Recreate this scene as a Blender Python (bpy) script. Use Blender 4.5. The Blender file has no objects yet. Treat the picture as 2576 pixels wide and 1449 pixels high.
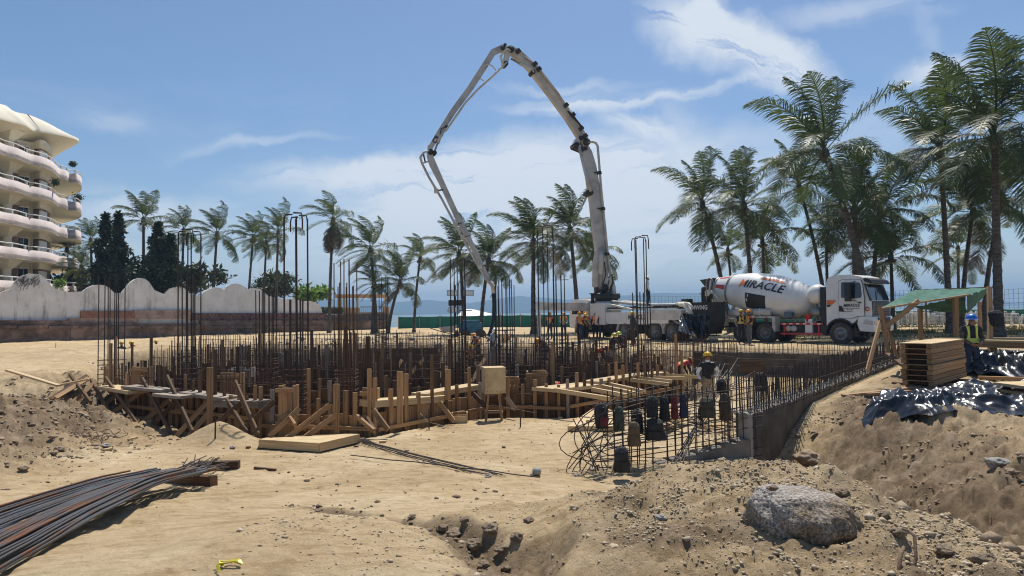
import bpy, bmesh, math, random
import numpy as np
from mathutils import Vector, Matrix, Euler, noise as mnoise
random.seed(7); np.random.seed(7)
R = math.radians
scene = bpy.context.scene
COL = scene.collection
# ------------------------------------------------------------------ camera
cd = bpy.data.cameras.new('camera'); cam = bpy.data.objects.new('camera', cd); COL.objects.link(cam)
cd.sensor_width = 36; cd.lens = 24; cd.clip_start = .05; cd.clip_end = 60000
cam.location = (0, 0, 0)
cam.rotation_euler = (Matrix.Rotation(R(90 + 2.05), 3, 'X') @ Matrix.Rotation(R(-.85), 3, 'Z')).to_euler()
scene.camera = cam
CM = cam.rotation_euler.to_matrix(); CMI = CM.inverted()
F = 1717.33
def P(x, y, Y):
    """point seen at picture position (x, y) of a 2576 px wide view, at depth Y"""
    d = CM @ Vector(((x - 1288) / F, (724.5 - y) / F, -1)); return d * (Y / d.y)
def PZ(x, y, z):
    d = CM @ Vector(((x - 1288) / F, (724.5 - y) / F, -1)); return d * (z / d.z)
# ------------------------------------------------------------------ sun, exposure
SUN_EL, SUN_AZ = R(63), R(13)      # azimuth to the right of +Y
sl = bpy.data.lights.new('sun', 'SUN'); sl.energy = 4.9; sl.angle = R(.55); sl.color = (1, .955, .88)
sun = bpy.data.objects.new('sun', sl); COL.objects.link(sun)
sd = Vector((math.sin(SUN_AZ) * math.cos(SUN_EL), math.cos(SUN_AZ) * math.cos(SUN_EL), math.sin(SUN_EL)))
sun.rotation_euler = sd.to_track_quat('Z', 'Y').to_euler(); sun.location = (0, 0, 60)
vs = scene.view_settings
scene.display_settings.display_device = 'sRGB'
vs.view_transform = 'Standard'; vs.look = 'None'; vs.gamma = 1; vs.exposure = .1
try: vs.use_curve_mapping = False
except Exception: pass
try:
    scene.cycles.use_denoising = True; scene.cycles.max_bounces = 6; scene.cycles.transparent_max_bounces = 12
    scene.cycles.volume_bounces = 0; scene.cycles.volume_max_steps = 64
    scene.cycles.filter_width = 1.1
    scene.cycles.sample_clamp_indirect = 6
except Exception: pass
# ------------------------------------------------------------------ world
W = bpy.data.worlds.new('World'); scene.world = W; W.use_nodes = True
nt = W.node_tree; nt.nodes.clear(); NL = nt.links.new
def N(t, **k):
    n = nt.nodes.new(t)
    for a, b in k.items(): setattr(n, a, b)
    return n
out = N('ShaderNodeOutputWorld'); bg = N('ShaderNodeBackground'); NL(bg.outputs[0], out.inputs[0])
sky = N('ShaderNodeTexSky'); sky.sky_type = 'NISHITA'; sky.sun_disc = False
sky.sun_elevation = SUN_EL; sky.sun_rotation = SUN_AZ; sky.air_density = 1.0; sky.dust_density = .8; sky.ozone_density = 3.0
tc = N('ShaderNodeTexCoord'); sep = N('ShaderNodeSeparateXYZ'); NL(tc.outputs['Generated'], sep.inputs[0])
def M_(op, a, b=None, c=None, clamp=False):
    n = N('ShaderNodeMath', operation=op); n.use_clamp = clamp
    for i, v in enumerate((a, b, c)):
        if v is None: continue
        if isinstance(v, (int, float)): n.inputs[i].default_value = v
        else: NL(v, n.inputs[i])
    return n.outputs[0]
az = M_('ARCTAN2', sep.outputs[0], sep.outputs[1]); el = M_('ARCSINE', sep.outputs[2])
cmb = N('ShaderNodeCombineXYZ'); NL(az, cmb.inputs[0]); NL(el, cmb.inputs[1])
def noi(vec, scale, detail, rough=.6, dist=0):
    n = N('ShaderNodeTexNoise'); n.inputs['Scale'].default_value = scale; n.inputs['Detail'].default_value = detail
    n.inputs['Roughness'].default_value = rough; n.inputs['Distortion'].default_value = dist; NL(vec, n.inputs['Vector']); return n
wn = noi(cmb.outputs[0], 7, 5, .6)
sub = N('ShaderNodeVectorMath', operation='SUBTRACT'); NL(wn.outputs['Color'], sub.inputs[0]); sub.inputs[1].default_value = (.5, .5, .5)
scl = N('ShaderNodeVectorMath', operation='MULTIPLY'); NL(sub.outputs[0], scl.inputs[0]); scl.inputs[1].default_value = (.11, .085, 0)
add = N('ShaderNodeVectorMath', operation='ADD'); NL(cmb.outputs[0], add.inputs[0]); NL(scl.outputs[0], add.inputs[1])
def ae(x, y):
    d = (CM @ Vector(((x - 1288) / F, (724.5 - y) / F, -1))).normalized(); return math.atan2(d.x, d.y), math.asin(d.z)
FIB = []
for th_ in (-.5, .08, .6):
    mp2 = N('ShaderNodeMapping', vector_type='TEXTURE'); NL(add.outputs[0], mp2.inputs[0])
    mp2.inputs['Rotation'].default_value = (0, 0, th_); mp2.inputs['Scale'].default_value = (.22, .024, 1)
    FIB.append(noi(mp2.outputs[0], 1.0, 6, .62, .5))
def wisp(x0, y0, x1, y1, w, s, fib=1.0):
    a0, e0 = ae(x0, y0); a1, e1 = ae(x1, y1); L = math.hypot(a1 - a0, e1 - e0) / 2; th = math.atan2(e1 - e0, a1 - a0)
    mp = N('ShaderNodeMapping', vector_type='TEXTURE'); NL(add.outputs[0], mp.inputs[0])
    mp.inputs['Location'].default_value = ((a0 + a1) / 2, (e0 + e1) / 2, 0); mp.inputs['Rotation'].default_value = (0, 0, th)
    mp.inputs['Scale'].default_value = (L * 1.45, w / F * 1.6, 1)
    g = N('ShaderNodeTexGradient', gradient_type='SPHERICAL'); NL(mp.outputs[0], g.inputs[0])
    f = FIB[0] if th < -.2 else (FIB[2] if th > .25 else FIB[1])
    fr = M_('MULTIPLY_ADD', f.outputs['Fac'], 4.6 * fib, 1.05 - 2.3 * fib, clamp=True)
    g1 = M_('SMOOTH_MIN', g.outputs['Fac'], .75, .3)
    return M_('MULTIPLY', M_('MULTIPLY', M_('POWER', g1, 1.2), s), fr)
WS = [(1640, 10, 1860, 120, 56, 1.25, 1.5), (1800, 70, 2080, 235, 46, 1.5, 1.4), (1740, 90, 1810, -20, 34, .9), (1260, 232, 1620, 200, 12, .5),
      (1290, 278, 1650, 232, 17, 1.0), (1600, 245, 1900, 188, 12, .6), (1510, 285, 1690, 330, 24, .9), (1660, 225, 1780, 400, 46, .35),
      (620, 465, 1080, 425, 30, .8), (950, 470, 1560, 395, 76, 1.2), (980, 520, 1900, 440, 120, 1.1), (700, 560, 1700, 600, 130, .9),
      (150, 505, 560, 548, 40, .9), (480, 385, 840, 348, 13, .5), (2270, 198, 2460, 150, 26, 1.0), (1960, 60, 2330, 10, 26, .55),
      (2060, 330, 2380, 350, 60, .3), (150, 300, 350, 300, 22, .35), (2280, 30, 2350, 160, 20, .25), (1500, 480, 2000, 560, 110, .55), (1500, 400, 1660, 385, 9, .6),
      (300, 640, 1600, 690, 70, .45), (1300, 690, 2600, 640, 60, .5), (1650, 330, 2200, 420, 50, .3)]
tot = None
for w in WS:
    v = wisp(*w); tot = v if tot is None else M_('ADD', tot, v)
# a loose field of cirrus everywhere, most of it low, so the sky goes on beyond the frame
mpg = N('ShaderNodeMapping', vector_type='TEXTURE'); NL(add.outputs[0], mpg.inputs[0]); mpg.inputs['Scale'].default_value = (.45, .10, 1)
gn = noi(mpg.outputs[0], 1.0, 7, .6, .4)
gl = M_('MULTIPLY', M_('MULTIPLY_ADD', gn.outputs['Fac'], 3.4, -1.75, clamp=True), M_('MULTIPLY_ADD', el, -2.2, .75, clamp=True))
tot = M_('ADD', tot, gl)
low = noi(add.outputs[0], 26, 6, .6)
lowm = M_('MULTIPLY', M_('MULTIPLY_ADD', low.outputs['Fac'], 4, -2.1, clamp=True), M_('MULTIPLY_ADD', el, -9, 1.0, clamp=True))
tot = M_('ADD', tot, M_('MULTIPLY', lowm, .35))
fac = M_('MULTIPLY', M_('SMOOTH_MIN', M_('MULTIPLY', tot, 1.25), 1.0, .35), .88, clamp=True)
mix = N('ShaderNodeMix', data_type='RGBA'); NL(fac, mix.inputs[0])
hs = N('ShaderNodeHueSaturation'); hs.inputs['Saturation'].default_value = 1.12; hs.inputs['Value'].default_value = 1.0; NL(sky.outputs[0], hs.inputs['Color'])
NL(hs.outputs[0], mix.inputs[6]); mix.inputs[7].default_value = (7.4, 7.9, 8.5, 1)
W.cycles.sampling_method = 'MANUAL'; W.cycles.sample_map_resolution = 512
NL(mix.outputs[2], bg.inputs[0]); bg.inputs[1].default_value = .102

# ------------------------------------------------------------------ materials
MATS = {}
def mat(name, c1, c2=None, rough=.8, scale=6, bump=0, bscale=None, metal=0, stretch=None, coord='Object', rnd=0, spec=.5, detail=6, c3=None, bdist=.02, edge=.5, trans=0, lo=.35, hi=.65):
    if name in MATS: return MATS[name]
    m = bpy.data.materials.new(name); m.use_nodes = True; t = m.node_tree; b = t.nodes['Principled BSDF']; L = t.links.new
    b.inputs['Roughness'].default_value = rough; b.inputs['Metallic'].default_value = metal
    b.inputs['Specular IOR Level'].default_value = spec
    c = t.nodes.new('ShaderNodeTexCoord'); v = c.outputs[coord]
    if stretch:
        mp = t.nodes.new('ShaderNodeMapping'); mp.inputs['Scale'].default_value = stretch; L(v, mp.inputs[0]); v = mp.outputs[0]
        if rnd:
            oi = t.nodes.new('ShaderNodeObjectInfo'); sc_ = t.nodes.new('ShaderNodeMath'); sc_.operation = 'MULTIPLY'; sc_.inputs[1].default_value = 37; L(oi.outputs['Random'], sc_.inputs[0])
            L(sc_.outputs[0], mp.inputs['Location'])
    col = None
    if c2:
        n = t.nodes.new('ShaderNodeTexNoise'); n.inputs['Scale'].default_value = scale; n.inputs['Detail'].default_value = detail; n.inputs['Roughness'].default_value = .62; L(v, n.inputs['Vector'])
        r = t.nodes.new('ShaderNodeValToRGB'); r.color_ramp.elements[0].position = lo; r.color_ramp.elements[1].position = hi
        r.color_ramp.elements[0].color = (*c1, 1); r.color_ramp.elements[1].color = (*c2, 1)
        if c3:
            e = r.color_ramp.elements.new(.5 * (lo + hi)); e.color = (*c3, 1)
        L(n.outputs['Fac'], r.inputs[0]); col = r.outputs[0]
    if rnd:
        hv = t.nodes.new('ShaderNodeHueSaturation'); oi = t.nodes.new('ShaderNodeObjectInfo')
        mr = t.nodes.new('ShaderNodeMapRange'); mr.inputs[3].default_value = 1 - rnd; mr.inputs[4].default_value = 1 + rnd; L(oi.outputs['Random'], mr.inputs[0]); L(mr.outputs[0], hv.inputs['Value'])
        if col: L(col, hv.inputs['Color'])
        else: hv.inputs['Color'].default_value = (*c1, 1)
        col = hv.outputs[0]
    if col: L(col, b.inputs['Base Color'])
    else: b.inputs['Base Color'].default_value = (*c1, 1)
    if bump:
        n2 = t.nodes.new('ShaderNodeTexNoise'); n2.inputs['Scale'].default_value = bscale or scale * 2; n2.inputs['Detail'].default_value = 5; L(v, n2.inputs['Vector'])
        bp = t.nodes.new('ShaderNodeBump'); bp.inputs['Strength'].default_value = bump; bp.inputs['Distance'].default_value = bdist; L(n2.outputs['Fac'], bp.inputs['Height']); L(bp.outputs[0], b.inputs['Normal'])
    if trans:
        tr = t.nodes.new('ShaderNodeBsdfTranslucent'); tr.inputs[0].default_value = (*[min(1, q * 1.6) for q in (c2 or c1)], 1)
        ms = t.nodes.new('ShaderNodeMixShader'); ms.inputs[0].default_value = trans; L(b.outputs[0], ms.inputs[1]); L(tr.outputs[0], ms.inputs[2]); L(ms.outputs[0], t.nodes['Material Output'].inputs[0])
    MATS[name] = m; return m

# ------------------------------------------------------------------ object helpers
PM = {}
def tag(o, label=None, cat=None, group=None, kind=None):
    if label: o['label'] = label
    if cat: o['category'] = cat
    if group: o['group'] = group
    if kind: o['kind'] = kind
    return o
def empty(name, loc=(0, 0, 0), rz=0, label=None, cat=None, group=None, parent=None):
    o = bpy.data.objects.new(name, None); o.empty_display_size = .2; COL.objects.link(o)
    M = Matrix.Translation(loc) @ Matrix.Rotation(rz, 4, 'Z')
    if parent is not None: o.parent = parent; o.matrix_basis = PM[parent.name].inverted() @ M
    else: o.matrix_basis = M
    PM[o.name] = M; return tag(o, label, cat, group)
def link(name, me, parent=None, M=None, local=False, m=None):
    """link mesh me as an object; M is a world matrix unless local"""
    o = bpy.data.objects.new(name, me); COL.objects.link(o)
    if parent is not None:
        o.parent = parent; pm = PM[parent.name]
        if M is None: o.matrix_basis = Matrix(); W_ = pm
        elif local: o.matrix_basis = M; W_ = pm @ M
        else: o.matrix_basis = pm.inverted() @ M; W_ = M
    else:
        W_ = M or Matrix(); o.matrix_basis = W_
    PM[o.name] = W_
    if m is not None and len(me.materials):
        o.material_slots[0].link = 'OBJECT'; o.material_slots[0].material = m
    return o
def mk(verts, faces, m=None, name='mesh', smooth=False):
    me = bpy.data.meshes.new(name); me.from_pydata([tuple(v) for v in verts], [], faces)
    if m is not None:
        for q in (m if isinstance(m, (list, tuple)) else [m]): me.materials.append(q)
    if smooth: me.polygons.foreach_set('use_smooth', [True] * len(me.polygons))
    me.update(); return me
class MB:
    """collects boxes, tubes and sheets into one mesh"""
    def __init__(s): s.v = []; s.f = []; s.sm = []; s.mi = []
    def add(s, vs_, fs, sm=False, mi=0):
        k = len(s.v); s.v += [tuple(q) for q in vs_]; s.f += [tuple(i + k for i in f) for f in fs]; s.sm += [sm] * len(fs); s.mi += [mi] * len(fs); return s
    def box(s, a, b, mi=0, M=None):
        x0, y0, z0 = a; x1, y1, z1 = b
        v = [(x0, y0, z0), (x1, y0, z0), (x1, y1, z0), (x0, y1, z0), (x0, y0, z1), (x1, y0, z1), (x1, y1, z1), (x0, y1, z1)]
        if M is not None: v = [M @ Vector(q) for q in v]
        return s.add(v, [(0, 3, 2, 1), (4, 5, 6, 7), (0, 1, 5, 4), (1, 2, 6, 5), (2, 3, 7, 6), (3, 0, 4, 7)], False, mi)
    def bar(s, p, q, w, t, up=(0, 0, 1), mi=0):
        p = Vector(p); q = Vector(q); d = (q - p); L = d.length; d = d / L; u = Vector(up)
        if abs(d.dot(u)) > .98: u = Vector((1, 0, 0))
        x = d.cross(u).normalized(); y = x.cross(d).normalized()
        M = Matrix(((x.x, y.x, d.x, p.x), (x.y, y.y, d.y, p.y), (x.z, y.z, d.z, p.z), (0, 0, 0, 1)))
        return s.box((-w / 2, -t / 2, 0), (w / 2, t / 2, L), mi, M)
    def tube(s, pts, r, n=8, mi=0, cap=True, smooth=True):
        pts = [Vector(q) for q in pts]; k = len(pts); rr = r if isinstance(r, (list, tuple)) else [r] * k
        vs_ = []; fs = []; px = None
        for i, q in enumerate(pts):
            d = (pts[min(i + 1, k - 1)] - pts[max(i - 1, 0)]).normalized()
            if px is None:
                px = d.orthogonal().normalized()
            else:
                px = (px - d * px.dot(d)).normalized()
            py = d.cross(px)
            for j in range(n):
                a = 2 * math.pi * j / n; vs_.append(q + (px * math.cos(a) + py * math.sin(a)) * rr[i])
        for i in range(k - 1):
            for j in range(n):
                a = i * n + j; b = i * n + (j + 1) % n; fs.append((a, b, b + n, a + n))
        if cap: fs.append(tuple(range(n))[::-1]); fs.append(tuple((k - 1) * n + j for j in range(n)))
        return s.add(vs_, fs, smooth, mi)
    def lathe(s, prof, n=24, M=None, mi=0, cap=True):
        """prof: list of (x along axis, radius), axis = local X"""
        vs_ = []; fs = []; k = len(prof)
        for (x, r) in prof:
            for j in range(n):
                a = 2 * math.pi * j / n; v = Vector((x, r * math.cos(a), r * math.sin(a))); vs_.append(M @ v if M is not None else v)
        for i in range(k - 1):
            for j in range(n):
                a = i * n + j; b = i * n + (j + 1) % n; fs.append((a, a + n, b + n, b))
        if cap: fs.append(tuple(range(n))); fs.append(tuple((k - 1) * n + j for j in range(n))[::-1])
        return s.add(vs_, fs, True, mi)
    def prism(s, poly, y0, y1, mi=0):
        """poly in (x,z), extruded along y"""
        n = len(poly); v = [(x, y0, z) for x, z in poly] + [(x, y1, z) for x, z in poly]
        return s.add(v, [tuple(range(n)), tuple(range(2 * n - 1, n - 1, -1))] + [(i, i + n, (i + 1) % n + n, (i + 1) % n) for i in range(n)], False, mi)
    def mesh(s, m=None, name='mesh'):
        me = bpy.data.meshes.new(name); me.from_pydata(s.v, [], s.f)
        for q in (m if isinstance(m, (list, tuple)) else [m]):
            if q: me.materials.append(q)
        me.polygons.foreach_set('use_smooth', s.sm); me.polygons.foreach_set('material_index', s.mi); me.update()
        bm = bmesh.new(); bm.from_mesh(me); bmesh.ops.recalc_face_normals(bm, faces=bm.faces); bm.to_mesh(me); bm.free()
        return me
    def put(s, name, m, parent=None, M=None, local=True):
        return link(name, s.mesh(m, name), parent, M if parent is not None else M, local)
def beamM(p, q, w, t, up=(0, 0, 1)):
    p = Vector(p); q = Vector(q); d = q - p; L = d.length; d /= L; u = Vector(up)
    if abs(d.dot(u)) > .98: u = Vector((0, 1, 0))
    x = d.cross(u).normalized(); y = x.cross(d).normalized()
    return Matrix(((x.x * w, y.x * t, d.x * L, p.x), (x.y * w, y.y * t, d.y * L, p.y), (x.z * w, y.z * t, d.z * L, p.z), (0, 0, 0, 1)))
# ---- unit meshes shared between alike pieces (z from 0 to 1)
WOOD = mat('wood_fresh', (.18, .092, .04), (.42, .255, .115), rough=.75, scale=1.0, stretch=(5, 5, 1.4), rnd=.28, bump=.12, bscale=3, c3=(.34, .195, .088))
WOODO = mat('wood_weathered', (.075, .038, .017), (.17, .095, .045), rough=.85, scale=1.0, stretch=(5, 5, 1.6), rnd=.35, bump=.15, bscale=3)
WOODG = mat('wood_grey', (.20, .155, .115), (.36, .30, .235), rough=.9, scale=1.0, stretch=(5, 5, 2), rnd=.2, bump=.2, bscale=4)
WOODL = mat('wood_pale', (.42, .29, .145), (.62, .46, .25), rough=.7, scale=1.0, stretch=(4, 4, 1.2), rnd=.1)
PLY = mat('plywood', (.40, .28, .145), (.62, .47, .26), rough=.75, scale=3.2, stretch=(1, 4, 1), bump=.08, c3=(.54, .39, .205), detail=9)
RUST = mat('rebar_rust', (.075, .042, .028), (.16, .082, .045), rough=.8, scale=14, rnd=.3, metal=.2)
STEEL = mat('rebar_dark', (.030, .026, .025), (.085, .062, .050), rough=.6, scale=10, rnd=.3, metal=.4)
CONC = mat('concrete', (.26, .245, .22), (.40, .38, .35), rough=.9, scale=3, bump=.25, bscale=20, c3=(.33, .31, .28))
CONCD = mat('concrete_stained_shade', (.055, .045, .032), (.15, .125, .095), rough=.8, scale=1.6, bump=.25, bscale=12, c3=(.10, .082, .06))  # formwork-stained concrete, darkened further to put the wall faces' shade into the colour
def ubox(m, name): return MB().box((-.5, -.5, 0), (.5, .5, 1)).mesh(m, name)
UB = {'f': ubox(WOOD, 'board'), 'o': ubox(WOODO, 'old_board'), 'g': ubox(WOODG, 'grey_board'), 'p': ubox(WOODL, 'pale_board'), 'c': ubox(CONC, 'block')}
def ubar(m, name, n=5): return MB().tube([(0, 0, 0), (0, 0, 1)], 1, n).mesh(m, name)
UR = {'r': ubar(RUST, 'rust_bar'), 's': ubar(STEEL, 'dark_bar')}
def beam(name, p, q, w, t, k='f', parent=None, up=(0, 0, 1)): return link(name, UB[k], parent, beamM(p, q, w, t, up))
def bar(name, p, q, r, k='r', parent=None): return link(name, UR[k], parent, beamM(p, q, r, r))
rnd = random.uniform
def copy_tree(o, parent=None, name=None):
    c = o.copy(); COL.objects.link(c)
    if parent is not None: c.parent = parent
    for ch in KIDS(o): copy_tree(ch, c)
    return c
def KIDS(o): return [x for x in o.children]
# ================================================================== TERRAIN
def hsh(ix, iy, s):
    a = (ix * 374761393 + iy * 668265263 + s * 1442695041) & 0xffffffff
    a = ((a ^ (a >> 13)) * 1274126177) & 0xffffffff
    return ((a ^ (a >> 16)) & 0xffffff) / float(0xffffff)
def vn(x, y, s=0):
    ix = np.floor(x).astype(np.int64); iy = np.floor(y).astype(np.int64); fx = x - ix; fy = y - iy
    fx = fx * fx * (3 - 2 * fx); fy = fy * fy * (3 - 2 * fy)
    a = hsh(ix, iy, s); b = hsh(ix + 1, iy, s); c = hsh(ix, iy + 1, s); d = hsh(ix + 1, iy + 1, s)
    return (a * (1 - fx) + b * fx) * (1 - fy) + (c * (1 - fx) + d * fx) * fy - .5
def fbm(x, y, o=4, s=0, g=.5):
    t = 0; a = 1
    for i in range(o): t = t + a * vn(x * 2 ** i + 17.3 * i, y * 2 ** i - 9.1 * i, s + i); a *= g
    return t
def sst(a, b, x): t = np.clip((x - a) / (b - a), 0, 1); return t * t * (3 - 2 * t)
def sdf(poly, X, Y):
    n = len(poly); D = np.full(X.shape, 1e9); ins = np.zeros(X.shape, bool)
    for i in range(n):
        ax, ay = poly[i]; bx, by = poly[(i + 1) % n]; ex, ey = bx - ax, by - ay
        t = np.clip(((X - ax) * ex + (Y - ay) * ey) / (ex * ex + ey * ey), 0, 1)
        D = np.minimum(D, np.hypot(X - ax - t * ex, Y - ay - t * ey))
        c = ((ay > Y) != (by > Y)) & (X < (bx - ax) * (Y - ay) / ((by - ay) or 1e-9) + ax); ins ^= c
    return np.where(ins, -D, D)
def pl(pts, X, Y):
    """distance to a polyline and interpolated third value"""
    D = np.full(X.shape, 1e9); V = np.zeros(X.shape)
    for (ax, ay, av), (bx, by, bv) in zip(pts[:-1], pts[1:]):
        ex, ey = bx - ax, by - ay; t = np.clip(((X - ax) * ex + (Y - ay) * ey) / (ex * ex + ey * ey), 0, 1)
        d = np.hypot(X - ax - t * ex, Y - ay - t * ey); V = np.where(d < D, av + t * (bv - av), V); D = np.minimum(D, d)
    return D, V
PIT = [(-12.0, 19.6), (-5.9, 15.5), (-3.1, 14.6), (-.7, 17.6), (1.4, 17.3), (5.2, 21.3), (8.0, 23.3), (8.6, 30.8), (3.2, 35.5), (-5, 45), (-17, 45), (-22, 37), (-15.5, 24.5)]
# wall line on the right: mesh end, pillar, far corner, corner, back
WL = [(1.55, 11.0), (4.2, 12.1), (14.4, 25.0), (15.0, 27.8), (8.6, 32.3)]
LOWP = [(-9.3, 19), (-8.4, 15), (-8.0, 11), (-6.6, 8.2), (-5, 2), (3.2, 2), (3.3, 6.5), (4.1, 12.0), (14.5, 25.2), (14.7, 27.6), (8.4, 31.2), (5.5, 24), (-1, 19)]
GUL = [(-2.35, 7.6, .04), (-1.7, 6.95, .07), (-1.05, 6.3, .10), (-.55, 5.75, .15), (-.15, 5.25, .24), (.02, 4.8, .24), (-.03, 4.4, .18), (-.12, 4.0, .16), (-.1, 3.2, .10)]
VAL = [(3.3, 3.5, -1.92), (3.35, 4.8, -2.0), (3.7, 6.3, -2.2), (3.9, 8.0, -2.5), (4.1, 9.5, -3.0), (4.35, 11.3, -3.6), (5.0, 12.6, -3.2), (5.8, 13.7, -2.45), (6.6, 14.9, -2.06), (8.5, 17.4, -2.0), (14.6, 25.2, -1.95)]
MND = [(.1, 6.35, -1.78), (.75, 6.15, -1.60), (1.25, 6.0, -1.42), (1.75, 5.75, -1.30), (2.15, 5.6, -1.24), (2.5, 5.45, -1.26), (2.75, 5.1, -1.42), (2.95, 4.7, -1.6)]
def terrain(X, Y, fine=True):
    X = np.asarray(X, float); Y = np.asarray(Y, float)
    zc = np.interp(Y, [0, 3, 4.5, 7, 10, 13, 16, 21, 27], [-1.55, -1.6, -1.66, -2.02, -2.42, -2.60, -2.62, -2.85, -2.95])
    zc = zc + .06 * fbm(X * .5, Y * .5, 3, 3) - .14 * sst(-3.5, -5.5, X) * sst(13, 15, Y) - .10 * sst(0, 3, X + 1) * sst(4.5, 7, Y)*sst(12, 9, Y)
    hi = -1.82 + .10 * fbm(X * .25, Y * .25, 4, 11) + .06 * fbm(X, Y, 3, 5)
    hi = np.where(Y > 95, -1.85 - (Y - 95) * .08, hi)
    d = sdf(LOWP, X, Y)
    left = sst(0.0, 3.4, d + .5 * fbm(X * .7, Y * .7, 3, 21))
    # right side uses the wall, so the change there is sharp
    rr = sst(-.05, .15, d)
    isr = (X > 3.0) & (Y > 6.0)
    z = zc * (1 - left) + hi * left
    rough = left * (1 - left) * 4
    # left bank lumps
    lb = sst(-7.4, -9.5, X) * sst(24, 17, Y)
    z = z + lb * (.34 * fbm(X * .55, Y * .55, 4, 31) + .10) + .25 * np.exp(-(((X + 10) / 1.5) ** 2 + ((Y - 13.2) / 1.2) ** 2))
    z = z - 1.0 * np.exp(-(((X + 12.4) / 1.3) ** 2 + ((Y - 17.6) / .9) ** 2)) + .35 * np.exp(-(((X + 13.5) / 1.8) ** 2 + ((Y - 19.8) / .8) ** 2))
    # small heap left of the middle
    z = z + .52 * np.exp(-(((X + 6.15) / .75) ** 2 + ((Y - 14.3) / .55) ** 2) ** .8)
    # right of the wall: trench, bank, plateau
    dv, vv = pl(VAL, X, Y)
    side = X - np.interp(Y, [3.5, 4.8, 6.3, 8, 9.5, 11.3, 12.6, 14.9, 17.4, 25], [3.3, 3.35, 3.7, 3.9, 4.1, 4.35, 5.0, 6.6, 8.5, 14.5])
    wide = np.interp(Y, [3, 5, 7, 9, 11, 12.5, 15, 17.4, 30], [2.6, 2.8, 3.2, 3.2, 3.0, 2.3, 1.3, 1.0, .8])
    bank = vv + (hi + .02 - vv) * sst(0, 1, (side + .0) / wide) ** .85
    bank = bank + .13 * sst(.1, .6, side) * fbm(X * 1.1, Y * 1.1, 4, 41) * sst(18, 14, Y)
    onr = sst(-.35, .25, side) * (Y < 26)
    z = np.where(isr & (d > 0) & (Y < 26), bank, z)
    z = np.where((Y <= 6.0) & (X > 2.6), z * (1 - onr) + bank * onr, z)
    # mound on the right of the foreground
    dm, vm = pl(MND, X, Y)
    near = Y < np.interp(X, [.1, .75, 1.25, 1.75, 2.15, 2.5, 2.75], [6.35, 6.15, 6.0, 5.75, 5.6, 5.45, 5.1])
    fr = np.interp(Y, [2, 3.5, 4.3, 5.2, 6], [-1.5, -1.43, -1.49, -1.50, -1.58])
    wd = np.where(near, 1.5, 1.0)
    g = 1 - sst(0, 1, dm / wd)
    right = sst(.1, 1.0, X) * sst(3.4, 2.6, X)
    zf = np.where(near, z * (1 - right) + fr * right, z)
    z = np.where(near, np.maximum(zf, zf + (vm - zf) * g), z + np.maximum(vm - z, 0) * g)
    z = z - .02 * np.exp(-(((X - 1.85) / .55) ** 2 + ((Y - 4.15) / .4) ** 2))
    # left foreground hump and gully
    z = z + .14 * np.exp(-(((X + 1.7) / 1.4) ** 2 + ((Y - 5.6) / 1.0) ** 2))
    wob = .12 * fbm(X * 2.2, Y * 2.2, 3, 61)
    dg, vg = pl(GUL, X + wob, Y + wob * .7)
    z = z - vg * (1 - sst(.1, 1, dg / (vg * 1.9 + .07)))
    gz = (1 - sst(.3, 1.0, dg / (.12 + vg * 1.5)))
    # scarp block right of the gully
    z = z + .06 * sst(.0, .30, X + wob - (.12)) * sst(1.2, .5, X) * sst(6.3, 5.7, Y) * sst(4.1, 4.5, Y)
    rb = np.hypot((X - 1.99) / .46, (Y - 4.62) / .40); z = z + .085 * np.exp(-((rb - 1.0) / .24) ** 2) * (.65 + 1.2 * fbm(X * 3, Y * 3, 2, 33))
    # pit
    dp = sdf(PIT, X, Y)
    dpn = dp + .5 * fbm(X * .5, Y * .5, 3, 71) * sst(24, 30, Y)
    wp = np.where(Y > 24, 1.6, .35)
    k = 1 - sst(0, 1, (dpn + wp) / wp)
    k = np.where(dpn > 0, 0, k)
    z = z * (1 - k) + (-4.35 + .12 * fbm(X * .6, Y * .6, 3, 5)) * k
    # sand heaps along the far edge of the pit, ground by the fences
    z = z + .45 * sst(.2, 1.6, dp) * sst(5, 2.5, dp) * sst(30, 36, Y) * sst(4, -2, X) * (fbm(X * .35, Y * .35, 3, 81) + .35)
    z = z + sst(45, 52, Y) * sst(10, 14, X) * .15
    if fine:
        rg = 1 - np.abs(fbm(X * 2.3, Y * 2.3, 4, 91)) * 2.2
        dist = np.hypot(X, Y)
        amp = .02 + .05 * rough + .035 * gz + .085 * right * (Y < 7.5) * (X < 3.6) + .16 * sst(-7.0, -9, X) * sst(28, 18, Y) + .16 * (isr & (d > 0)) * sst(18, 13, Y) * sst(-.1, .3, side) + .14 * (k * (1 - k)) * 4 * (Y > 24)
        z = z - .5 * amp * sst(.12, .3, fbm(X * 1.3, Y * 1.3, 3, 151)) + amp * (fbm(X * 3.1, Y * 3.1, 5, 101, .62)) + amp * .26 * fbm(X * 13, Y * 13, 4, 111, .62) * (dist < 14)
        z = z + .12 * gz * sst(.08, .22, vg) * fbm(X * 5, Y * 5, 3, 121, .6)
        z = z + np.where(dist < 12, .011 * fbm(X * 5, Y * 5, 3, 131), 0) - np.where(dist < 12, .03, 0) * sst(.24, .36, fbm(X * 2.6, Y * 2.6, 2, 141))
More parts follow.
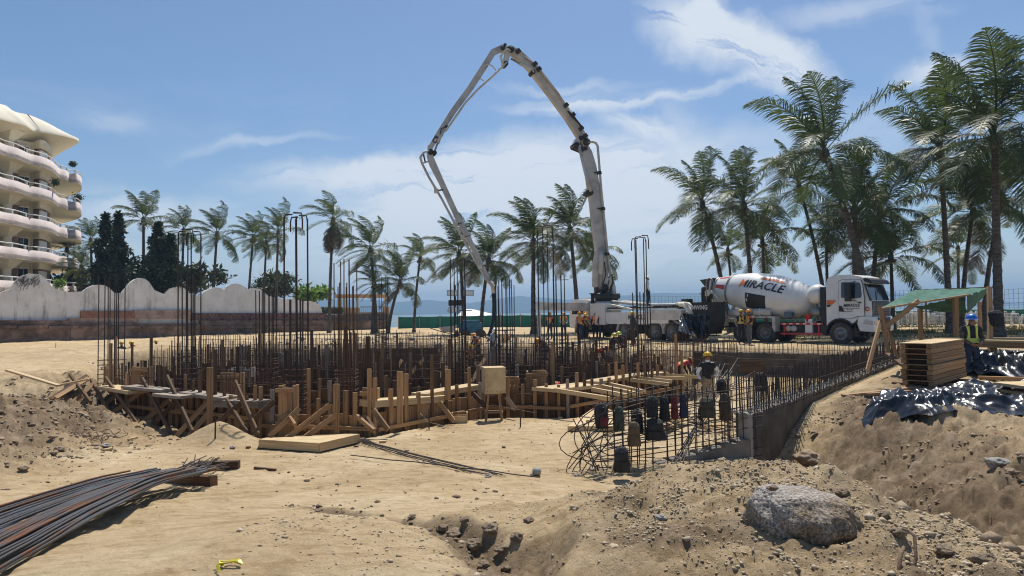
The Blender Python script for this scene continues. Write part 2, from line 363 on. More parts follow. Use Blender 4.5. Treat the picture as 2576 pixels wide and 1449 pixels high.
        soil = np.clip(.9 * rough + .9 * gz + 1.1 * k + .55 * (isr & (d > 0)) * sst(17, 13, Y) * (fbm(X * .9, Y * .9, 3, 7) + .55) + .55 * sst(-7.2, -9, X) * sst(27, 19, Y) * (fbm(X, Y, 3, 8) + .6)
                       + right * (Y < 7.5) * (.60 + 1.2 * np.clip(fbm(X * 2.2, Y * 2.2, 4, 19), -.4, .5)) + .30 * sst(27, 31, Y) * (fbm(X * .3, Y * .5, 4, 18) + .5) * sst(60, 45, Y) + .45 * sst(36, 30, np.abs(Y - 33)) * 0, 0, 1)
        return z, soil, dp
    return z
def hz(x, y): return float(terrain(np.array([x]), np.array([y]), True)[0][0])
def seat(x, y, r=.12):
    a = np.array([x, x + r, x - r, x, x]); b = np.array([y, y, y, y + r, y - r]); return float(terrain(a, b, True)[0].mean())
NA, NR = 980, 640
th = np.linspace(R(-60), R(60), NA); rr_ = 1.3 * (150 / 1.3) ** np.linspace(0, 1, NR)
T_, R_ = np.meshgrid(th, rr_); TX = R_ * np.sin(T_); TY = R_ * np.cos(T_)
TZ, SOIL, _ = terrain(TX, TY)
me = bpy.data.meshes.new('ground'); nv = NA * NR
me.vertices.add(nv); me.vertices.foreach_set('co', np.stack([TX, TY, TZ], -1).reshape(-1).astype(np.float32))
i0 = (np.arange(NR - 1)[:, None] * NA + np.arange(NA - 1)[None, :]).reshape(-1)
q = np.stack([i0, i0 + 1, i0 + NA + 1, i0 + NA], -1).reshape(-1); nf = len(i0)
me.loops.add(nf * 4); me.loops.foreach_set('vertex_index', q.astype(np.int32))
me.polygons.add(nf); me.polygons.foreach_set('loop_start', (np.arange(nf) * 4).astype(np.int32)); me.update(calc_edges=True)
me.polygons.foreach_set('use_smooth', np.ones(nf, bool))
at = me.attributes.new('soil', 'FLOAT', 'POINT'); at.data.foreach_set('value', SOIL.reshape(-1).astype(np.float32))
def ground_mat():
    m = bpy.data.materials.new('sandy_ground'); m.use_nodes = True; t = m.node_tree; b = t.nodes['Principled BSDF']; L = t.links.new
    b.inputs['Roughness'].default_value = 1.0; b.inputs['Specular IOR Level'].default_value = .1
    c = t.nodes.new('ShaderNodeTexCoord')
    def nz(s, d=6, r=.6, sc=None):
        n = t.nodes.new('ShaderNodeTexNoise'); n.inputs['Scale'].default_value = s; n.inputs['Detail'].default_value = d; n.inputs['Roughness'].default_value = r
        if sc:
            mp = t.nodes.new('ShaderNodeMapping'); mp.inputs['Scale'].default_value = sc; L(c.outputs['Object'], mp.inputs[0]); L(mp.outputs[0], n.inputs['Vector'])
        else: L(c.outputs['Object'], n.inputs['Vector'])
        return n.outputs['Fac']
    def ramp(f, els):
        r = t.nodes.new('ShaderNodeValToRGB'); e = r.color_ramp.elements
        while len(e) < len(els): e.new(.5)
        for q_, (p_, c_) in zip(e, els): q_.position = p_; q_.color = (*c_, 1)
        L(f, r.inputs[0]); return r.outputs[0]
    def mixc(f, a, b_, bt='MIX'):
        n = t.nodes.new('ShaderNodeMix'); n.data_type = 'RGBA'; n.blend_type = bt
        for i, v in ((0, f), (6, a), (7, b_)):
            if isinstance(v, (int, float)): n.inputs[i].default_value = v
            elif isinstance(v, tuple): n.inputs[i].default_value = (*v, 1)
            else: L(v, n.inputs[i])
        return n.outputs[2]
    big = ramp(nz(.45, 8, .62), [(.3, (.50, .37, .215)), (.5, (.62, .475, .29)), (.68, (.71, .575, .375))])
    mid = ramp(nz(4, 8, .7), [(.32, (.76, .72, .66)), (.62, (1.0, 1.0, 1.0))])
    base = mixc(.8, big, mid, 'MULTIPLY')
    # dry scuffs running sideways
    sc = ramp(nz(1, 9, .72, (2.4, 7, 2)), [(.40, (.70, .64, .55)), (.5, (1, 1, 1))]); base = mixc(.65, base, sc, 'MULTIPLY')
    grain = ramp(nz(95, 3, .8), [(.30, (.50, .48, .46)), (.48, (1, 1, 1)), (.66, (1.0, 1.0, 1.0)), (.78, (1.35, 1.35, 1.35))]); base = mixc(.85, base, grain, 'MULTIPLY')
    a = t.nodes.new('ShaderNodeAttribute'); a.attribute_name = 'soil'
    dk = ramp(nz(2.5, 8, .7), [(.3, (.12, .082, .050)), (.5, (.235, .168, .105)), (.7, (.40, .31, .215))])
    dk = mixc(.7, dk, grain, 'MULTIPLY')
    add_ = t.nodes.new('ShaderNodeMath'); add_.operation = 'MULTIPLY_ADD'; L(nz(1.7, 6, .7), add_.inputs[0]); add_.inputs[1].default_value = .9; add_.inputs[2].default_value = -.45
    a2 = t.nodes.new('ShaderNodeMath'); a2.operation = 'ADD'; a2.use_clamp = True; L(add_.outputs[0], a2.inputs[0]); L(a.outputs['Fac'], a2.inputs[1])
    col = mixc(a2.outputs[0], base, dk); L(col, b.inputs['Base Color'])
    m1 = t.nodes.new('ShaderNodeMath'); m1.operation = 'MULTIPLY_ADD'; L(nz(30, 8, .75), m1.inputs[0]); m1.inputs[1].default_value = 1.3; m0 = t.nodes.new('ShaderNodeMath'); m0.operation = 'MULTIPLY_ADD'; L(nz(9, 4, .7), m0.inputs[0]); m0.inputs[1].default_value = 2.2; L(nz(140, 3, .8), m0.inputs[2]); L(m0.outputs[0], m1.inputs[2])
    bp = t.nodes.new('ShaderNodeBump'); bp.inputs['Strength'].default_value = .75; bp.inputs['Distance'].default_value = .026; L(m1.outputs[0], bp.inputs['Height']); L(bp.outputs[0], b.inputs['Normal'])
    return m
GM = ground_mat(); me.materials.append(GM)
tag(link('ground', me), kind='structure')
# a wide apron so the land goes on past the fan
ap = MB()
for s in (-1, 1): ap.add([(s * 60, -30, -2.6), (s * 600, -30, -2.6), (s * 600, 118, -2.6), (s * 60, 118, -2.6)], [(0, 1, 2, 3)])
ap.add([(-60, -30, -2.6), (60, -30, -2.6), (60, 1, -2.6), (-60, 1, -2.6)], [(0, 1, 2, 3)])
tag(ap.put('terrain', GM), kind='structure')
# ------------------------------------------------------------------ sea
SEA = mat('sea_water', (.07, .14, .15), (.12, .20, .205), rough=.35, scale=.02, bump=.5, bscale=.8, bdist=.3, stretch=(.25, 1, 1), spec=.4)
tag(MB().add([(-4200, 112, -3.6), (4200, 112, -3.6), (4200, 4300, -3.6), (-4200, 4300, -3.6)], [(0, 1, 2, 3)]).put('sea', SEA), kind='structure')
# ------------------------------------------------------------------ mountains across the bay
HZm = 3400.
def mtn(prof, D, depth, s, m):
    xs = np.linspace(-300, 2900, 420); px, py = zip(*prof); V = []; Fc = []; nr = 14
    hh = np.interp(xs, px, py) / F * D
    for j in range(nr):
        u = j / (nr - 1); prf = math.sin(math.pi * min(1, u * 1.0)) ** .8
        for i, x in enumerate(xs):
            y = D + (u - .5) * depth; X_ = (x - 1288) / F * y
            n = mnoise.fractal(Vector((X_ * .004, y * .004, s)), 1, 2, 6)
            n2 = mnoise.fractal(Vector((X_ * .02, y * .012, s)), 1, 2, 4)
            V.append((X_, y, -4.2 + max(0, hh[i]) * prf * (1 + .10 * n * (1 if abs(u - .5) > .08 else .4) + .03 * n2)))
    k = len(xs)
    for j in range(nr - 1):
        for i in range(k - 1): a = j * k + i; Fc.append((a, a + 1, a + k + 1, a + k))
    return mk(V, Fc, m, 'mountain', True)
MT = mat('forested_slope', (.035, .06, .035), (.07, .09, .05), rough=1, scale=.01, spec=.1)
far = [(-300, 40), (200, 40), (500, 38), (700, 40), (830, 42), (920, 40), (1000, 33), (1080, 36), (1180, 27), (1300, 44), (1420, 32), (1500, 36), (1600, 42), (1660, 46), (1760, 44), (1800, 44), (1900, 40), (2000, 38), (2100, 36), (2220, 40), (2320, 30), (2400, 20), (2480, 14), (2560, 10), (2900, 8)]
nearp = [(-300, 26), (300, 28), (560, 22), (700, 30), (800, 24), (900, 14), (980, 8), (1060, 0), (1290, 0), (1350, 14), (1420, 10), (1480, 0), (2900, 0)]
tag(link('far_mountain', mtn(far, 3500, 900, 3, MT)), kind='structure')
tag(link('near_mountain', mtn(nearp, 2700, 500, 9, MT)), kind='structure')
# ------------------------------------------------------------------ haze
hm = bpy.data.materials.new('sea_haze'); hm.use_nodes = True; t = hm.node_tree
t.nodes.remove(t.nodes['Principled BSDF']); pv = t.nodes.new('ShaderNodeVolumePrincipled')
pv.inputs['Density'].default_value = .00042; pv.inputs['Color'].default_value = (.45, .70, 1, 1); pv.inputs['Anisotropy'].default_value = .0
t.links.new(pv.outputs[0], t.nodes['Material Output'].inputs['Volume'])
tag(MB().box((-4400, -700, -6), (4400, 4400, 125)).put('haze', hm), kind='stuff')
# ================================================================== far setting: building, walls, fences, palms
def G(x, y, y0=3.5, y1=120, n=700):
    """first terrain point seen at picture position (x, y)"""
    d = CM @ Vector(((x - 1288) / F, (724.5 - y) / F, -1)); d = d / d.y
    t = y0 * (y1 / y0) ** np.linspace(0, 1, n); z = terrain(d.x * t, t, True)[0]; b = np.nonzero(d.z * t <= z)[0]
    k = t[b[0]] if len(b) else y1
    return Vector((d.x * k, k, float(np.interp(k, t, z))))
def RL(x, y, A, B):
    """picture position (x, y) on the vertical plane through A and B (ground plan)"""
    d = CM @ Vector(((x - 1288) / F, (724.5 - y) / F, -1)); ex, ey = B[0] - A[0], B[1] - A[1]
    k = (A[0] * ey - A[1] * ex) / (d.x * ey - d.y * ex); return d * k
# ------------------------------------------------------------------ apartment building
CREAM = mat('cream_stucco', (.70, .64, .50), (.78, .72, .58), rough=.85, scale=.7, bump=.05, bscale=30)
PINKW = mat('pale_pink_stucco', (.55, .46, .43), (.63, .55, .51), rough=.85, scale=1.2, bump=.05, bscale=30)
WHITEP = mat('white_paint', (.80, .79, .76), (.72, .70, .66), rough=.5, scale=2)
GLASS = mat('dark_glass', (.018, .022, .028), rough=.06, spec=.8)
def voronoi_stone(name, c1, c2, c3, sc):
    m = bpy.data.materials.new(name); m.use_nodes = True; t = m.node_tree; b = t.nodes['Principled BSDF']; L = t.links.new; b.inputs['Roughness'].default_value = .9
    c = t.nodes.new('ShaderNodeTexCoord')
    v = t.nodes.new('ShaderNodeTexVoronoi'); v.inputs['Scale'].default_value = sc; L(c.outputs['Object'], v.inputs['Vector'])
    e = t.nodes.new('ShaderNodeTexVoronoi'); e.feature = 'DISTANCE_TO_EDGE'; e.inputs['Scale'].default_value = sc; L(c.outputs['Object'], e.inputs['Vector'])
    s = t.nodes.new('ShaderNodeSeparateColor'); L(v.outputs['Color'], s.inputs[0])
    r = t.nodes.new('ShaderNodeValToRGB'); r.color_ramp.elements[0].color = (*c1, 1); r.color_ramp.elements[1].color = (*c2, 1); L(s.outputs[0], r.inputs[0])
    r2 = t.nodes.new('ShaderNodeValToRGB'); r2.color_ramp.elements[0].position = .03; r2.color_ramp.elements[1].position = .09; L(e.outputs['Distance'], r2.inputs[0])
    mx = t.nodes.new('ShaderNodeMix'); mx.data_type = 'RGBA'; L(r2.outputs[0], mx.inputs[0]); mx.inputs[6].default_value = (*c3, 1); L(r.outputs[0], mx.inputs[7]); L(mx.outputs[2], b.inputs['Base Color'])
    bp = t.nodes.new('ShaderNodeBump'); bp.inputs['Distance'].default_value = .05; L(r2.outputs[0], bp.inputs['Height']); L(bp.outputs[0], b.inputs['Normal']); return m
STONEP = voronoi_stone('pink_brown_stone', (.20, .12, .10), (.38, .26, .22), (.24, .18, .15), 2.6)
bl = empty('apartment_building', (-50, 66, -1.8), label='cream apartment building with six tiers of wavy pink-white balconies', cat='building')
def spl(pts, n=90):
    """smooth open curve through plan points"""
    P_ = [Vector((a, b, 0)) for a, b in pts]; out_ = []
    for i in range(len(P_) - 1):
        p0 = P_[max(i - 1, 0)]; p1 = P_[i]; p2 = P_[i + 1]; p3 = P_[min(i + 2, len(P_) - 1)]
        for k in range(8):
            t = k / 8; out_.append(.5 * ((2 * p1) + (p2 - p0) * t + (2 * p0 - 5 * p1 + 4 * p2 - p3) * t * t + (3 * p1 - p0 - 3 * p2 + p3) * t ** 3))
    out_.append(P_[-1]); return [(v.x, v.y) for v in out_]
def plan(vs_, sx=0): return [((x + sx - 1288) / F * y, y) for x, y in vs_]
def slabmesh(mb, pts, z0, z1, back=(-62, 78)):
    n = len(pts); v = [(x, y, z0) for x, y in pts] + [(x, y, z1) for x, y in pts]
    ring = [(i, i + 1, i + 1 + n, i + n) for i in range(n - 1)]
    mb.add(v, ring, True)
    mb.add([(x, y, z0) for x, y in pts] + [(*back, z0)], [(i, i + 1, n) for i in range(n - 1)]); mb.add([(x, y, z1) for x, y in pts] + [(*back, z1)], [(i, i + 1, n) for i in range(n - 1)])
wallp = spl(plan([(-140, 52), (-60, 57), (-12, 60), (22, 61.2)])) + plan([(25, 60.6), (41, 61.0), (42, 62.4), (72, 63.4), (80, 63.4), (82, 64.0)]) + spl(plan([(84, 64.1), (98, 64.0), (112, 65.2), (122, 67.5)])) + plan([(126, 70.5), (128, 74), (60, 84)])
mb = MB(); n = len(wallp); mb.add([(x, y, -2.4) for x, y in wallp] + [(x, y, 16.6) for x, y in wallp], [(i, i + 1, i + 1 + n, i + n) for i in range(n - 1)])
mb.put('wall', CREAM, bl, Matrix(), False)
tops = [14.95, 12.12, 9.28, 6.45, 3.62, .80]
for fi, zt in enumerate(tops):
    w = fi * .9
    base = [(-140, 47), (-60, 52), (0, 56.0), (38, 57.6), (70 - w, 59.6), (100 - w, 60.8), (124, 62.4), (136, 64.0), (145, 65.6), (163, 66.6), (172, 68.0), (192 - (3 if fi in (3, 4) else 0), 68.4), (202 - (6 if fi >= 3 else 0), 70.6), (198 - (6 if fi >= 3 else 0), 73.2), (170, 76), (120, 80)]
    pts = spl(plan(base))
    mb = MB(); slabmesh(mb, pts, zt - 1.22, zt - .92); mb.put('balcony_floor', CREAM, bl, Matrix(), False)
    ins = []; N_ = len(pts)
    for i in range(N_):
        a = Vector(pts[max(i - 1, 0)]); b_ = Vector(pts[min(i + 1, N_ - 1)]); d_ = (b_ - a).normalized(); nn = Vector((-d_.y, d_.x)); ins.append((pts[i][0] + nn.x * .16, pts[i][1] + nn.y * .16))
    mb = MB(); v = [(x, y, zt - 1.26) for x, y in pts] + [(x, y, zt - .34) for x, y in pts] + [(x, y, zt - .34) for x, y in ins] + [(x, y, zt - 1.0) for x, y in ins]
    mb.add(v, [(i + k * N_, i + 1 + k * N_, i + 1 + (k + 1) * N_, i + (k + 1) * N_) for i in range(N_ - 1) for k in range(3)], True)
    pp = mb.put('parapet', PINKW, bl, Matrix(), False)
    mid = [((a[0] + b_[0]) / 2, (a[1] + b_[1]) / 2) for a, b_ in zip(pts, ins)]
    mb = MB(); mb.tube([(x, y, zt) for x, y in mid], .055, 6)
    for i in range(4, N_ - 8, 9): mb.box((mid[i][0] - .06, mid[i][1] - .06, zt - .34), (mid[i][0] + .06, mid[i][1] + .06, zt - .02))
    rl = mb.put('railing', WHITEP, pp, Matrix(), False)
    # windows and stone-clad wall parts of this storey
    z0 = zt - .92
    if fi < 5:
        a = plan([(45, 62.3)])[0]; b_ = plan([(69, 63.1)])[0]
        for k in range(2):
            p0 = Vector(a).lerp(Vector(b_), k / 2 + .02); p1 = Vector(a).lerp(Vector(b_), k / 2 + .48)
            fr = MB(); fr.bar((p0.x, p0.y, z0 + 1.05), (p1.x, p1.y, z0 + 1.05), .10, 2.1, up=(0, 0, 1)); f_ = fr.put('window', WHITEP, bl, Matrix(), False)
            gl_ = MB(); p2 = p0.lerp(p1, .07); p3 = p0.lerp(p1, .93); gl_.bar((p2.x, p2.y - .03, z0 + 1.02), (p3.x, p3.y - .03, z0 + 1.02), .12, 1.9); gl_.put('pane', GLASS, f_, Matrix(), False)
        cvx = spl(plan([(81, 63.8), (98, 63.6), (113, 64.8), (124, 67.3)])); mb = MB(); kk = len(cvx)
        mb.add([(x, y, z0) for x, y in cvx] + [(x, y, z0 + 2.0) for x, y in cvx], [(i, i + 1, i + 1 + kk, i + kk) for i in range(kk - 1)], True); mb.put('stone_cladding', STONEP, bl, Matrix(), False)
        cvo = spl(plan([(79, 63.4), (98, 62.7), (116, 64.0), (128, 67)])); mb = MB()
        mb.add([(x, y, z0 + 2.0) for x, y in cvo] + [(x, y, z0 + 2.6) for x, y in cvo] + [(x, y, z0 + 2.0) for x, y in cvx], [(i, i + 1, i + 1 + kk, i + kk) for i in range(kk - 1)] + [(i, i + 1, i + 1 + 2 * kk, i + 2 * kk) for i in range(kk - 1)], True); mb.put('cornice', CREAM, bl, Matrix(), False)
        a = plan([(97, 63.5)])[0]; b_ = plan([(114, 64.8)])[0]
        mb = MB(); mb.bar((a[0], a[1], z0 + .95), (b_[0], b_[1], z0 + .95), .14, 1.75); f_ = mb.put('window', WHITEP, bl, Matrix(), False)
        mb = MB(); p2 = Vector(a).lerp(Vector(b_), .07); p3 = Vector(a).lerp(Vector(b_), .93); mb.bar((p2.x, p2.y - .04, z0 + .93), (p3.x, p3.y - .04, z0 + .93), .15, 1.55); mb.put('pane', GLASS, f_, Matrix(), False)
        a = plan([(24.5, 60.4)])[0]; b_ = plan([(41.5, 60.9)])[0]; mb = MB(); mb.bar((a[0], a[1], z0 + .95), (b_[0], b_[1], z0 + .95), .08, 1.9); mb.put('stone_cladding', STONEP, bl, Matrix(), False)
        a = plan([(15, 59.5)])[0]; mb = MB(); mb.tube([(a[0], a[1], z0), (a[0], a[1], z0 + 2.6)], .35, 14); mb.tube([(a[0], a[1], z0 + 1.7), (a[0], a[1], z0 + 2.62)], [.35, 1.3], 4, smooth=False); mb.put('column', CREAM, bl, Matrix(), False)
# flared roof
rp = spl(plan([(-140, 47), (-60, 52.5), (0, 55.5), (30, 57.3), (60, 59.0), (78, 61.8), (100, 62.8), (140, 64.8), (180, 67.6), (194, 70.0), (186, 72.5), (164, 72.8), (168, 74.5), (155, 78), (120, 82)]))
N_ = len(rp); rin = []
for i in range(N_):
    a = Vector(rp[max(i - 1, 0)]); b_ = Vector(rp[min(i + 1, N_ - 1)]); d_ = (b_ - a).normalized(); rin.append((rp[i][0] - d_.y * 1.5, rp[i][1] + d_.x * 1.5))
def rz_(y): return 16.35 + (y - 55) * .13
mb = MB(); v = [(x, y, rz_(y)) for x, y in rp] + [(x, y, rz_(y) + .25) for x, y in rp] + [(x, y, rz_(y) + 1.75 - max(0, (y - 63)) * .16) for x, y in rin]
mb.add(v, [(i + k * N_, i + 1 + k * N_, i + 1 + (k + 1) * N_, i + (k + 1) * N_) for i in range(N_ - 1) for k in range(2)], True)
inn = [(x * .55 + -54 * .45, y * .55 + 70 * .45) for x, y in rp]
mb.add([(x, y, rz_(y)) for x, y in rp] + [(x, y, 16.2) for x, y in inn] + [(-60, 72, 16.2)], [(i, i + 1, i + 1 + N_, i + N_) for i in range(N_ - 1)] + [(i + N_, i + 1 + N_, 2 * N_) for i in range(N_ - 1)], True)
mb.put('roof', CREAM, bl, Matrix(), False)
# ------------------------------------------------------------------ white garden wall with humps
WA, WB = (-41.5, 53.5), (-21.9, 79)
def white_wall_mat():
    m = mat('white_plaster', (.66, .65, .63), (.80, .79, .77), rough=.9, scale=.9, bump=.2, bscale=14); t = m.node_tree; b = t.nodes['Principled BSDF']; L = t.links.new
    src = b.inputs['Base Color'].links[0].from_socket; c = t.nodes.new('ShaderNodeTexCoord'); mp = t.nodes.new('ShaderNodeMapping'); mp.inputs['Scale'].default_value = (1, 1, .22); L(c.outputs['Object'], mp.inputs[0])
    n = t.nodes.new('ShaderNodeTexNoise'); n.inputs['Scale'].default_value = 1.3; n.inputs['Detail'].default_value = 9; n.inputs['Roughness'].default_value = .7; L(mp.outputs[0], n.inputs[0])
    r = t.nodes.new('ShaderNodeValToRGB'); r.color_ramp.elements[0].position = .50; r.color_ramp.elements[1].position = .68; L(n.outputs['Fac'], r.inputs[0])
    s = t.nodes.new('ShaderNodeSeparateXYZ'); L(c.outputs['Object'], s.inputs[0]); mr = t.nodes.new('ShaderNodeMapRange'); mr.inputs[1].default_value = -31; mr.inputs[2].default_value = -36; L(s.outputs[0], mr.inputs[0]); mr.inputs[3].default_value = .2
    mu = t.nodes.new('ShaderNodeMath'); mu.operation = 'MULTIPLY'; L(r.outputs[0], mu.inputs[0]); L(mr.outputs[0], mu.inputs[1])
    mx = t.nodes.new('ShaderNodeMix'); mx.data_type = 'RGBA'; L(mu.outputs[0], mx.inputs[0]); L(src, mx.inputs[6]); mx.inputs[7].default_value = (.20, .18, .15, 1); L(mx.outputs[2], b.inputs['Base Color']); return m
gw = empty('garden_wall', (-32, 66, -1.9), label='long white garden wall with rounded scalloped humps on a brown stone base', cat='wall')
top = [(-60, 742), (0, 737), (28, 726), (38, 709), (50, 696), (75, 688), (100, 690), (112, 698), (122, 709), (134, 726), (174, 735), (208, 733), (222, 723), (236, 717), (250, 716), (264, 718), (274, 723), (288, 737), (306, 737), (320, 720), (329, 709), (340, 702), (354, 699), (366, 702), (375, 709), (383, 721), (389, 730), (413, 740), (427, 726), (444, 721), (456, 721), (465, 726), (479, 740), (504, 744), (510, 737), (517, 732), (528, 726), (542, 723), (556, 725), (564, 730), (570, 721), (581, 715), (594, 713), (606, 716), (615, 721), (622, 730), (630, 726), (640, 725), (652, 726), (660, 730), (674, 744), (712, 753), (740, 751), (764, 759), (780, 757), (795, 761), (804, 768), (809, 778), (811, 787)]
off = Vector((.25, -.33, 0)).normalized() * .35
V_ = [RL(x, y, WA, WB) for x, y in top]; k = len(V_); Bt = [Vector((v.x, v.y, -1.0)) for v in V_]
bk = Vector((-.79, .61, 0)) * .25
mb = MB(); mb.add(V_ + Bt + [v + bk for v in V_] + [v + bk for v in Bt], [(i, i + 1, i + 1 + k, i + k) for i in range(k - 1)] + [(i, i + 1, i + 1 + 2 * k, i + 2 * k) for i in range(k - 1)] + [(i + 2 * k, i + 1 + 2 * k, i + 1 + 3 * k, i + 3 * k) for i in range(k - 1)] + [(k - 1, 2 * k - 1, 4 * k - 1, 3 * k - 1)])
mb.put('plaster_wall', white_wall_mat(), gw, Matrix(), False)
ft = Vector((.79, -.61, 0))
def band(x0, x1, y0, y1, o, m, name, zb=None):
    a = RL(x0, y0, WA, WB); b_ = RL(x1, y1 if False else y0, WA, WB); z1a = RL(x0, y0, WA, WB).z; z1b = RL(x1, y0, WA, WB).z
    zb0 = RL(x0, y1, WA, WB).z if zb is None else zb; zb1 = RL(x1, y1, WA, WB).z if zb is None else zb
    f0 = Vector((a.x, a.y, 0)) + ft * o; f1 = Vector((b_.x, b_.y, 0)) + ft * o; r0 = Vector((a.x, a.y, 0)) - ft * .05; r1 = Vector((b_.x, b_.y, 0)) - ft * .05
    v = []
    for p, zt_, z_ in ((f0, z1a, zb0), (f1, z1b, zb1), (r1, z1b, zb1), (r0, z1a, zb0)): v += [(p.x, p.y, z_), (p.x, p.y, zt_)]
    MB().add(v, [(0, 2, 3, 1), (2, 4, 5, 3), (4, 6, 7, 5), (6, 0, 1, 7), (1, 3, 5, 7), (0, 6, 4, 2)]).put(name, m, gw, Matrix(), False)
BRK = mat('red_brown_stain', (.21, .09, .06), (.30, .15, .10), rough=.9, scale=2, bump=.3, bscale=10)
STN = mat('stained_base', (.085, .06, .045), (.30, .21, .165), rough=.95, scale=.9, bump=.8, bscale=4, bdist=.15, c3=(.17, .115, .085), detail=9)
MAR = voronoi_stone('maroon_stone', (.085, .035, .03), (.17, .08, .07), (.20, .14, .12), 2.0)
PST = mat('pinkish_plaster', (.24, .16, .13), (.42, .32, .28), rough=.95, scale=1.8, bump=.3, bscale=8)
band(201, 335, 782, 800, .30, BRK, 'wall_band'); band(335, 478, 780, 802, .32, PST, 'wall_band'); band(478, 815, 788, 806, .28, MAR, 'stone_band')
band(170, 345, 800, 815, .26, PST, 'wall_base'); band(-60, 172, 806, 860, .45, STN, 'wall_base', -2.6); band(172, 500, 813, 860, .55, STN, 'wall_base', -2.6); band(500, 830, 806, 860, .50, STN, 'wall_base', -2.6)
mb = MB()
for i in range(11):
    x0 = -40 + i * 78; p = RL(x0, 824, WA, WB); q_ = RL(x0 + 74, 822 + rnd(-2, 2), WA, WB); mb.bar(p + ft * .6, q_ + ft * .62, .18, .25)
mb.put('ledge', STN, gw, Matrix(), False)
# ------------------------------------------------------------------ pergola terrace at the end of the wall
ORG = mat('ochre_stucco', (.52, .30, .15), (.62, .40, .22), rough=.85, scale=1.5)
pg = empty('garden_pergola', P(910, 800, 84), label='ochre terrace pergola with pale columns above a stone wall', cat='pergola')
PA, PB = (-22.5, 83), (-14.5, 86)
def pbox(x0, x1, y0, y1, d, name, m, par=pg, A=PA, B=PB, n0=0):
    a = RL(x0, y0, A, B); b_ = RL(x1, y1, A, B); e = Vector((B[0] - A[0], B[1] - A[1], 0)).normalized(); nn = Vector((e.y, -e.x, 0))
    p = Vector((a.x, a.y, 0)) + nn * n0; q_ = Vector((b_.x, b_.y, 0)) + nn * n0; r_ = q_ - nn * d; s_ = p - nn * d
    v = []
    for w_ in (p, q_, r_, s_): v += [(w_.x, w_.y, b_.z), (w_.x, w_.y, a.z)]
    return MB().add(v, [(0, 2, 3, 1), (2, 4, 5, 3), (4, 6, 7, 5), (6, 0, 1, 7), (1, 3, 5, 7), (0, 6, 4, 2)]).put(name, m, par, Matrix(), False)
pbox(844, 973, 741, 749, .5, 'beam', ORG); pbox(848, 970, 739.5, 741, .3, 'beam', ORG, n0=-1.6)
for x in (855, 866, 900, 969): pbox(x - 2.6, x + 2.6, 749, 774, .4, 'column', CREAM); pbox(x - 3.8, x + 3.8, 749, 751.5, .55, 'capital', CREAM, n0=.05)
pbox(866, 905, 774, 792, .4, 'parapet', ORG); pbox(905, 966, 786, 792, .4, 'parapet', ORG); pbox(964, 979, 771, 810, .7, 'pier', ORG, n0=.2)
for x in range(908, 965, 5): pbox(x, x + 1.2, 772, 786, .06, 'baluster', mat('blue_grey_rail', (.30, .36, .40)))
pbox(906, 965, 771, 772.5, .1, 'handrail', MATS['blue_grey_rail'])
STB = voronoi_stone('rubble_stone', (.14, .10, .075), (.30, .23, .18), (.17, .14, .11), 1.6)
sw = empty('terrace_wall', P(890, 830, 82), label='rubble stone terrace wall in two steps below the ochre pergola', cat='wall')
pbox(806, 978, 792, 834, .6, 'wall', STB, sw, (-22.7, 82.2), (-14.5, 85.2)); pbox(760, 982, 810, 836, .8, 'wall', STN, sw, (-23, 80.4), (-14.5, 83.6))
# ------------------------------------------------------------------ green screen fence, stadium of posts
GREEN = mat('green_shade_cloth', (.007, .075, .052), (.014, .125, .088), rough=.8, scale=1.5, bump=.1, trans=.08, stretch=(1, 1, .3))
def fence(pts, ytop, label, mesh=False):
    """pts: list of plan points; ytop height of the cloth"""
    f = empty('screen_fence', (*pts[0], -1.8), label=label, cat='fence'); xs = []
    for (ax, ay), (bx, by) in zip(pts[:-1], pts[1:]):
        L_ = math.hypot(bx - ax, by - ay); n = max(2, int(L_ / 2.4)); m_ = 10
        mb = MB(); v = []; fs = []
        K = n * m_
        for i in range(K + 1):
            t = i / K; x = ax + (bx - ax) * t; y = ay + (by - ay) * t; sag = .05 * math.sin(math.pi * ((i % m_) / m_)); wv = .10 * mnoise.noise(Vector((x * .8, 2, 3)))
            v += [(x, y + wv, -1.95), (x, y + wv * .4, ytop - sag)]
        fs = [(2 * i, 2 * i + 2, 2 * i + 3, 2 * i + 1) for i in range(K)]
        mb.add(v, fs, True).put('cloth', GREEN, f, Matrix(), False)
        for i in range(n + 1):
            t = i / n; x = ax + (bx - ax) * t; y = ay + (by - ay) * t; beam('post', (x, y - .1, -2), (x, y - .1, ytop + .12 + .1 * rnd(-1, 1)), .09, .09, 'g', f)
    return f
fence([(-14.0, 84), (-4, 86), (6, 80), (14, 72), (16.9, 66.3)], -.34, 'green cloth screen fence along the beach behind the concrete pump')
fence([(17, 66), (26, 62), (38, 62), (52, 60)], -.36, 'green cloth screen fence behind the stacked white loungers')
wf = empty('wire_fence', (20, 50, -1.8), label='tall welded wire mesh fence behind the green awning', cat='fence')
WIRE = mat('fence_wire', (.16, .19, .20), rough=.5, metal=.3)
mb = MB(); fl = [(10, 58), (17, 54.5), (26, 52), (40, 50)]
for (ax, ay), (bx, by) in zip(fl[:-1], fl[1:]):
    L_ = math.hypot(bx - ax, by - ay); n = int(L_ / .3)
    for i in range(n):
        t = i / n; x = ax + (bx - ax) * t; y = ay + (by - ay) * t; o_ = .06 * math.sin(x * 1.3); mb.tube([(x, y, -1.7), (x + .03 * math.sin(i), y + o_, 1.15 + .08 * math.sin(x * .7))], .011, 3, cap=False)
    for j in range(9):
        z = -1.6 + j * .34; mb.tube([(ax + (bx - ax) * t, ay + (by - ay) * t, z + .08 * math.sin((ax + (bx - ax) * t) * .7)) for t in np.linspace(0, 1, 12)], .011, 3, cap=False)
w_ = mb.put('wire_mesh', WIRE, wf, Matrix(), False); w_['kind'] = 'stuff'
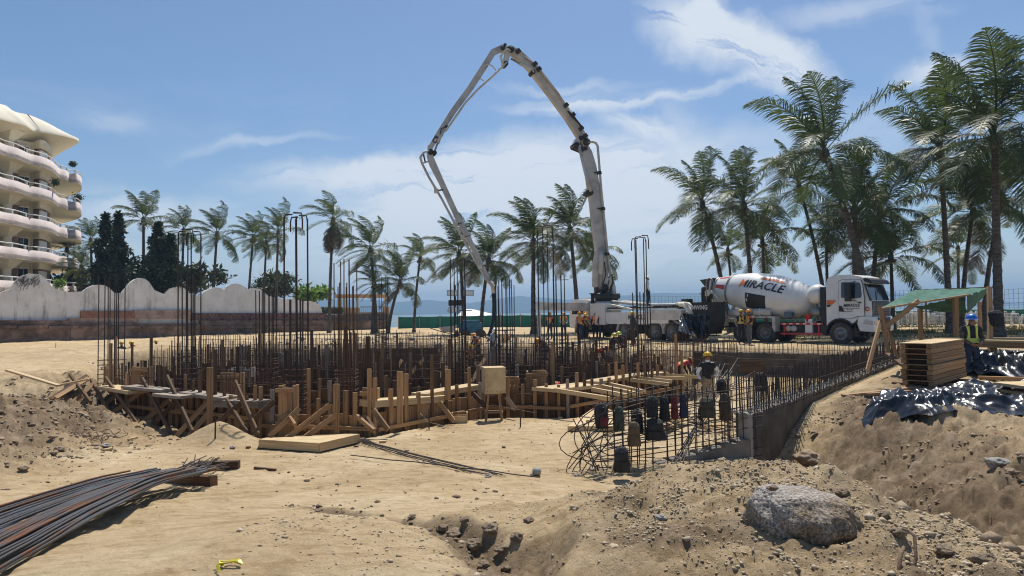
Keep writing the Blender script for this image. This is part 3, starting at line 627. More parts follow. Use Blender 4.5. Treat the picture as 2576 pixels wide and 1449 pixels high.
for x, y in ((17, 54.5), (22, 53.2), (26, 52), (31, 51.2), (36, 50.6)): beam('post', (x, y, -1.9), (x, y, .6), .10, .10, 'g', wf)
# white canopy beyond the green fence
tt = empty('beach_tent', P(1183, 795, 92), label='white tent roof showing over the green screen fence', cat='tent')
a, b_, c_, d_ = P(1148, 796, 90), P(1222, 794, 90), P(1168, 777, 93), P(1195, 779, 93); e_ = P(1240, 790, 96)
MB().add([a, b_, d_, c_, e_, P(1160, 790, 97)], [(0, 1, 2, 3), (1, 4, 2), (2, 4, 5, 3), (3, 5, 0)]).put('roof', WHITEP, tt, Matrix(), False)
for x in (1150, 1220, 1238): p = P(x, 795, 91); beam('pole', (p.x, p.y, -1.9), (p.x, p.y, p.z), .08, .08, 'g', tt)
# ------------------------------------------------------------------ palms
LEAF = mat('palm_leaf', (.036, .062, .016), (.10, .13, .034), rough=.45, scale=1.2, spec=.35, trans=.24, rnd=.35)
LEAFY = mat('palm_leaf_yellow', (.10, .085, .03), (.19, .15, .055), rough=.5, scale=1.2, trans=.2, rnd=.3)
DEAD = mat('dead_frond', (.10, .07, .045), (.20, .15, .10), rough=.9, scale=2, rnd=.3)
BARK = mat('palm_bark', (.055, .045, .038), (.15, .125, .10), rough=.9, scale=1.0, stretch=(3, 3, 9), bump=.6, bscale=1.5, bdist=.05)
def frond_mesh(az_, el_, wind, seed, m, nl=46, curl=1.0):
    """a feather leaf of unit length; az_/el_ of its base; wind pushes it towards -X"""
    rg = random.Random(seed); v = []; f = []
    d = Vector((math.cos(az_) * math.cos(el_), math.sin(az_) * math.cos(el_), math.sin(el_))); p = Vector((0, 0, 0)); ns = 16; pts = [p.copy()]; dirs = [d.copy()]
    for i in range(ns):
        t = i / ns; g = (.03 + .135 * t) * curl * (1.05 - .35 * abs(d.z)); wv = Vector((-1, .25, .08)) * wind * (.02 + .15 * t)
        d = (d + Vector((0, 0, -g)) + wv).normalized(); p = p + d / ns; pts.append(p.copy()); dirs.append(d.copy())
    for i in range(ns + 1):      # rachis
        t = i / ns; r = .011 * (1 - t) ** .8 + .0015; s = dirs[i].cross(Vector((0, 0, 1))); s = s.normalized() if s.length > .01 else Vector((1, 0, 0)); u = s.cross(dirs[i])
        k = len(v); v += [pts[i] + s * r, pts[i] - s * r, pts[i] - u * r * -.8]
        if i < ns: f += [(k, k + 3, k + 4, k + 1), (k + 1, k + 4, k + 5, k + 2), (k + 2, k + 5, k + 3, k)]
    for j in range(nl):
        t = .14 + .86 * (j + .5) / nl; x = t * ns; i = min(int(x), ns - 1); a = x - i; q0 = pts[i].lerp(pts[i + 1], a); dd = dirs[i].lerp(dirs[i + 1], a).normalized()
        s = dd.cross(Vector((0, 0, 1))); s = s.normalized() if s.length > .01 else Vector((math.sin(az_), -math.cos(az_), 0)); u = s.cross(dd)
        L_ = .30 * (math.sin(math.pi * min(1, t * .93 + .09)) ** .6) * rg.uniform(.82, 1.1) + .03
        for sg in (-1, 1):
            if rg.random() < .05: continue
            l = (s * sg * .85 + dd * rg.uniform(.45, .8) + u * rg.uniform(.0, .25)).normalized(); l2 = (l + Vector((0, 0, -.5)) * rg.uniform(.5, 1.3) + Vector((-1, .2, 0)) * wind * 1.0).normalized(); l3 = (l2 + Vector((0, 0, -.55)) + Vector((-1, .2, 0)) * wind * .8).normalized()
            w = .0050 * rg.uniform(.8, 1.25); k = len(v); pw = dd * w
            m1 = q0 + l * L_ * .38; m2 = m1 + l2 * L_ * .36
            v += [q0 - pw, q0 + pw, m1 + pw * 1.25, m1 - pw * 1.25, m2 + pw, m2 - pw, m2 + l3 * L_ * .28]
            f += [(k, k + 1, k + 2, k + 3), (k + 3, k + 2, k + 4, k + 5), (k + 5, k + 4, k + 6)]
    return mk(v, f, m, 'frond')
FR = {}
def frond(kind, ia, ie, wind):
    key = (kind, ia, ie, wind)
    if key not in FR:
        el_ = [R(76), R(54), R(30), R(9), R(-14), R(-42)][ie]; FR[key] = frond_mesh(ia * math.pi / 6 + .2 * (ie % 2), el_, wind, hash(key[1:3]) & 4095, LEAF if kind == 'g' else DEAD, 72 if wind < .9 else 54, [.55, .95, 1.15, 1.2, 1.1, .9][ie])
    return FR[key]
NUT = mat('coconut', (.10, .09, .03), (.17, .13, .05), rough=.6, scale=3)
nutm = MB().lathe([(-.13, .02), (-.09, .10), (0, .14), (.09, .10), (.13, .02)], 8).mesh(NUT, 'coconut')
def palm(cx, cy, bx, by, Y, rad, label, wind=.3, nf=22, tw=.17, dead=0, group='coconut palms along the beach', ybase=None, lean=0):
    c = P(cx, cy, Y); b_ = P(bx, by, Y); zb = ybase if ybase is not None else min(-1.6, hz(b_.x, Y))
    k = (zb - c.z) / ((b_.z - c.z) or -1); bb = Vector((c.x + (b_.x - c.x) * min(k, 2.5), Y, zb - .15))
    nf = nf + 1 if wind > .5 else nf - 3; tw = tw * (1 if wind > .5 else .88); root = empty('coconut_palm', (bb.x, bb.y, bb.z + .15), label=label, cat='palm tree', group=group)
    Lf = rad / F * Y * (1.55 if wind > .5 else 1.6); tp = []; rr = []; n = 26; H = c.z - bb.z
    for i in range(n + 1):
        t = i / n; w = bb.lerp(c, t); s = (b_.x - c.x) * .18 * math.sin(math.pi * t); w.x += s * (1 if cx < bx else 1); tp.append(w)
        rr.append((tw * (1.15 - .45 * t) + .22 * tw * max(0, 1 - t * 7) ** 2 * 3) * (1 + (.06 if i % 2 else -.03)))
    tp2 = []; rr2 = []
    for i in range(n):
        for k_ in range(3):
            a = k_ / 3; tp2.append(tp[i].lerp(tp[i + 1], a)); rr2.append((rr[i] * (1 - a) + rr[i + 1] * a) * (1 + (.07 if k_ == 0 else 0)))
    tp2.append(tp[-1]); rr2.append(rr[-1] * 1.1)
    MB().tube(tp2, rr2, 9).put('trunk', BARK, root, Matrix(), False)
    MB().tube([c - Vector((0, 0, .5)), c - Vector((0, 0, .2)), c + Vector((0, 0, .15)), c + Vector((0, 0, .4))], [tw * .8, tw * 1.5, tw * 1.2, tw * .4], 8).put('leaf_base', BARK, root, Matrix(), False)
    g = 2.399; rg = random.Random(int(cx * 7 + cy))
    for i in range(nf):
        t = (i + .5) / nf; ie = min(5, int(t ** .85 * 6)); ia = int(round((i * g) / (math.pi / 6))) % 12
        if ie >= 4 and rg.random() < (.7 if ie == 5 else .35): continue
        sc_ = Lf * rg.uniform(.86, 1.08) * [.9, 1, 1.03, 1, .95, .85][ie]
        M = Matrix.Translation(c + Vector((0, 0, .15 - .1 * ie))) @ Matrix.Rotation(rg.uniform(-.12, .12), 4, 'Z') @ Matrix.Rotation(rg.uniform(-.1, .1), 4, 'Y') @ Matrix.Scale(sc_, 4)
        o = link('frond', frond('g', ia, ie, wind), root, M)
        if ie >= 4 and rg.random() < .12: o.material_slots[0].link = 'OBJECT'; o.material_slots[0].material = LEAFY
    for i in range(dead):
        M = Matrix.Translation(c - Vector((0, 0, .35))) @ Matrix.Rotation(i * 1.1, 4, 'Z') @ Matrix.Rotation(R(62 + 8 * math.sin(i)), 4, 'Y') @ Matrix.Scale(Lf * rg.uniform(.7, .95), 4)
        o = link('frond', frond('d', 0, 3, 0.01), root, M)
    for i in range(5):
        a = i * 1.3; link('coconut', nutm, root, Matrix.Translation(c + Vector((math.cos(a) * .28, math.sin(a) * .28, -.35 - .1 * (i % 2)))) @ Matrix.Rotation(R(90), 4, 'Y') @ Matrix.Scale(.95, 4))
    return root
WL_, WM_, WS_ = .95, .6, .28
PL = [
 (228, 605, 232, 735, 74, 46, 'windswept coconut palm beside the cream apartment building', WL_, 20, .15, 0),
 (168, 628, 172, 740, 72, 46, 'low coconut palm half hidden behind the apartment building', WL_, 18, .15, 0),
 (205, 672, 207, 745, 66, 40, 'short coconut palm low between building and dark trees', WL_, 18, .15, 0),
 (361, 553, 361, 735, 72, 56, 'tall coconut palm rising between the two pairs of dark trees', WM_, 20, .17, 0),
 (462, 580, 458, 735, 76, 48, 'coconut palm behind the rebar cage just right of the dark trees', WL_, 20, .15, 0),
 (546, 590, 538, 735, 74, 58, 'windswept coconut palm standing alone over the leafy shrub', WL_, 20, .16, 0),
 (637, 598, 628, 730, 76, 52, 'leftmost palm of the three crowded left of the tall rebar hooks', WL_, 20, .14, 0),
 (670, 612, 665, 740, 78, 44, 'middle palm of the three crowded left of the tall rebar hooks', WL_, 18, .14, 0),
 (700, 585, 696, 735, 74, 58, 'rightmost palm of the three crowded left of the tall rebar hooks', WL_, 20, .15, 2),
 (838, 553, 830, 775, 70, 60, 'tall palm with a brown skirt of dead fronds above the hedge', WL_, 16, .16, 9),
 (932, 628, 944, 800, 68, 68, 'large windswept palm leaning over the ochre pergola', WL_, 22, .17, 0),
 (942, 712, 938, 805, 66, 40, 'short bushy palm in front of the pergola', WM_, 18, .14, 0),
 (1006, 712, 982, 812, 66, 60, 'short palm with a strongly leaning trunk right of the pergola', WM_, 20, .15, 0),
 (1057, 648, 1044, 800, 68, 52, 'slim palm with a wind-blown crown left of the hanging boom end', WL_, 18, .13, 0),
 (1155, 640, 1168, 812, 60, 78, 'palm behind the lower boom section with drooping fronds', WM_, 22, .16, 0),
 (1230, 655, 1212, 812, 58, 74, 'palm behind the hose tip of the boom', WM_, 22, .16, 2),
 (1342, 608, 1342, 822, 56, 88, 'tall palm with a thick dark trunk left of the pump cab', WM_, 24, .19, 0),
 (1434, 577, 1448, 745, 58, 84, 'tall palm right behind the pump mast', WM_, 24, .18, 0),
 (1492, 640, 1500, 780, 62, 60, 'smaller palm partly hidden by the vertical boom section', WM_, 18, .15, 0),
 (1767, 513, 1806, 690, 50, 98, 'leftmost large palm above the mixer truck hopper', WS_, 24, .18, 3),
 (1872, 517, 1886, 690, 48, 108, 'palm with an upright crown above the mixer drum', WS_, 24, .18, 2),
 (1831, 630, 1838, 700, 56, 46, 'small palm peeking between trunks behind the mixer drum', WS_, 16, .13, 0),
 (1918, 606, 1922, 700, 54, 78, 'low palm behind the middle of the mixer drum', WS_, 20, .15, 0),
 (2010, 465, 2062, 715, 52, 92, 'slim leaning palm left of the tallest one above the cab', WS_, 22, .16, 1),
 (2075, 385, 2158, 691, 43, 152, 'tall leaning palm rising right above the mixer cab', WS_, 24, .24, 0),
 (2078, 586, 2081, 715, 54, 66, 'low palm with hanging fronds left of the mixer cab', WS_, 18, .14, 2),
 (2150, 525, 2152, 691, 46, 120, 'thick-trunked palm directly behind the truck cab roof', WS_, 24, .22, 3),
 (2216, 530, 2200, 700, 49, 108, 'palm right of the cab roof crossing its neighbours', WS_, 22, .18, 2),
 (2241, 645, 2247, 815, 50, 94, 'low palm with spreading crown between cab and awning', WS_, 22, .16, 0),
 (2366, 385, 2384, 725, 44, 150, 'tall palm with a straight trunk behind the awning', WS_, 24, .20, 0),
 (2410, 627, 2412, 760, 56, 66, 'small far palm behind the awning between two trunks', WS_, 18, .14, 0),
 (2448, 530, 2428, 725, 49, 112, 'palm with a slightly leaning trunk behind the awning top', WS_, 22, .18, 2),
 (2502, 350, 2512, 782, 38, 178, 'tallest nearest palm with a thick ringed trunk at the right edge', WS_, 24, .25, 0),
 (2522, 495, 2488, 720, 46, 112, 'palm whose trunk passes behind the awning corner post', WS_, 22, .17, 1),
 (2640, 315, 2660, 760, 37, 150, 'palm beyond the right edge with fronds reaching into view', WS_, 22, .22, 0),
]
for a in PL:
    cx, cy, bx, by, Y, rad, lab, wd_, nf, tw, dd = a
    palm(cx, cy, bx, by, Y, rad, lab, wd_, nf, tw, dd if dd > 5 else dd // 2, ybase=(-1.4 if cx < 720 else None))
# ------------------------------------------------------------------ broadleaf trees and shrubs
def leafcloud(n, fn, size, seed, m, name='foliage', parent=None, asp=.45):
    rg = np.random.RandomState(seed); pts = fn(n, rg); k = len(pts)
    d = rg.normal(size=(k, 3)); d[:, 2] -= .3; d /= np.linalg.norm(d, axis=1)[:, None]; u = rg.normal(size=(k, 3)); u -= (u * d).sum(1)[:, None] * d; u /= np.linalg.norm(u, axis=1)[:, None]
    s = size * rg.uniform(.6, 1.3, k)[:, None]
    V = np.stack([pts, pts + d * s * .5 + u * s * asp * .5, pts + d * s, pts + d * s * .5 - u * s * asp * .5], 1).reshape(-1, 3)
    me_ = bpy.data.meshes.new(name); me_.vertices.add(k * 4); me_.vertices.foreach_set('co', V.reshape(-1).astype(np.float32))
    me_.loops.add(k * 4); me_.loops.foreach_set('vertex_index', np.arange(k * 4, dtype=np.int32)); me_.polygons.add(k); me_.polygons.foreach_set('loop_start', np.arange(0, k * 4, 4, dtype=np.int32)); me_.update(calc_edges=True); me_.materials.append(m)
    return link(name, me_, parent, Matrix())
DKG = mat('dark_leaf', (.014, .028, .012), (.04, .06, .022), rough=.5, scale=3, trans=.1)
BRG = mat('bright_leaf', (.06, .12, .02), (.16, .26, .045), rough=.4, scale=1.5, trans=.3)
MDG = mat('mid_leaf', (.03, .05, .018), (.08, .10, .035), rough=.5, scale=2, trans=.15)
def column_tree(x, yt, yb, w, Y, lab, seed):
    t_ = P(x, yt, Y); b_ = P(x, yb, Y); H = t_.z - b_.z; wr = w / F * Y / 2
    root = empty('columnar_tree', (b_.x, Y, -1.6), label=lab, cat='tree', group='dark columnar trees behind the white wall')
    MB().tube([(b_.x, Y, -1.7), (t_.x, Y, b_.z + H * .5), (t_.x, Y, t_.z - .3)], [.12, .08, .02], 6).put('trunk', BARK, root, Matrix(), False)
    def fn(n, rg):
        h = rg.uniform(0, 1, n) ** 1.15; lob = 1 + .35 * np.sin(h * 23 + seed) + .2 * np.sin(h * 51); a = rg.uniform(0, 6.28, n); r = wr * (np.minimum(1, (1 - h) * 1.6 + .03)) * lob * rg.uniform(.2, 1, n) ** .5 * (1 + .25 * np.sin(a * 3 + h * 15)) * np.minimum(1, .55 + h * 3)
        return np.stack([b_.x + (t_.x - b_.x) * h + r * np.cos(a), Y + r * np.sin(a), b_.z + h * H], 1)
    leafcloud(5200, fn, .42, seed, DKG, parent=root)
column_tree(266, 540, 735, 56, 66, 'leftmost dark columnar tree behind the white wall', 1)
column_tree(298, 536, 735, 46, 65, 'second dark columnar tree, narrow with a thin spire', 2)
column_tree(398, 560, 738, 66, 66, 'thickest dark columnar tree right of the tall lone palm', 3)
column_tree(430, 592, 738, 44, 66, 'shorter dark columnar tree touching its thick neighbour', 4)
def shrub(x, y, w, h, Y, m, lab, seed, n=2500, s=.4, name='shrub'):
    c = P(x, y, Y); s *= 1.0; rx = w / F * Y / 2; rz2 = h / F * Y / 2
    root = empty(name, (c.x, Y, -1.6), label=lab, cat='shrub')
    mb = MB()
    for i in range(4): mb.tube([(c.x, Y, -1.7), (c.x + rnd(-.5, .5) * rx, Y + rnd(-.3, .3), c.z)], [.07, .03], 5)
    mb.put('stem', BARK, root, Matrix(), False)
    def fn(n, rg):
        k = 14; cc = rg.normal(size=(k, 3)) * np.array([.45, .4, .38]); i = rg.randint(0, k, n); q_ = cc[i] + rg.normal(size=(n, 3)) * .22
        return np.stack([c.x + q_[:, 0] * rx, Y + q_[:, 1] * rx, c.z + q_[:, 2] * rz2], 1)
    leafcloud(n, fn, s, seed, m, parent=root); return root
shrub(343, 690, 90, 90, 70, DKG, 'twiggy dark bush between the two pairs of columnar trees', 11, 2200)
shrub(478, 702, 120, 76, 76, MDG, 'spreading palm-like bush behind the white wall under the lone palm', 12, 2600, .7)
shrub(680, 716, 110, 58, 81, MDG, 'dense round bush on the white wall left of the tall rebar hooks', 13, 4200, .45)
shrub(787, 740, 80, 42, 84, BRG, 'bright green broad-leaved shrub at the low end of the white wall', 14, 1300, .75)
shrub(180, 715, 120, 90, 70, MDG, 'tangled greenery between building and columnar trees', 15, 2400, .6)
hg = empty('hedge', P(835, 785, 80), label='clipped green hedge between the white wall and the pergola', cat='hedge')
hc = P(835, 781, 80)
leafcloud(3000, lambda n, rg: np.stack([hc.x + rg.uniform(-1.3, 1.3, n), 80 + rg.uniform(-.4, .4, n), hc.z + rg.uniform(-.4, .38, n)], 1), .16, 5, MDG, parent=hg)
for k_ in range(3):
    rt = empty('bare_creeper', RL(70 + k_ * 8, 700, WA, WB)) if False else None
# creeper twigs on the first hump
cr = MB(); rg = random.Random(3)
for i in range(26):
    x0 = rg.uniform(48, 105); y0 = rg.uniform(690, 712); p = [RL(x0 - j * rg.uniform(2, 5), y0 + j * rg.uniform(1, 6), WA, WB) + ft * .06 for j in range(5)]; cr.tube(p, .018, 3)
tag(cr.put('bare_creeper', BARK), 'bare dark creeper twigs clinging to the first white hump', 'creeper')
# ================================================================== trucks
WP = mat('truck_white', (.70, .69, .65), (.80, .79, .76), rough=.32, scale=1.6, spec=.5)
WD = mat('truck_white_dirty', (.40, .37, .32), (.66, .63, .57), rough=.55, scale=1.7, bump=.05, c3=(.56, .53, .47), detail=9)
BK = mat('black_plastic', (.018, .018, .019), rough=.5)
CH = mat('chassis_black', (.02, .019, .018), (.05, .045, .04), rough=.7, scale=3)
TY = mat('tyre_rubber', (.035, .032, .03), (.085, .075, .065), rough=.9, scale=5, bump=.2, bscale=30)
RM = mat('rim_steel', (.16, .155, .15), (.28, .27, .255), rough=.55, scale=8, metal=.5)
RED = mat('signal_red', (.50, .02, .025), (.58, .04, .04), rough=.45, scale=3)
ORA = mat('signal_orange', (.75, .16, .03), rough=.45)
NAVY = mat('lettering_dark', (.02, .022, .03), rough=.5)
CHR = mat('lamp_glass', (.55, .56, .58), rough=.15, metal=.6)
TGL = mat('truck_glass', (.012, .014, .017), rough=.05, spec=1)
STL = mat('bare_steel', (.22, .21, .20), (.36, .35, .33), rough=.5, metal=.6, scale=5)
ORL = mat('lamp_orange', (.75, .20, .03), rough=.3)
def text_mesh(s, size, m, extr=.004, cuts=0, shear=0, sp=1.0, bold=0):
    cu = bpy.data.curves.new('lettering', 'FONT'); cu.body = s; cu.size = size; cu.extrude = extr; cu.shear = shear; cu.space_character = sp; cu.resolution_u = 2; cu.offset = bold
    cu.align_x = 'CENTER'; cu.align_y = 'CENTER'; o = bpy.data.objects.new('lettering', cu); COL.objects.link(o)
    dg = bpy.context.evaluated_depsgraph_get(); dg.update(); me_ = bpy.data.meshes.new_from_object(o.evaluated_get(dg)); bpy.data.objects.remove(o); bpy.data.curves.remove(cu)
    if cuts:
        bm = bmesh.new(); bm.from_mesh(me_); bmesh.ops.triangulate(bm, faces=bm.faces); bmesh.ops.subdivide_edges(bm, edges=bm.edges, cuts=cuts, use_grid_fill=True); bm.to_mesh(me_); bm.free()
    me_.materials.clear(); me_.materials.append(m); return me_
def wheel(parent, x, y, side, rad=.52, w=.30, dual=False, front=False):
    """side: -1 the right of the vehicle, +1 the left; the tyre's outer face at y"""
    M = Matrix.Translation((x, y, rad)) @ Matrix.Rotation(R(90 if side > 0 else -90), 4, 'Z')
    k = .0
    t_ = MB().lathe([(-w, rad * .62), (-w + .02, rad * .9), (-w + .06, rad), (-w / 2, rad * 1.005), (-.06, rad), (-.01, rad * .93), (.0, rad * .78), (-.02, rad * .60)], 40, cap=False)
    for i in range(40):      # tread lugs
        a = 2 * math.pi * i / 40; c, s = math.cos(a), math.sin(a); t_.box((-w + .05, -.018, rad - .012), (-.05, .018, rad + .012), 0, Matrix.Rotation(a, 4, 'X'))
    root = link('wheel', t_.mesh(TY, 'wheel'), parent, M, True)
    r_ = MB()
    if front: r_.lathe([(-.05, rad * .61), (-.03, rad * .60), (-.06, rad * .55), (-.05, rad * .40), (-.02, rad * .36), (.03, rad * .24), (.05, rad * .22), (.05, .001)], 32, cap=False)
    else: r_.lathe([(-.04, rad * .62), (-.02, rad * .60), (-.16, rad * .52), (-.20, rad * .40), (-.18, rad * .30), (-.02, rad * .22), (.0, rad * .18), (.0, .001)], 32, cap=False)
    rim = r_.put('rim', RM, root)
    b_ = MB()
    for i in range(10):
        a = 2 * math.pi * i / 10; b_.tube([(-.08 if front else -.20, math.cos(a) * rad * .33, math.sin(a) * rad * .33), (.0 if front else -.15, math.cos(a) * rad * .33, math.sin(a) * rad * .33)], .02, 6)
    b_.put('wheel_nuts', STL, root)['kind'] = 'stuff'
    if dual: MB().lathe([(-w * 2 - .05, rad * .6), (-w * 2 - .03, rad * .95), (-w * 2 + .02, rad), (-w - .08, rad), (-w - .03, rad * .92), (-w - .03, rad * .6)], 32, cap=False).put('inner_tyre', TY, root)
    return root
def arch(mb, x, z, r0, r1, y0, y1, a0, a1, n=12, mi=0):
    v = []; 
    for i in range(n + 1):
        a = R(a0 + (a1 - a0) * i / n)
        for r, y in ((r0, y0), (r1, y0), (r1, y1), (r0, y1)): v.append((x + r * math.cos(a), y, z + r * math.sin(a)))
    f = []
    for i in range(n):
        for k in range(4): f.append((i * 4 + k, i * 4 + (k + 1) % 4, i * 4 + 4 + (k + 1) % 4, i * 4 + 4 + k))
    mb.add(v, f, True, mi)
# ------------------------------------------------------------------ mixer truck (x forward, near side is y = -1.25)
mx_dir = Vector((.669, -.743)); mo = Vector((16.98, 34.35)); mz = -1.81
mt = empty('concrete_mixer_truck', (mo.x, mo.y, mz), math.atan2(mx_dir.y, mx_dir.x), 'white concrete mixer truck with MIRACLE lettering on its drum, facing right', 'truck')
MX = PM[mt.name]
mb = MB(); mb.box((-6.9, -.45, .78), (1.1, -.33, 1.06)); mb.box((-6.9, .33, .78), (1.1, .45, 1.06))
for x in (-6.8, -5.9, -4.6, -3.2, -2, -.9, .8): mb.box((x - .08, -.34, .82), (x + .08, .34, 1.02))
for x in (0, -3.9, -5.25): mb.tube([(x, -1.0, .52), (x, 1.0, .52)], .11, 8); mb.box((x - .28, -.35, .36), (x + .28, .35, .76))
mb.box((-2.9, -1.0, .55), (-1.0, -.5, .95)); mb.box((-2.9, .5, .5), (-1.0, 1.05, 1.0)); mb.box((-1.1, -.9, .5), (-.55, .9, 1.5)); mb.put('chassis', CH, mt)
wheel(mt, 0, -1.25, -1, .54, .32, front=True); wheel(mt, 0, 1.25, 1, .54, .32, front=True)
for x in (-3.9, -5.25): wheel(mt, x, -1.27, -1, .53, .29, True); wheel(mt, x, 1.27, 1, .53, .29, True)
# cab: side profile in (x, z), with a wheel arch cut
prof = [(-.66, .92), (-.66, 3.05), (-.60, 3.25), (-.40, 3.38), (.0, 3.42), (.55, 3.40), (1.0, 3.28), (1.14, 3.14), (1.22, 2.95), (1.44, 2.10), (1.46, 1.55), (1.44, 1.32), (.86, 1.32), (.80, 1.22), (.72, 1.02)]
ar = [(.70 * math.cos(R(a)), .54 + .72 * math.sin(R(a))) for a in range(40, 141, 10)]
cabm = MB(); pr = prof[:-1] + ar
Yc = 1.22
n = len(pr); taper = [(x, (Yc if z < 2.2 else Yc - (z - 2.2) * .085) - (.10 if x > 1.1 else 0)) for x, z in pr]
v = [(x, -t_[1], z) for (x, z), t_ in zip(pr, taper)] + [(x, t_[1], z) for (x, z), t_ in zip(pr, taper)]
cabm.add(v, [tuple(range(n)), tuple(range(2 * n - 1, n - 1, -1))]); cabm.add(v, [(i, i + n, (i + 1) % n + n, (i + 1) % n) for i in range(n)], False)
cab = cabm.put('cab', WP, mt)
bv = cab.modifiers.new('bevel', 'BEVEL'); bv.width = .05; bv.segments = 3; bv.limit_method = 'ANGLE'; bv.angle_limit = R(50)
def qslab(pts, y0, y1): return MB().prism(pts, y0, y1)
def skinpoly(pts, off=.012, th=.02): 
    """panel following the slanted side of the cab"""
    f = lambda z: (Yc if z < 2.2 else Yc - (z - 2.2) * .085)
    n = len(pts); v = [(x, -(f(z) + off), z) for x, z in pts] + [(x, -(f(z) - th), z) for x, z in pts]
    return MB().add(v, [tuple(range(n)), tuple(range(2 * n - 1, n - 1, -1))] + [(i, i + n, (i + 1) % n + n, (i + 1) % n) for i in range(n)])
door = skinpoly([(-.04, 1.30), (-.04, 3.10), (.10, 3.16), (.98, 3.12), (1.06, 2.95), (1.14, 2.30), (1.14, 1.40), (.82, 1.38), (.62, 1.30)]).put('door', WP, cab)
skinpoly([(-.055, 1.28), (-.055, 3.12), (.09, 3.18), (1.0, 3.14), (1.08, 2.95), (1.16, 2.30), (1.16, 1.38), (.82, 1.36), (.62, 1.28)], .004).put('door_gap', BK, cab)
skinpoly([(.08, 2.30), (.08, 3.0), (.13, 3.05), (.93, 3.01), (.99, 2.9), (1.05, 2.42), (1.0, 2.27), (.55, 2.22)], .018).put('side_window', TGL, door)
skinpoly([(.48, 2.2), (.48, 3.03), (.53, 3.03), (.53, 2.2)], .024).put('window_bar', BK, door)
skinpoly([(-.03, 1.62), (.22, 1.60), (.10, 1.88), (-.03, 1.90)], .02).put('door_vent', BK, door)
skinpoly([(.86, 2.08), (1.02, 2.06), (1.02, 2.0), (.86, 2.02)], .035).put('door_handle', BK, door)
skinpoly([(-.62, 2.18), (-.18, 2.16), (-.36, 1.98), (-.62, 1.98)], .014).put('side_flash', ORA, cab)
skinpoly([(-.62, 1.95), (-.40, 1.95), (-.50, 1.86), (-.62, 1.86)], .014).put('side_flash', NAVY, cab)
Rt = Matrix.Rotation(R(90), 4, 'X')
link('lettering', text_mesh('MIRACLE', .19, NAVY, bold=.004, shear=.1), door, Matrix.Translation((.56, -(Yc + .016), 1.90)) @ Rt, True)
for k_, s_ in enumerate(('Ranger 100 Pre-Mixed Concrete', 'T 322 222 0000', 'www.miracle.com')):
    link('lettering', text_mesh(s_, .062 if k_ == 0 else .055, NAVY), door, Matrix.Translation((.52 - .06 * k_, -(Yc + .016), 1.76 - .07 * k_)) @ Rt, True)
skinpoly([(1.18, 1.45), (1.18, 2.2), (1.30, 2.1), (1.42, 1.5)], -.08, .10)
mb = MB(); mb.lathe([(0, .001), (0, .105)], 24, Matrix.Translation((1.27, -1.20, 1.72)) @ Matrix.Rotation(R(-90), 4, 'Z') @ Matrix.Rotation(0, 4, 'X'), cap=True); mb.lathe([(0, .105), (.02, .105), (.02, .001)], 24, Matrix.Translation((1.27, -1.19, 1.72)) @ Matrix.Rotation(R(-90), 4, 'Z')); mb.put('number_disc', RED, cab)
link('lettering', text_mesh('18', .15, WP, bold=.003), cab, Matrix.Translation((1.27, -1.222, 1.72)) @ Rt, True)
# windscreen and front
wsv = [(1.215, -1.06, 2.92), (1.215, 1.06, 2.92), (1.445, 1.10, 2.13), (1.445, -1.10, 2.13)]
MB().add([(x + .015, y, z) for x, y, z in wsv] + [(x - .05, y, z) for x, y, z in wsv], [(0, 1, 2, 3), (7, 6, 5, 4), (0, 3, 7, 4), (1, 0, 4, 5), (2, 1, 5, 6), (3, 2, 6, 7)]).put('windscreen', TGL, cab)
MB().add([(1.19, -1.135, 2.96), (1.19, -1.09, 2.96), (1.45, -1.13, 2.10), (1.45, -1.185, 2.10), (1.14, -1.175, 2.96), (1.40, -1.225, 2.10)], [(0, 1, 2, 3), (4, 0, 3, 5)]).put('windscreen_pillar', BK, cab)
vi = MB(); vi.prism([(1.08, 3.20), (1.20, 3.22), (1.42, 3.12), (1.52, 2.94), (1.44, 2.93), (1.30, 3.02), (1.16, 3.03)], -1.13, 1.13); vi.put('sun_visor', BK, cab)
for y in (-.55, .35): MB().bar((1.47, y, 2.14), (1.36, y + .38, 2.62), .025, .02).put('wiper', BK, cab)
gr = MB(); gr.prism([(1.43, 1.34), (1.49, 1.36), (1.50, 2.02), (1.44, 2.10)], -1.10, 1.10); g_ = gr.put('grille', mat('grille_grey', (.06, .065, .07), rough=.4), cab)
for k_ in range(5): MB().box((1.49, -.85, 1.44 + .12 * k_), (1.515, .85, 1.50 + .12 * k_)).put('grille_bar', BK, g_)
bp_ = MB(); bp_.prism([(.92, .66), (1.52, .62), (1.58, .72), (1.58, 1.20), (1.50, 1.36), (.94, 1.38), (.84, 1.30), (.80, 1.0), (.86, .80)], -1.25, 1.25); bmp = bp_.put('bumper', WP, mt); bv = bmp.modifiers.new('bevel', 'BEVEL'); bv.width = .04; bv.segments = 2
MB().box((1.575, -.75, .72), (1.60, .75, 1.30)).put('bumper_grille', BK, bmp)
for s in (-1, 1): MB().add([(1.08, s * 1.262, 1.02), (1.50, s * 1.262, .96), (1.50, s * 1.262, 1.14), (1.16, s * 1.262, 1.22), (1.592, s * .9, .96), (1.592, s * .9, 1.16), (1.592, s * 1.22, .96), (1.592, s * 1.22, 1.14)], [(0, 1, 2, 3), (6, 4, 5, 7), (1, 6, 7, 2)]).put('headlight', CHR, bmp)
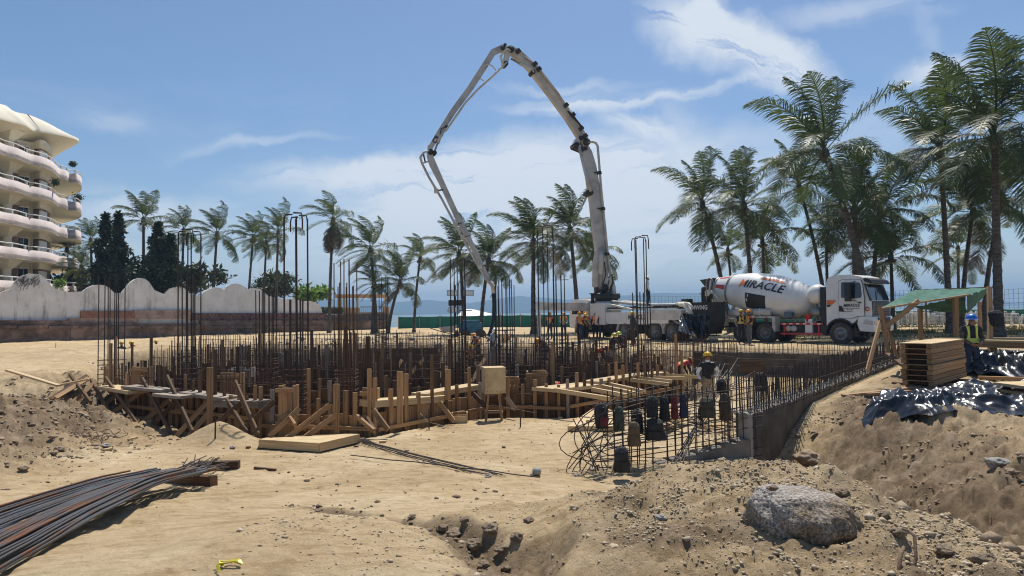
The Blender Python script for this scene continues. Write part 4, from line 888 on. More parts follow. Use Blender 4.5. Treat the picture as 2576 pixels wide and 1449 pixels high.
# steps, wheel arch, mirror, air intake
fm = MB(); arch(fm, 0, .54, .66, .74, -1.26, -.90, 35, 165); fm.put('wheel_arch', BK, mt)
fm = MB(); arch(fm, 0, .54, .66, .74, .90, 1.26, 35, 165); fm.put('wheel_arch', BK, mt)
st = MB(); st.box((.68, -1.2, .36), (1.12, -.95, .40)); st.box((.68, -1.2, .62), (1.12, -.95, .66)); st.bar((.70, -1.18, .36), (.70, -1.18, .95), .03, .03); st.bar((1.1, -1.18, .36), (1.1, -1.18, .95), .03, .03); st.put('step', CH, mt)
mr = MB(); mr.box((.36, -1.52, 2.32), (.62, -1.34, 3.0)); mr.box((.36, -1.52, 2.10), (.62, -1.34, 2.28)); mr.bar((.5, -1.42, 2.2), (.80, -1.2, 2.10), .03, .03); mr.bar((.5, -1.4, 2.98), (.78, -1.16, 3.08), .03, .03); mr.put('mirror', BK, cab)
MB().box((-.24, -1.245, 1.21), (-.08, -1.225, 1.27)).put('marker_lamp', ORL, cab)
MB().box((-.98, -1.15, .45), (-.72, -.82, 2.85)).put('air_intake', BK, mt); MB().box((-.98, .8, .6), (-.72, 1.1, 2.7)).put('exhaust_stack', BK, mt)
tk = MB(); tk.lathe([(-.46, .02), (-.44, .22), (-.34, .40), (-.16, .50), (.0, .52), (.16, .50), (.30, .42), (.38, .30), (.40, .02)], 28, Matrix.Translation((-1.32, -.62, 2.50))); tk.put('water_tank', WP, mt)
mb = MB(); mb.box((-1.75, -1.1, .95), (-1.25, -.3, 1.15)); mb.tube([(-1.5, -.95, 1.6), (-1.05, -.95, 1.6)], .22, 14); mb.tube([(-1.4, -.6, 1.2), (-1.4, -.6, 2.1)], .12, 8); mb.box((-1.2, -.9, 1.15), (-1.0, -.4, 2.0)); mb.tube([(-1.2, -1.1, 1.1), (-1.3, -1.0, 1.5), (-1.1, -.9, 1.8)], .03, 5); mb.put('pump_unit', STL, mt)
MB().lathe([(0, .15), (.34, .18), (.35, .19), (.34, .001)], 18, Matrix.Translation((-1.66, -1.02, 1.12)) @ Matrix.Rotation(R(-90), 4, 'Y')).put('red_bucket', RED, mt)
# red side guard
sg = MB(); sg.box((-3.05, -1.24, .96), (-.85, -1.20, 1.06)); sg.box((-3.05, -1.24, .46), (-.85, -1.20, .54))
for x in (-2.9, -1.1): sg.box((x, -1.2, .4), (x + .06, -1.14, 1.0))
sg = sg.put('side_guard', RED, mt)
for i in range(6): MB().box((-2.92 + i * .36, -1.25, .98), (-2.76 + i * .36, -1.235, 1.04)).put('reflector', WP, sg)
for x, r_ in ((-2.72, .15), (-2.42, .15)): MB().tube([(x, -1.12, .76), (x, -.5, .76)], r_, 16).put('air_tank', WD, mt)
MB().box((-1.78, -1.16, .55), (-1.42, -.7, 1.25)).put('fluid_tank', WP, mt)
MB().box((-2.95, -1.0, 1.35), (-2.55, -.7, 1.62), M=None).put('wheel_chock', mat('chock_blue', (.10, .14, .19), rough=.6), mt)
# rear mudguard frame and tool bins
rg_ = MB(); rg_.box((-6.35, -1.26, 1.32), (-3.45, -.70, 1.40)); rg_.box((-3.50, -1.26, .60), (-3.32, -.75, 1.40)); rg_.box((-6.35, .70, 1.32), (-3.45, 1.26, 1.40)); rg_.box((-6.42, -1.24, .9), (-6.34, -.75, 1.4)); rg_ = rg_.put('mudguard', WD, mt)
for i in range(5): MB().box((-6.2 + i * .58, -1.275, 1.34), (-6.05 + i * .58, -1.262, 1.38)).put('reflector', RED, rg_)
mb = MB(); mb.tube([(-4.6, -1.0, 1.62), (-3.7, -1.0, 1.62)], .21, 18); mb.box((-4.22, -1.22, 1.4), (-4.18, -.8, 1.84)); mb.put('hydraulic_tank', WD, mt)
mb = MB(); mb.tube([(-6.1, -1.0, 1.60), (-5.2, -1.0, 1.60)], .20, 18); mb.put('hydraulic_tank', WD, mt)
# drum
A0 = Vector((-7.38, 0, 3.12)); A1 = Vector((-1.42, 0, 1.98)); ax = (A1 - A0).normalized(); DL = (A1 - A0).length
DM = Matrix.Translation(A0) @ Matrix.Rotation(math.atan2(-ax.z, ax.x), 4, 'Y')
dp_ = [(0, .52), (.05, .55), (.95, .84), (1.0, .86), (1.35, .955), (2.2, 1.13), (2.9, 1.17), (3.7, 1.17), (4.5, 1.06), (5.15, .88), (5.45, .74), (5.65, .55), (5.8, .30), (5.9, .05)]
def drad(s): return float(np.interp(s, [a for a, b in dp_], [b for a, b in dp_]))
drum = MB().lathe(dp_, 64, DM).put('drum', WP, mt)
MB().lathe([(.93, drad(.93)), (.92, drad(.93) + .035), (1.04, drad(1.04) + .035), (1.05, drad(1.05))], 64, DM, cap=False).put('drum_ring', STL, drum)
MB().lathe([(-.04, .50), (-.04, .57), (.10, .60), (.12, .56)], 48, DM, cap=False).put('drum_ring', STL, drum)
for s_ in (1.75, 2.9, 3.75, 4.55, 5.2): MB().lathe([(s_ - .015, drad(s_ - .015) + .001), (s_, drad(s_) + .007), (s_ + .015, drad(s_ + .015) + .001)], 64, DM, cap=False).put('weld_seam', WP, drum)
def onskin(s, a, o): r = drad(s) + o; return DM @ Vector((s, -r * math.cos(a), r * math.sin(a)))
def patch(s0, s1, a0, a1, o, m, name, n=8, k=8, sk=0, sk1=None):
    v = []; 
    for i in range(n + 1):
        for j in range(k + 1):
            t = i / n; u = j / k; v.append(onskin(s0 + (s1 - s0) * t + sk * u, a0 + (a1 - a0) * u, o))
    return MB().add(v, [(i * (k + 1) + j, (i + 1) * (k + 1) + j, (i + 1) * (k + 1) + j + 1, i * (k + 1) + j + 1) for i in range(n) for j in range(k)], True).put(name, m, drum)
patch(.16, .86, R(-2), R(16), .012, RED, 'stripe'); patch(.25, .86, R(52), R(64), .012, RED, 'stripe'); patch(3.0, 4.35, R(47), R(56), .012, ORA, 'stripe', sk=-.15)
patch(2.42, 3.62, R(-42), R(2), .016, BK, 'rubber_cover', sk=-.06)
patch(2.50, 2.56, R(-8), R(-1), .022, WP, 'cover_tear', n=2, k=3); patch(2.44, 2.50, R(-22), R(-13), .022, WP, 'cover_tear', n=2, k=3)
tm = text_mesh('MIRACLE', .62, NAVY, .006, 2, .22, 1.02, .012); xs = [v_.co.x for v_ in tm.vertices]; x0, x1 = min(xs), max(xs); SL = 2.62 / (x1 - x0); tm.materials.append(ORA)
cut = x0 + (x1 - x0) * .135
for p_ in tm.polygons:
    if p_.center.x < cut: p_.material_index = 1
for v_ in tm.vertices:
    x, y, z = v_.co; s_ = 1.85 + (x - x0) * SL; r = drad(s_); a = R(27) + (y * 1.05) / r; v_.co = onskin(s_, a, .02 + max(z, 0))
tm.update(); link('lettering', tm, drum)
# rear: hopper, chutes, frame
WR = mat('chute_cream', (.55, .50, .40), (.72, .68, .58), rough=.6, scale=2, bump=.1, c3=(.64, .60, .50))
hp = MB(); hp.add([(-8.25, -.55, 3.55), (-8.25, .55, 3.55), (-7.35, .55, 3.62), (-7.35, -.55, 3.62), (-7.95, -.22, 2.95), (-7.95, .22, 2.95), (-7.5, .22, 2.95), (-7.5, -.22, 2.95)], [(0, 4, 5, 1), (1, 5, 6, 2), (2, 6, 7, 3), (3, 7, 4, 0)]); hp = hp.put('charge_hopper', CH, mt); so = hp.modifiers.new('solid', 'SOLIDIFY'); so.thickness = .03
fr_ = MB()
for s in (-1, 1):
    arc = [(-8.15, s * .62, 2.72), (-7.7, s * .66, 2.86), (-7.2, s * .68, 2.72), (-6.95, s * .70, 2.45), (-6.75, s * .70, 1.95), (-6.55, s * .70, 1.35), (-6.5, s * .7, .95)]
    for a, b_ in zip(arc[:-1], arc[1:]): fr_.bar(a, b_, .10, .26, up=(0, 1, 0))
    fr_.bar((-6.55, s * .62, 1.1), (-6.0, s * .62, 2.05), .08, .22, up=(0, 1, 0)); fr_.bar((-7.6, s * .6, 2.8), (-7.55, s * .45, 3.6), .10, .10)
    fr_.bar((-7.05, s * .62, 1.15), (-6.2, s * .62, 1.15), .08, .3, up=(0, 1, 0))
fr_.box((-7.35, -.72, .85), (-6.5, .72, 1.25)); fr_.put('rear_frame', WR, mt)
cc = MB(); cc.add([(-8.15, -.5, 2.75), (-8.15, .5, 2.75), (-7.25, .5, 2.75), (-7.25, -.5, 2.75), (-7.95, -.28, 1.85), (-7.95, .28, 1.85), (-7.45, .28, 1.85), (-7.45, -.28, 1.85)], [(0, 4, 5, 1), (1, 5, 6, 2), (2, 6, 7, 3), (3, 7, 4, 0)]); cc.box((-8.0, -.3, 1.68), (-7.4, .3, 1.86)); cc.put('collecting_funnel', WR, mt)
MB().box((-6.62, -.775, 2.05), (-6.50, -.765, 2.17)).put('warning_sign', mat('warning_yellow', (.75, .52, .02), rough=.5), mt)
# discharge chute towards the pump hopper: open trough between world points
def trough(name, a, b_, w, m, parent):
    a = Vector(a); b_ = Vector(b_); d_ = (b_ - a).normalized(); s_ = d_.cross(Vector((0, 0, 1))).normalized(); u = s_.cross(d_); v = []; n_ = 10
    for p_, wd in ((a, w), (b_, w * .92)):
        for i in range(n_ + 1): an = math.pi * (1 + i / n_); v.append(p_ + s_ * math.cos(an) * wd + u * (math.sin(an) * wd * .85))
    o = MB().add(v, [(i, i + 1, i + n_ + 2, i + n_ + 1) for i in range(n_)], True).put(name, m, parent, Matrix(), False); so_ = o.modifiers.new('solid', 'SOLIDIFY'); so_.thickness = .035; return o
ch0 = MX @ Vector((-7.6, 0, 1.80)); ch1 = P(1752, 806, (MX @ Vector((-7.6, 0, 1.8))).y + .9)
trough('discharge_chute', ch0 + (ch0 - ch1) * .06, ch1, .30, WR, mt)
mb = MB(); lad = [(-6.9, -.9, .5), (-7.1, -.95, 1.0)]; mb.box((-7.6, -.95, .72), (-6.9, -.2, .78)); mb.box((-7.5, -.95, .3), (-7.0, -.55, .34)); mb.bar((-7.45, -.95, .3), (-7.45, -.95, .75), .03, .03); mb.bar((-7.0, -.95, .3), (-7.0, -.95, .75), .03, .03); mb.put('rear_step', CH, mt)
mb = MB(); mb.tube([(-6.7, -.75, 1.2), (-7.0, -.85, .95), (-7.4, -.8, 1.1), (-7.7, -.7, 1.6), (-7.6, -.6, 1.9)], .025, 6); mb.put('water_hose', mat('green_hose', (.02, .10, .05), rough=.5), mt)
MB().tube([MX @ Vector((-8.9, -1.0, .05)), MX @ Vector((-8.3, -.9, .08)), MX @ Vector((-7.4, -1.1, .06)), MX @ Vector((-6.9, -1.0, .1))], .06, 8).put('spare_pipe', WD, mt, Matrix(), False)

# ------------------------------------------------------------------ pump truck (x forward, near side is y = +1.25)
pd = Vector((-.498, .867)); po = Vector((5.72, 47.2)); pz = -1.81
pt = empty('concrete_pump_truck', (po.x, po.y, pz), math.atan2(pd.y, pd.x), 'white concrete pump truck with its long folding boom raised over the pit', 'truck')
PX = PM[pt.name]
mb = MB(); mb.box((-9.6, -.5, .85), (1.2, .5, 1.2)); mb.box((-9.4, -1.0, .95), (-.9, 1.0, 1.1))
for x in (0, -4.6, -7.4, -8.8): mb.tube([(x, -1.0, .55), (x, 1.0, .55)], .12, 8); mb.box((x - .3, -.4, .35), (x + .3, .4, .85))
mb.box((-3.7, .2, .45), (-1.3, .95, 1.0)); mb.tube([(-3.2, .8, .8), (-1.5, .8, .8)], .3, 12); mb.put('chassis', CH, pt)
for x in (0, -4.6, -7.4, -8.8): wheel(pt, x, 1.25, 1, .57, .34, x < -3, front=(x > -3)); wheel(pt, x, -1.25, -1, .57, .34)
for x_, a0_, a1_ in ((-7.4, 40, 190), (-8.8, -10, 140), (0, 0, 180), (-4.6, 0, 180)):
    fm = MB(); arch(fm, x_, .57, .68, .73, .85, 1.26, a0_, a1_); fm.put('mudguard', WD, pt)
cb = MB(); pr = [(1.35, .65), (1.42, 1.2), (1.38, 1.65), (1.12, 2.50), (.95, 2.62), (-.75, 2.62), (-.85, 2.5), (-.85, .95), (-.62, .95)] + [(.66 * math.cos(R(a)), .57 + .68 * math.sin(R(a))) for a in (150, 130, 110, 90, 70, 50, 30)] + [(.75, .65)]
cb.prism(pr, -1.22, 1.22); cb2 = cb.put('cab', WP, pt); bv = cb2.modifiers.new('bevel', 'BEVEL'); bv.width = .05; bv.segments = 2; bv.limit_method = 'ANGLE'; bv.angle_limit = R(50)
MB().prism([(-.3, 1.62), (-.3, 2.38), (.82, 2.38), (1.0, 1.95), (1.02, 1.62)], 1.2, 1.235).put('side_window', TGL, cb2)
MB().prism([(.05, 1.62), (.05, 2.38), (.11, 2.38), (.11, 1.62)], 1.22, 1.245).put('window_bar', BK, cb2)
MB().prism([(-.42, .95), (-.42, 2.45), (-.39, 2.45), (-.39, .95)], 1.2, 1.228).put('door_gap', BK, cb2)
MB().box((-.3, 1.22, 1.30), (-.12, 1.26, 1.36)).put('door_handle', BK, cb2)
MB().add([(1.15, -1.08, 2.46), (1.15, 1.08, 2.46), (1.40, 1.12, 1.68), (1.40, -1.12, 1.68)], [(0, 1, 2, 3)]).put('windscreen', TGL, cb2)
MB().box((.3, 1.25, 1.7), (.42, 1.5, 2.3)).put('mirror', BK, cb2); MB().box((-.35, -.8, 2.62), (.3, .8, 2.72)).put('roof_hatch', WD, cb2)
# superstructure
MB().box((-2.75, .75, .92), (-1.15, 1.28, 2.32)).put('tool_cabinet', WP, pt)
sp = MB(); sp.box((-4.9, 1.22, .98), (-2.8, 1.27, 1.72)); sp.box((-6.9, 1.22, .98), (-4.94, 1.27, 1.72)); sp.box((-8.6, 1.22, 1.05), (-6.94, 1.27, 1.66)); sp.box((-9.0, -1.2, 1.0), (-2.8, 1.2, 1.12)); sp.box((-8.9, -1.27, .98), (-2.8, -1.22, 1.7)); sp = sp.put('side_panel', WP, pt)
link('lettering', text_mesh('MIRACLE', .40, NAVY, bold=.01, shear=.1), sp, Matrix.Translation((-5.85, 1.275, 1.40)) @ Matrix.Rotation(R(180), 4, 'Z') @ Rt, True)
for x in (-3.0, -4.8, -6.7, -8.5): MB().box((x, 1.272, 1.0), (x + .14, 1.28, 1.05)).put('reflector', RED, sp)
MB().box((-9.7, .95, 1.25), (-6.7, 1.32, 1.82)).put('outrigger_beam', WD, pt)
dk = MB(); dk.box((-9.2, -1.1, 1.86), (-2.9, 1.15, 1.94)); dk.box((-9.0, -.9, 1.1), (-3, .9, 1.5)); dk.tube([(-9.6, .35, 2.1), (-7, .5, 2.12), (-4.5, .55, 2.25), (-2.2, .3, 2.45)], .09, 10); dk.tube([(-9.3, -.1, 2.05), (-6, -.1, 2.1), (-3, .0, 2.4)], .12, 10); dk.bar((-3.0, .9, 2.2), (-5.2, 1.05, 1.88), .2, .10); dk.put('deck', WD, pt)
dj = MB()
for i in range(26): x = -8.9 + i * .24; dj.box((x, rnd(.2, .7), 1.94), (x + rnd(.08, .2), rnd(.75, 1.1), 1.98 + rnd(0, .12)))
dj.put('hose_clutter', CH, pt)
# folded-out outrigger in front
oa = P(1480, 773, 46.0); ob = P(1352, 770, 44.5)
og = MB(); og.bar(oa, ob, .35, .52); og = og.put('front_outrigger', WD, pt, Matrix(), False)
MB().bar(ob + Vector((.1, 0, .30)), (ob.x + .1, ob.y, -1.75), .22, .22).put('outrigger_leg', WD, og, Matrix(), False)
MB().tube([(ob.x + .1, ob.y, -1.80), (ob.x + .1, ob.y, -1.72)], .28, 12).put('outrigger_foot', STL, og, Matrix(), False)
# hopper at the rear with its plate, kit and steel loop
hpz = MB(); hpz.prism([(-11.0, 2.15), (-9.75, 2.15), (-9.75, 1.05), (-10.1, .45), (-10.7, .45), (-11.0, 1.2)], -.75, .75); hp2 = hpz.put('hopper', CH, pt)
link('lettering', text_mesh('SCHWING', .33, WP, bold=.008), hp2, Matrix.Translation((-10.38, .765, 1.92)) @ Matrix.Rotation(R(180), 4, 'Z') @ Rt, True)
mb = MB(); mb.box((-11.05, -.8, 2.15), (-9.7, .8, 2.22)); mb.tube([(-10.3, .2, 2.2), (-10.3, .2, 2.95)], .10, 8); mb.tube([(-10.3, .2, 2.95), (-10.55, .2, 3.0)], .13, 8); mb.box((-10.8, .1, 2.2), (-10.6, .5, 2.55)); mb.tube([(-10.9, .3, 2.2), (-10.95, .3, 2.6), (-11.1, .3, 2.7), (-11.15, .3, 2.4)], .08, 8); mb.box((-9.7, .4, 2.2), (-9.2, .8, 2.42)); mb.put('valve_gear', CH, hp2)
MB().tube([(-11.2, .8, 1.9), (-11.2, .8, 3.3), (-11.28, .78, 3.48), (-11.42, .75, 3.52), (-11.56, .72, 3.45), (-11.62, .7, 3.25), (-11.62, .7, 2.2)], .028, 6).put('steel_loop', STL, hp2, Matrix.Translation((.25, -.2, 0)))
mb = MB(); mb.tube([(-9.2, .9, 2.12), (-9.7, 1.05, 2.10), (-10.1, 1.12, 1.85), (-10.35, 1.15, 1.5)], [.13, .14, .14, .13], 12); mb.tube([(-8.8, .8, 2.15), (-9.5, .95, 2.2), (-10.2, 1.2, 2.15), (-10.6, 1.28, 1.9)], .08, 10); mb.put('delivery_elbow', WR, pt)
mb = MB(); mb.tube([(-.95, .9, 2.3), (-.95, .9, 2.95)], .12, 10); mb.tube([(-.95, .9, 2.95), (-.95, .9, 3.02)], .22, 12); mb.put('exhaust', CH, pt)
# pedestal and slewing ring
TR = Vector((-1.35, -.05, 0)); mb = MB(); mb.tube([TR + Vector((0, 0, 1.2)), TR + Vector((0, 0, 2.45))], [.95, .85], 16); mb.put('pedestal', WD, pt)
MB().tube([TR + Vector((0, 0, 2.45)), TR + Vector((0, 0, 2.62)), TR + Vector((0, 0, 2.64)), TR + Vector((0, 0, 2.98))], [.70, .72, .86, .86], 28).put('slewing_ring', CH, pt)
tw_ = PX @ (TR + Vector((0, 0, 2.98))); print('turret', tw_)
# boom: everything lies in one leaning vertical plane through the turret
kY = .30
def B3(x, y):
    Y = tw_.y
    for _ in range(12): p = P(x, y, Y); Y = tw_.y + kY * (p.x - tw_.x)
    return P(x, y, Y)
pn = Vector((-kY, 1, 0)).normalized()        # normal of the boom plane
def bsec(name, pts, w, mtl=WD, par=pt):
    """box girder: pts = [(x, y, half height px)] along the arm"""
    mb = MB(); n = len(pts); v = []
    for i, (x, y, h) in enumerate(pts):
        h *= .88; a = pts[max(i - 1, 0)]; b_ = pts[min(i + 1, n - 1)]; dx, dy = b_[0] - a[0], b_[1] - a[1]; L_ = math.hypot(dx, dy); nx, ny = -dy / L_, dx / L_
        c0 = B3(x + nx * h, y + ny * h); c1 = B3(x - nx * h, y - ny * h)
        v += [c0 - pn * w / 2, c1 - pn * w / 2, c1 + pn * w / 2, c0 + pn * w / 2]
    f = [(4 * i + k, 4 * i + (k + 1) % 4, 4 * i + 4 + (k + 1) % 4, 4 * i + 4 + k) for i in range(n - 1) for k in range(4)] + [(0, 1, 2, 3), (4 * n - 1, 4 * n - 2, 4 * n - 3, 4 * n - 4)]
    return mb.add(v, f).put(name, mtl, par, Matrix(), False)
def btube(name, pts, r, m, par, off=0, n=8): return MB().tube([B3(x, y) + pn * off for x, y in pts], r, n).put(name, m, par, Matrix(), False)
def pin(x, y, r, w, par, m=CH, name='joint_pin'): c = B3(x, y); return MB().tube([c - pn * w / 2, c + pn * w / 2], r, 14).put(name, m, par, Matrix(), False)
BM = mat('boom_grey', (.33, .31, .28), (.60, .57, .52), rough=.6, scale=.9, stretch=(1, 1, 1), c3=(.50, .47, .43), detail=10)
s1 = bsec('boom_section', [(1517, 735, 10), (1516, 660, 15), (1509, 600, 17), (1497, 500, 16), (1484, 420, 15), (1476, 385, 12), (1470, 368, 8)], .42, BM)
bsec('gusset', [(1500, 722, 8), (1503, 660, 10), (1508, 610, 4)], .5, BM, s1)
btube('lift_cylinder', [(1506, 728), (1507, 655)], .13, STL, s1, -.3); btube('lift_cylinder', [(1506, 690), (1508, 625)], .17, BM, s1, -.3)
btube('concrete_pipe', [(1524, 735), (1532, 705), (1522, 620), (1508, 480), (1499, 370), (1494, 362), (1484, 359), (1474, 362)], .085, BM, s1, -.30, 10)
for x, y in ((1503, 437), (1512, 527), (1523, 640)): btube('pipe_clamp', [(x - 13, y - 1), (x + 6, y + 1)], .05, CH, s1, -.3); MB().box((-.13, -.13, -.1), (.13, .13, .1), M=Matrix.Translation(B3(x, y) - pn * .3)).put('pipe_clamp', CH, s1, Matrix(), False)
btube('hydraulic_hose', [(1524, 700), (1533, 690), (1536, 712), (1529, 730), (1520, 728)], .05, BK, s1, -.4)
btube('hydraulic_hose', [(1514, 660), (1518, 690), (1511, 715), (1515, 735)], .04, BK, s1, -.4)
mb = MB()
for i in range(16): p = B3(rnd(1497, 1530), rnd(695, 738)); mb.box(p - Vector((.12, .15, .12)) * rnd(.5, 1.3), p + Vector((.12, .15, .12)) * rnd(.5, 1.3))
mb.put('turret_gear', CH, s1, Matrix(), False)
MB().prism([(-1.05, 2.98), (-.2, 2.98), (-.1, 3.5), (-.35, 4.0), (-.8, 4.0), (-1.0, 3.4)], -.45, -.15).put('turret_bracket', BM, s1, PX @ Matrix.Translation((-.75, 0, 0)), False)
s2 = bsec('boom_section', [(1473, 362, 10), (1462, 338, 12), (1420, 272, 11), (1360, 180, 11), (1310, 140, 11), (1284, 124, 9)][::-1] if False else [(1472, 366, 9), (1460, 340, 12), (1430, 293, 12), (1385, 232, 12), (1335, 168, 12), (1300, 136, 12), (1279, 124, 8)], .40, mat('boom_tan', (.42, .37, .30), (.66, .60, .50), rough=.6, scale=1.1, detail=10, c3=(.56, .50, .41)))
btube('hydraulic_cylinder', [(1452, 372), (1466, 432), (1480, 482)], .10, BM, s1, -.34); btube('hydraulic_cylinder', [(1466, 425), (1481, 484)], .13, BM, s1, -.34)
for x, y, r_ in ((1472, 360, .24), (1446, 368, .20), (1480, 486, .22), (1516, 726, .3), (1457, 350, .16)): pin(x, y, r_, .75, s1)
bsec('knuckle_link', [(1444, 372, 6), (1452, 352, 6), (1462, 345, 6)], .6, BM, s1); bsec('knuckle_link', [(1446, 372, 5), (1462, 378, 6), (1474, 374, 5)], .55, CH, s1)
btube('concrete_pipe', [(1474, 352), (1455, 322), (1400, 238), (1345, 166), (1318, 148)], .075, BM, s2, -.27, 10)
for x, y in ((1437, 292), (1420, 268), (1352, 178), (1342, 165), (1300, 133), (1458, 326), (1468, 345)): MB().box((-.12, -.1, -.16), (.12, .16, .16), M=Matrix.Translation(B3(x, y) - pn * .3) @ Matrix.Rotation(R(50), 4, 'Y')).put('pipe_clamp', CH, s2, Matrix(), False)
btube('hydraulic_cylinder', [(1283, 150), (1310, 166)], .07, STL, s2, -.2); btube('hydraulic_cylinder', [(1304, 162), (1334, 176), (1340, 186)], .12, BM, s2, -.2)
btube('hydraulic_hose', [(1460, 325), (1440, 300), (1425, 282)], .08, BK, s2, -.33)
s3 = bsec('boom_section', [(1283, 130, 7), (1262, 122, 9), (1240, 132, 9), (1215, 172, 9), (1180, 226, 9), (1140, 280, 8.5), (1105, 335, 8), (1082, 372, 7)], .34, BM)
btube('concrete_pipe', [(1280, 134), (1276, 128), (1268, 131), (1256, 146), (1262, 168)], .075, WR, s3, -.3, 10); btube('concrete_pipe', [(1272, 160), (1240, 192), (1200, 228), (1168, 262), (1128, 320), (1120, 330)], .07, WR, s3, -.26, 10)
bsec('knuckle_link', [(1276, 128, 5), (1272, 150, 5), (1268, 162, 5)], .5, WR, s3); bsec('knuckle_link', [(1284, 130, 5), (1276, 146, 4), (1270, 165, 5)], .45, BM, s3)
for x, y, r_ in ((1282, 127, .24), (1270, 163, .16), (1338, 184, .16), (1262, 124, .14), (1268, 116, .10)): pin(x, y, r_, .6, s3)
btube('handrail', [(1246, 180), (1236, 168), (1224, 164), (1215, 170)], .04, WR, s3, -.2); btube('handrail', [(1215, 206), (1206, 200), (1198, 208)], .04, WR, s3, -.2)
btube('hydraulic_cylinder', [(1092, 382), (1104, 350)], .06, STL, s3, -.2); btube('hydraulic_cylinder', [(1100, 362), (1108, 342), (1120, 325)], .10, BM, s3, -.2)
btube('hydraulic_hose', [(1120, 322), (1108, 326), (1106, 340), (1112, 345)], .03, BK, s3, -.25)
link('lettering', text_mesh('C9', .42, NAVY, bold=.012), s3, Matrix.Translation(B3(1095, 353) - pn * .19) @ Matrix.Rotation(math.atan2(kY, 1), 4, 'Z') @ Rt @ Matrix.Rotation(R(60), 4, 'Z'))
s4 = bsec('boom_section', [(1082, 366, 6), (1081, 392, 8), (1088, 412, 9), (1110, 458, 7), (1150, 545, 6.5), (1195, 632, 6), (1222, 690, 5), (1232, 712, 4)], .28, BM)
for x, y, r_ in ((1082, 384, .18), (1092, 386, .14), (1122, 323, .14)): pin(x, y, r_, .5, s4)
btube('concrete_pipe', [(1078, 380), (1064, 386), (1056, 398), (1060, 412), (1078, 448), (1110, 502), (1150, 578), (1190, 650), (1222, 705), (1236, 716), (1241, 728)], .075, BM, s4, -.20, 10)
btube('brace', [(1060, 412), (1084, 405)], .05, BM, s4, -.1); btube('brace', [(1064, 390), (1068, 408)], .05, CH, s4, -.2)
for x, y in ((1096, 482), (1144, 566), (1162, 598), (1205, 672)): btube('pipe_clamp', [(x, y), (x + 18, y - 5)], .05, CH, s4, -.1); MB().box((-.13, -.13, -.13), (.13, .13, .13), M=Matrix.Translation(B3(x, y) - pn * .22)).put('pipe_clamp', WR, s4, Matrix(), False)
e0 = B3(1232, 712); e1 = B3(1240, 722); hz_ = B3(1242, 742)
MB().tube([e0, B3(1237, 713), e1, B3(1242, 736)], .14, 12).put('end_elbow', WR, s4, Matrix(), False)
MB().tube([hz_ + Vector((0, 0, .1)), B3(1243, 765) , B3(1242, 800), B3(1236, 830) - Vector((0, .5, 0)), B3(1232, 842) - Vector((0, 1, 0))], .125, 12).put('end_hose', BK, s4, Matrix(), False)
# plastic sheet thrown over the pump hopper
FOIL = mat('black_plastic_sheet', (.012, .012, .014), rough=.26, spec=.6, bump=.2, bscale=5, scale=5, bdist=.03)
FOILS = mat('silver_plastic_sheet', (.30, .30, .29), (.60, .60, .58), rough=.25, metal=.7, scale=5, bump=.8, bscale=7, bdist=.06)
def sheet(pt_fn, nu, nv, m, name='sheet', th=.012):
    v = [pt_fn(i / nu, j / nv) for j in range(nv + 1) for i in range(nu + 1)]
    f = [(j * (nu + 1) + i, j * (nu + 1) + i + 1, (j + 1) * (nu + 1) + i + 1, (j + 1) * (nu + 1) + i) for j in range(nv) for i in range(nu)]
    return mk(v, f, m, name, True)
hc_ = PX @ Vector((-10.8, 1.1, 0)); Yh = hc_.y - .2
def quad(c, bul=.4, s=0, fr=2.2):
    def fn(u, w):
        x = (c[0][0] * (1 - u) + c[1][0] * u) * (1 - w) + (c[3][0] * (1 - u) + c[2][0] * u) * w; y = (c[0][1] * (1 - u) + c[1][1] * u) * (1 - w) + (c[3][1] * (1 - u) + c[2][1] * u) * w
        f_ = 1 - 2 * abs(mnoise.noise(Vector((u * fr * 2.2 + s, w * fr * .7, s)))) + .4 * mnoise.noise(Vector((u * 9, w * 4, s + 5)))
        return P(x, y, Yh - bul * f_ - .5 * w)
    return fn
psh = link('plastic_sheet', sheet(quad([(1716, 788), (1788, 792), (1778, 853), (1742, 850)], .35, 1), 34, 30, FOIL)); tag(psh, 'torn black plastic sheet hung over the pump hopper under the chute', 'plastic sheet')
psh2 = link('plastic_sheet', sheet(quad([(1712, 792), (1728, 800), (1752, 848), (1706, 832)], .3, 7), 20, 24, FOILS)); tag(psh2, 'silver-faced plastic sheet sagging from the pump hopper beside the black one', 'plastic sheet')
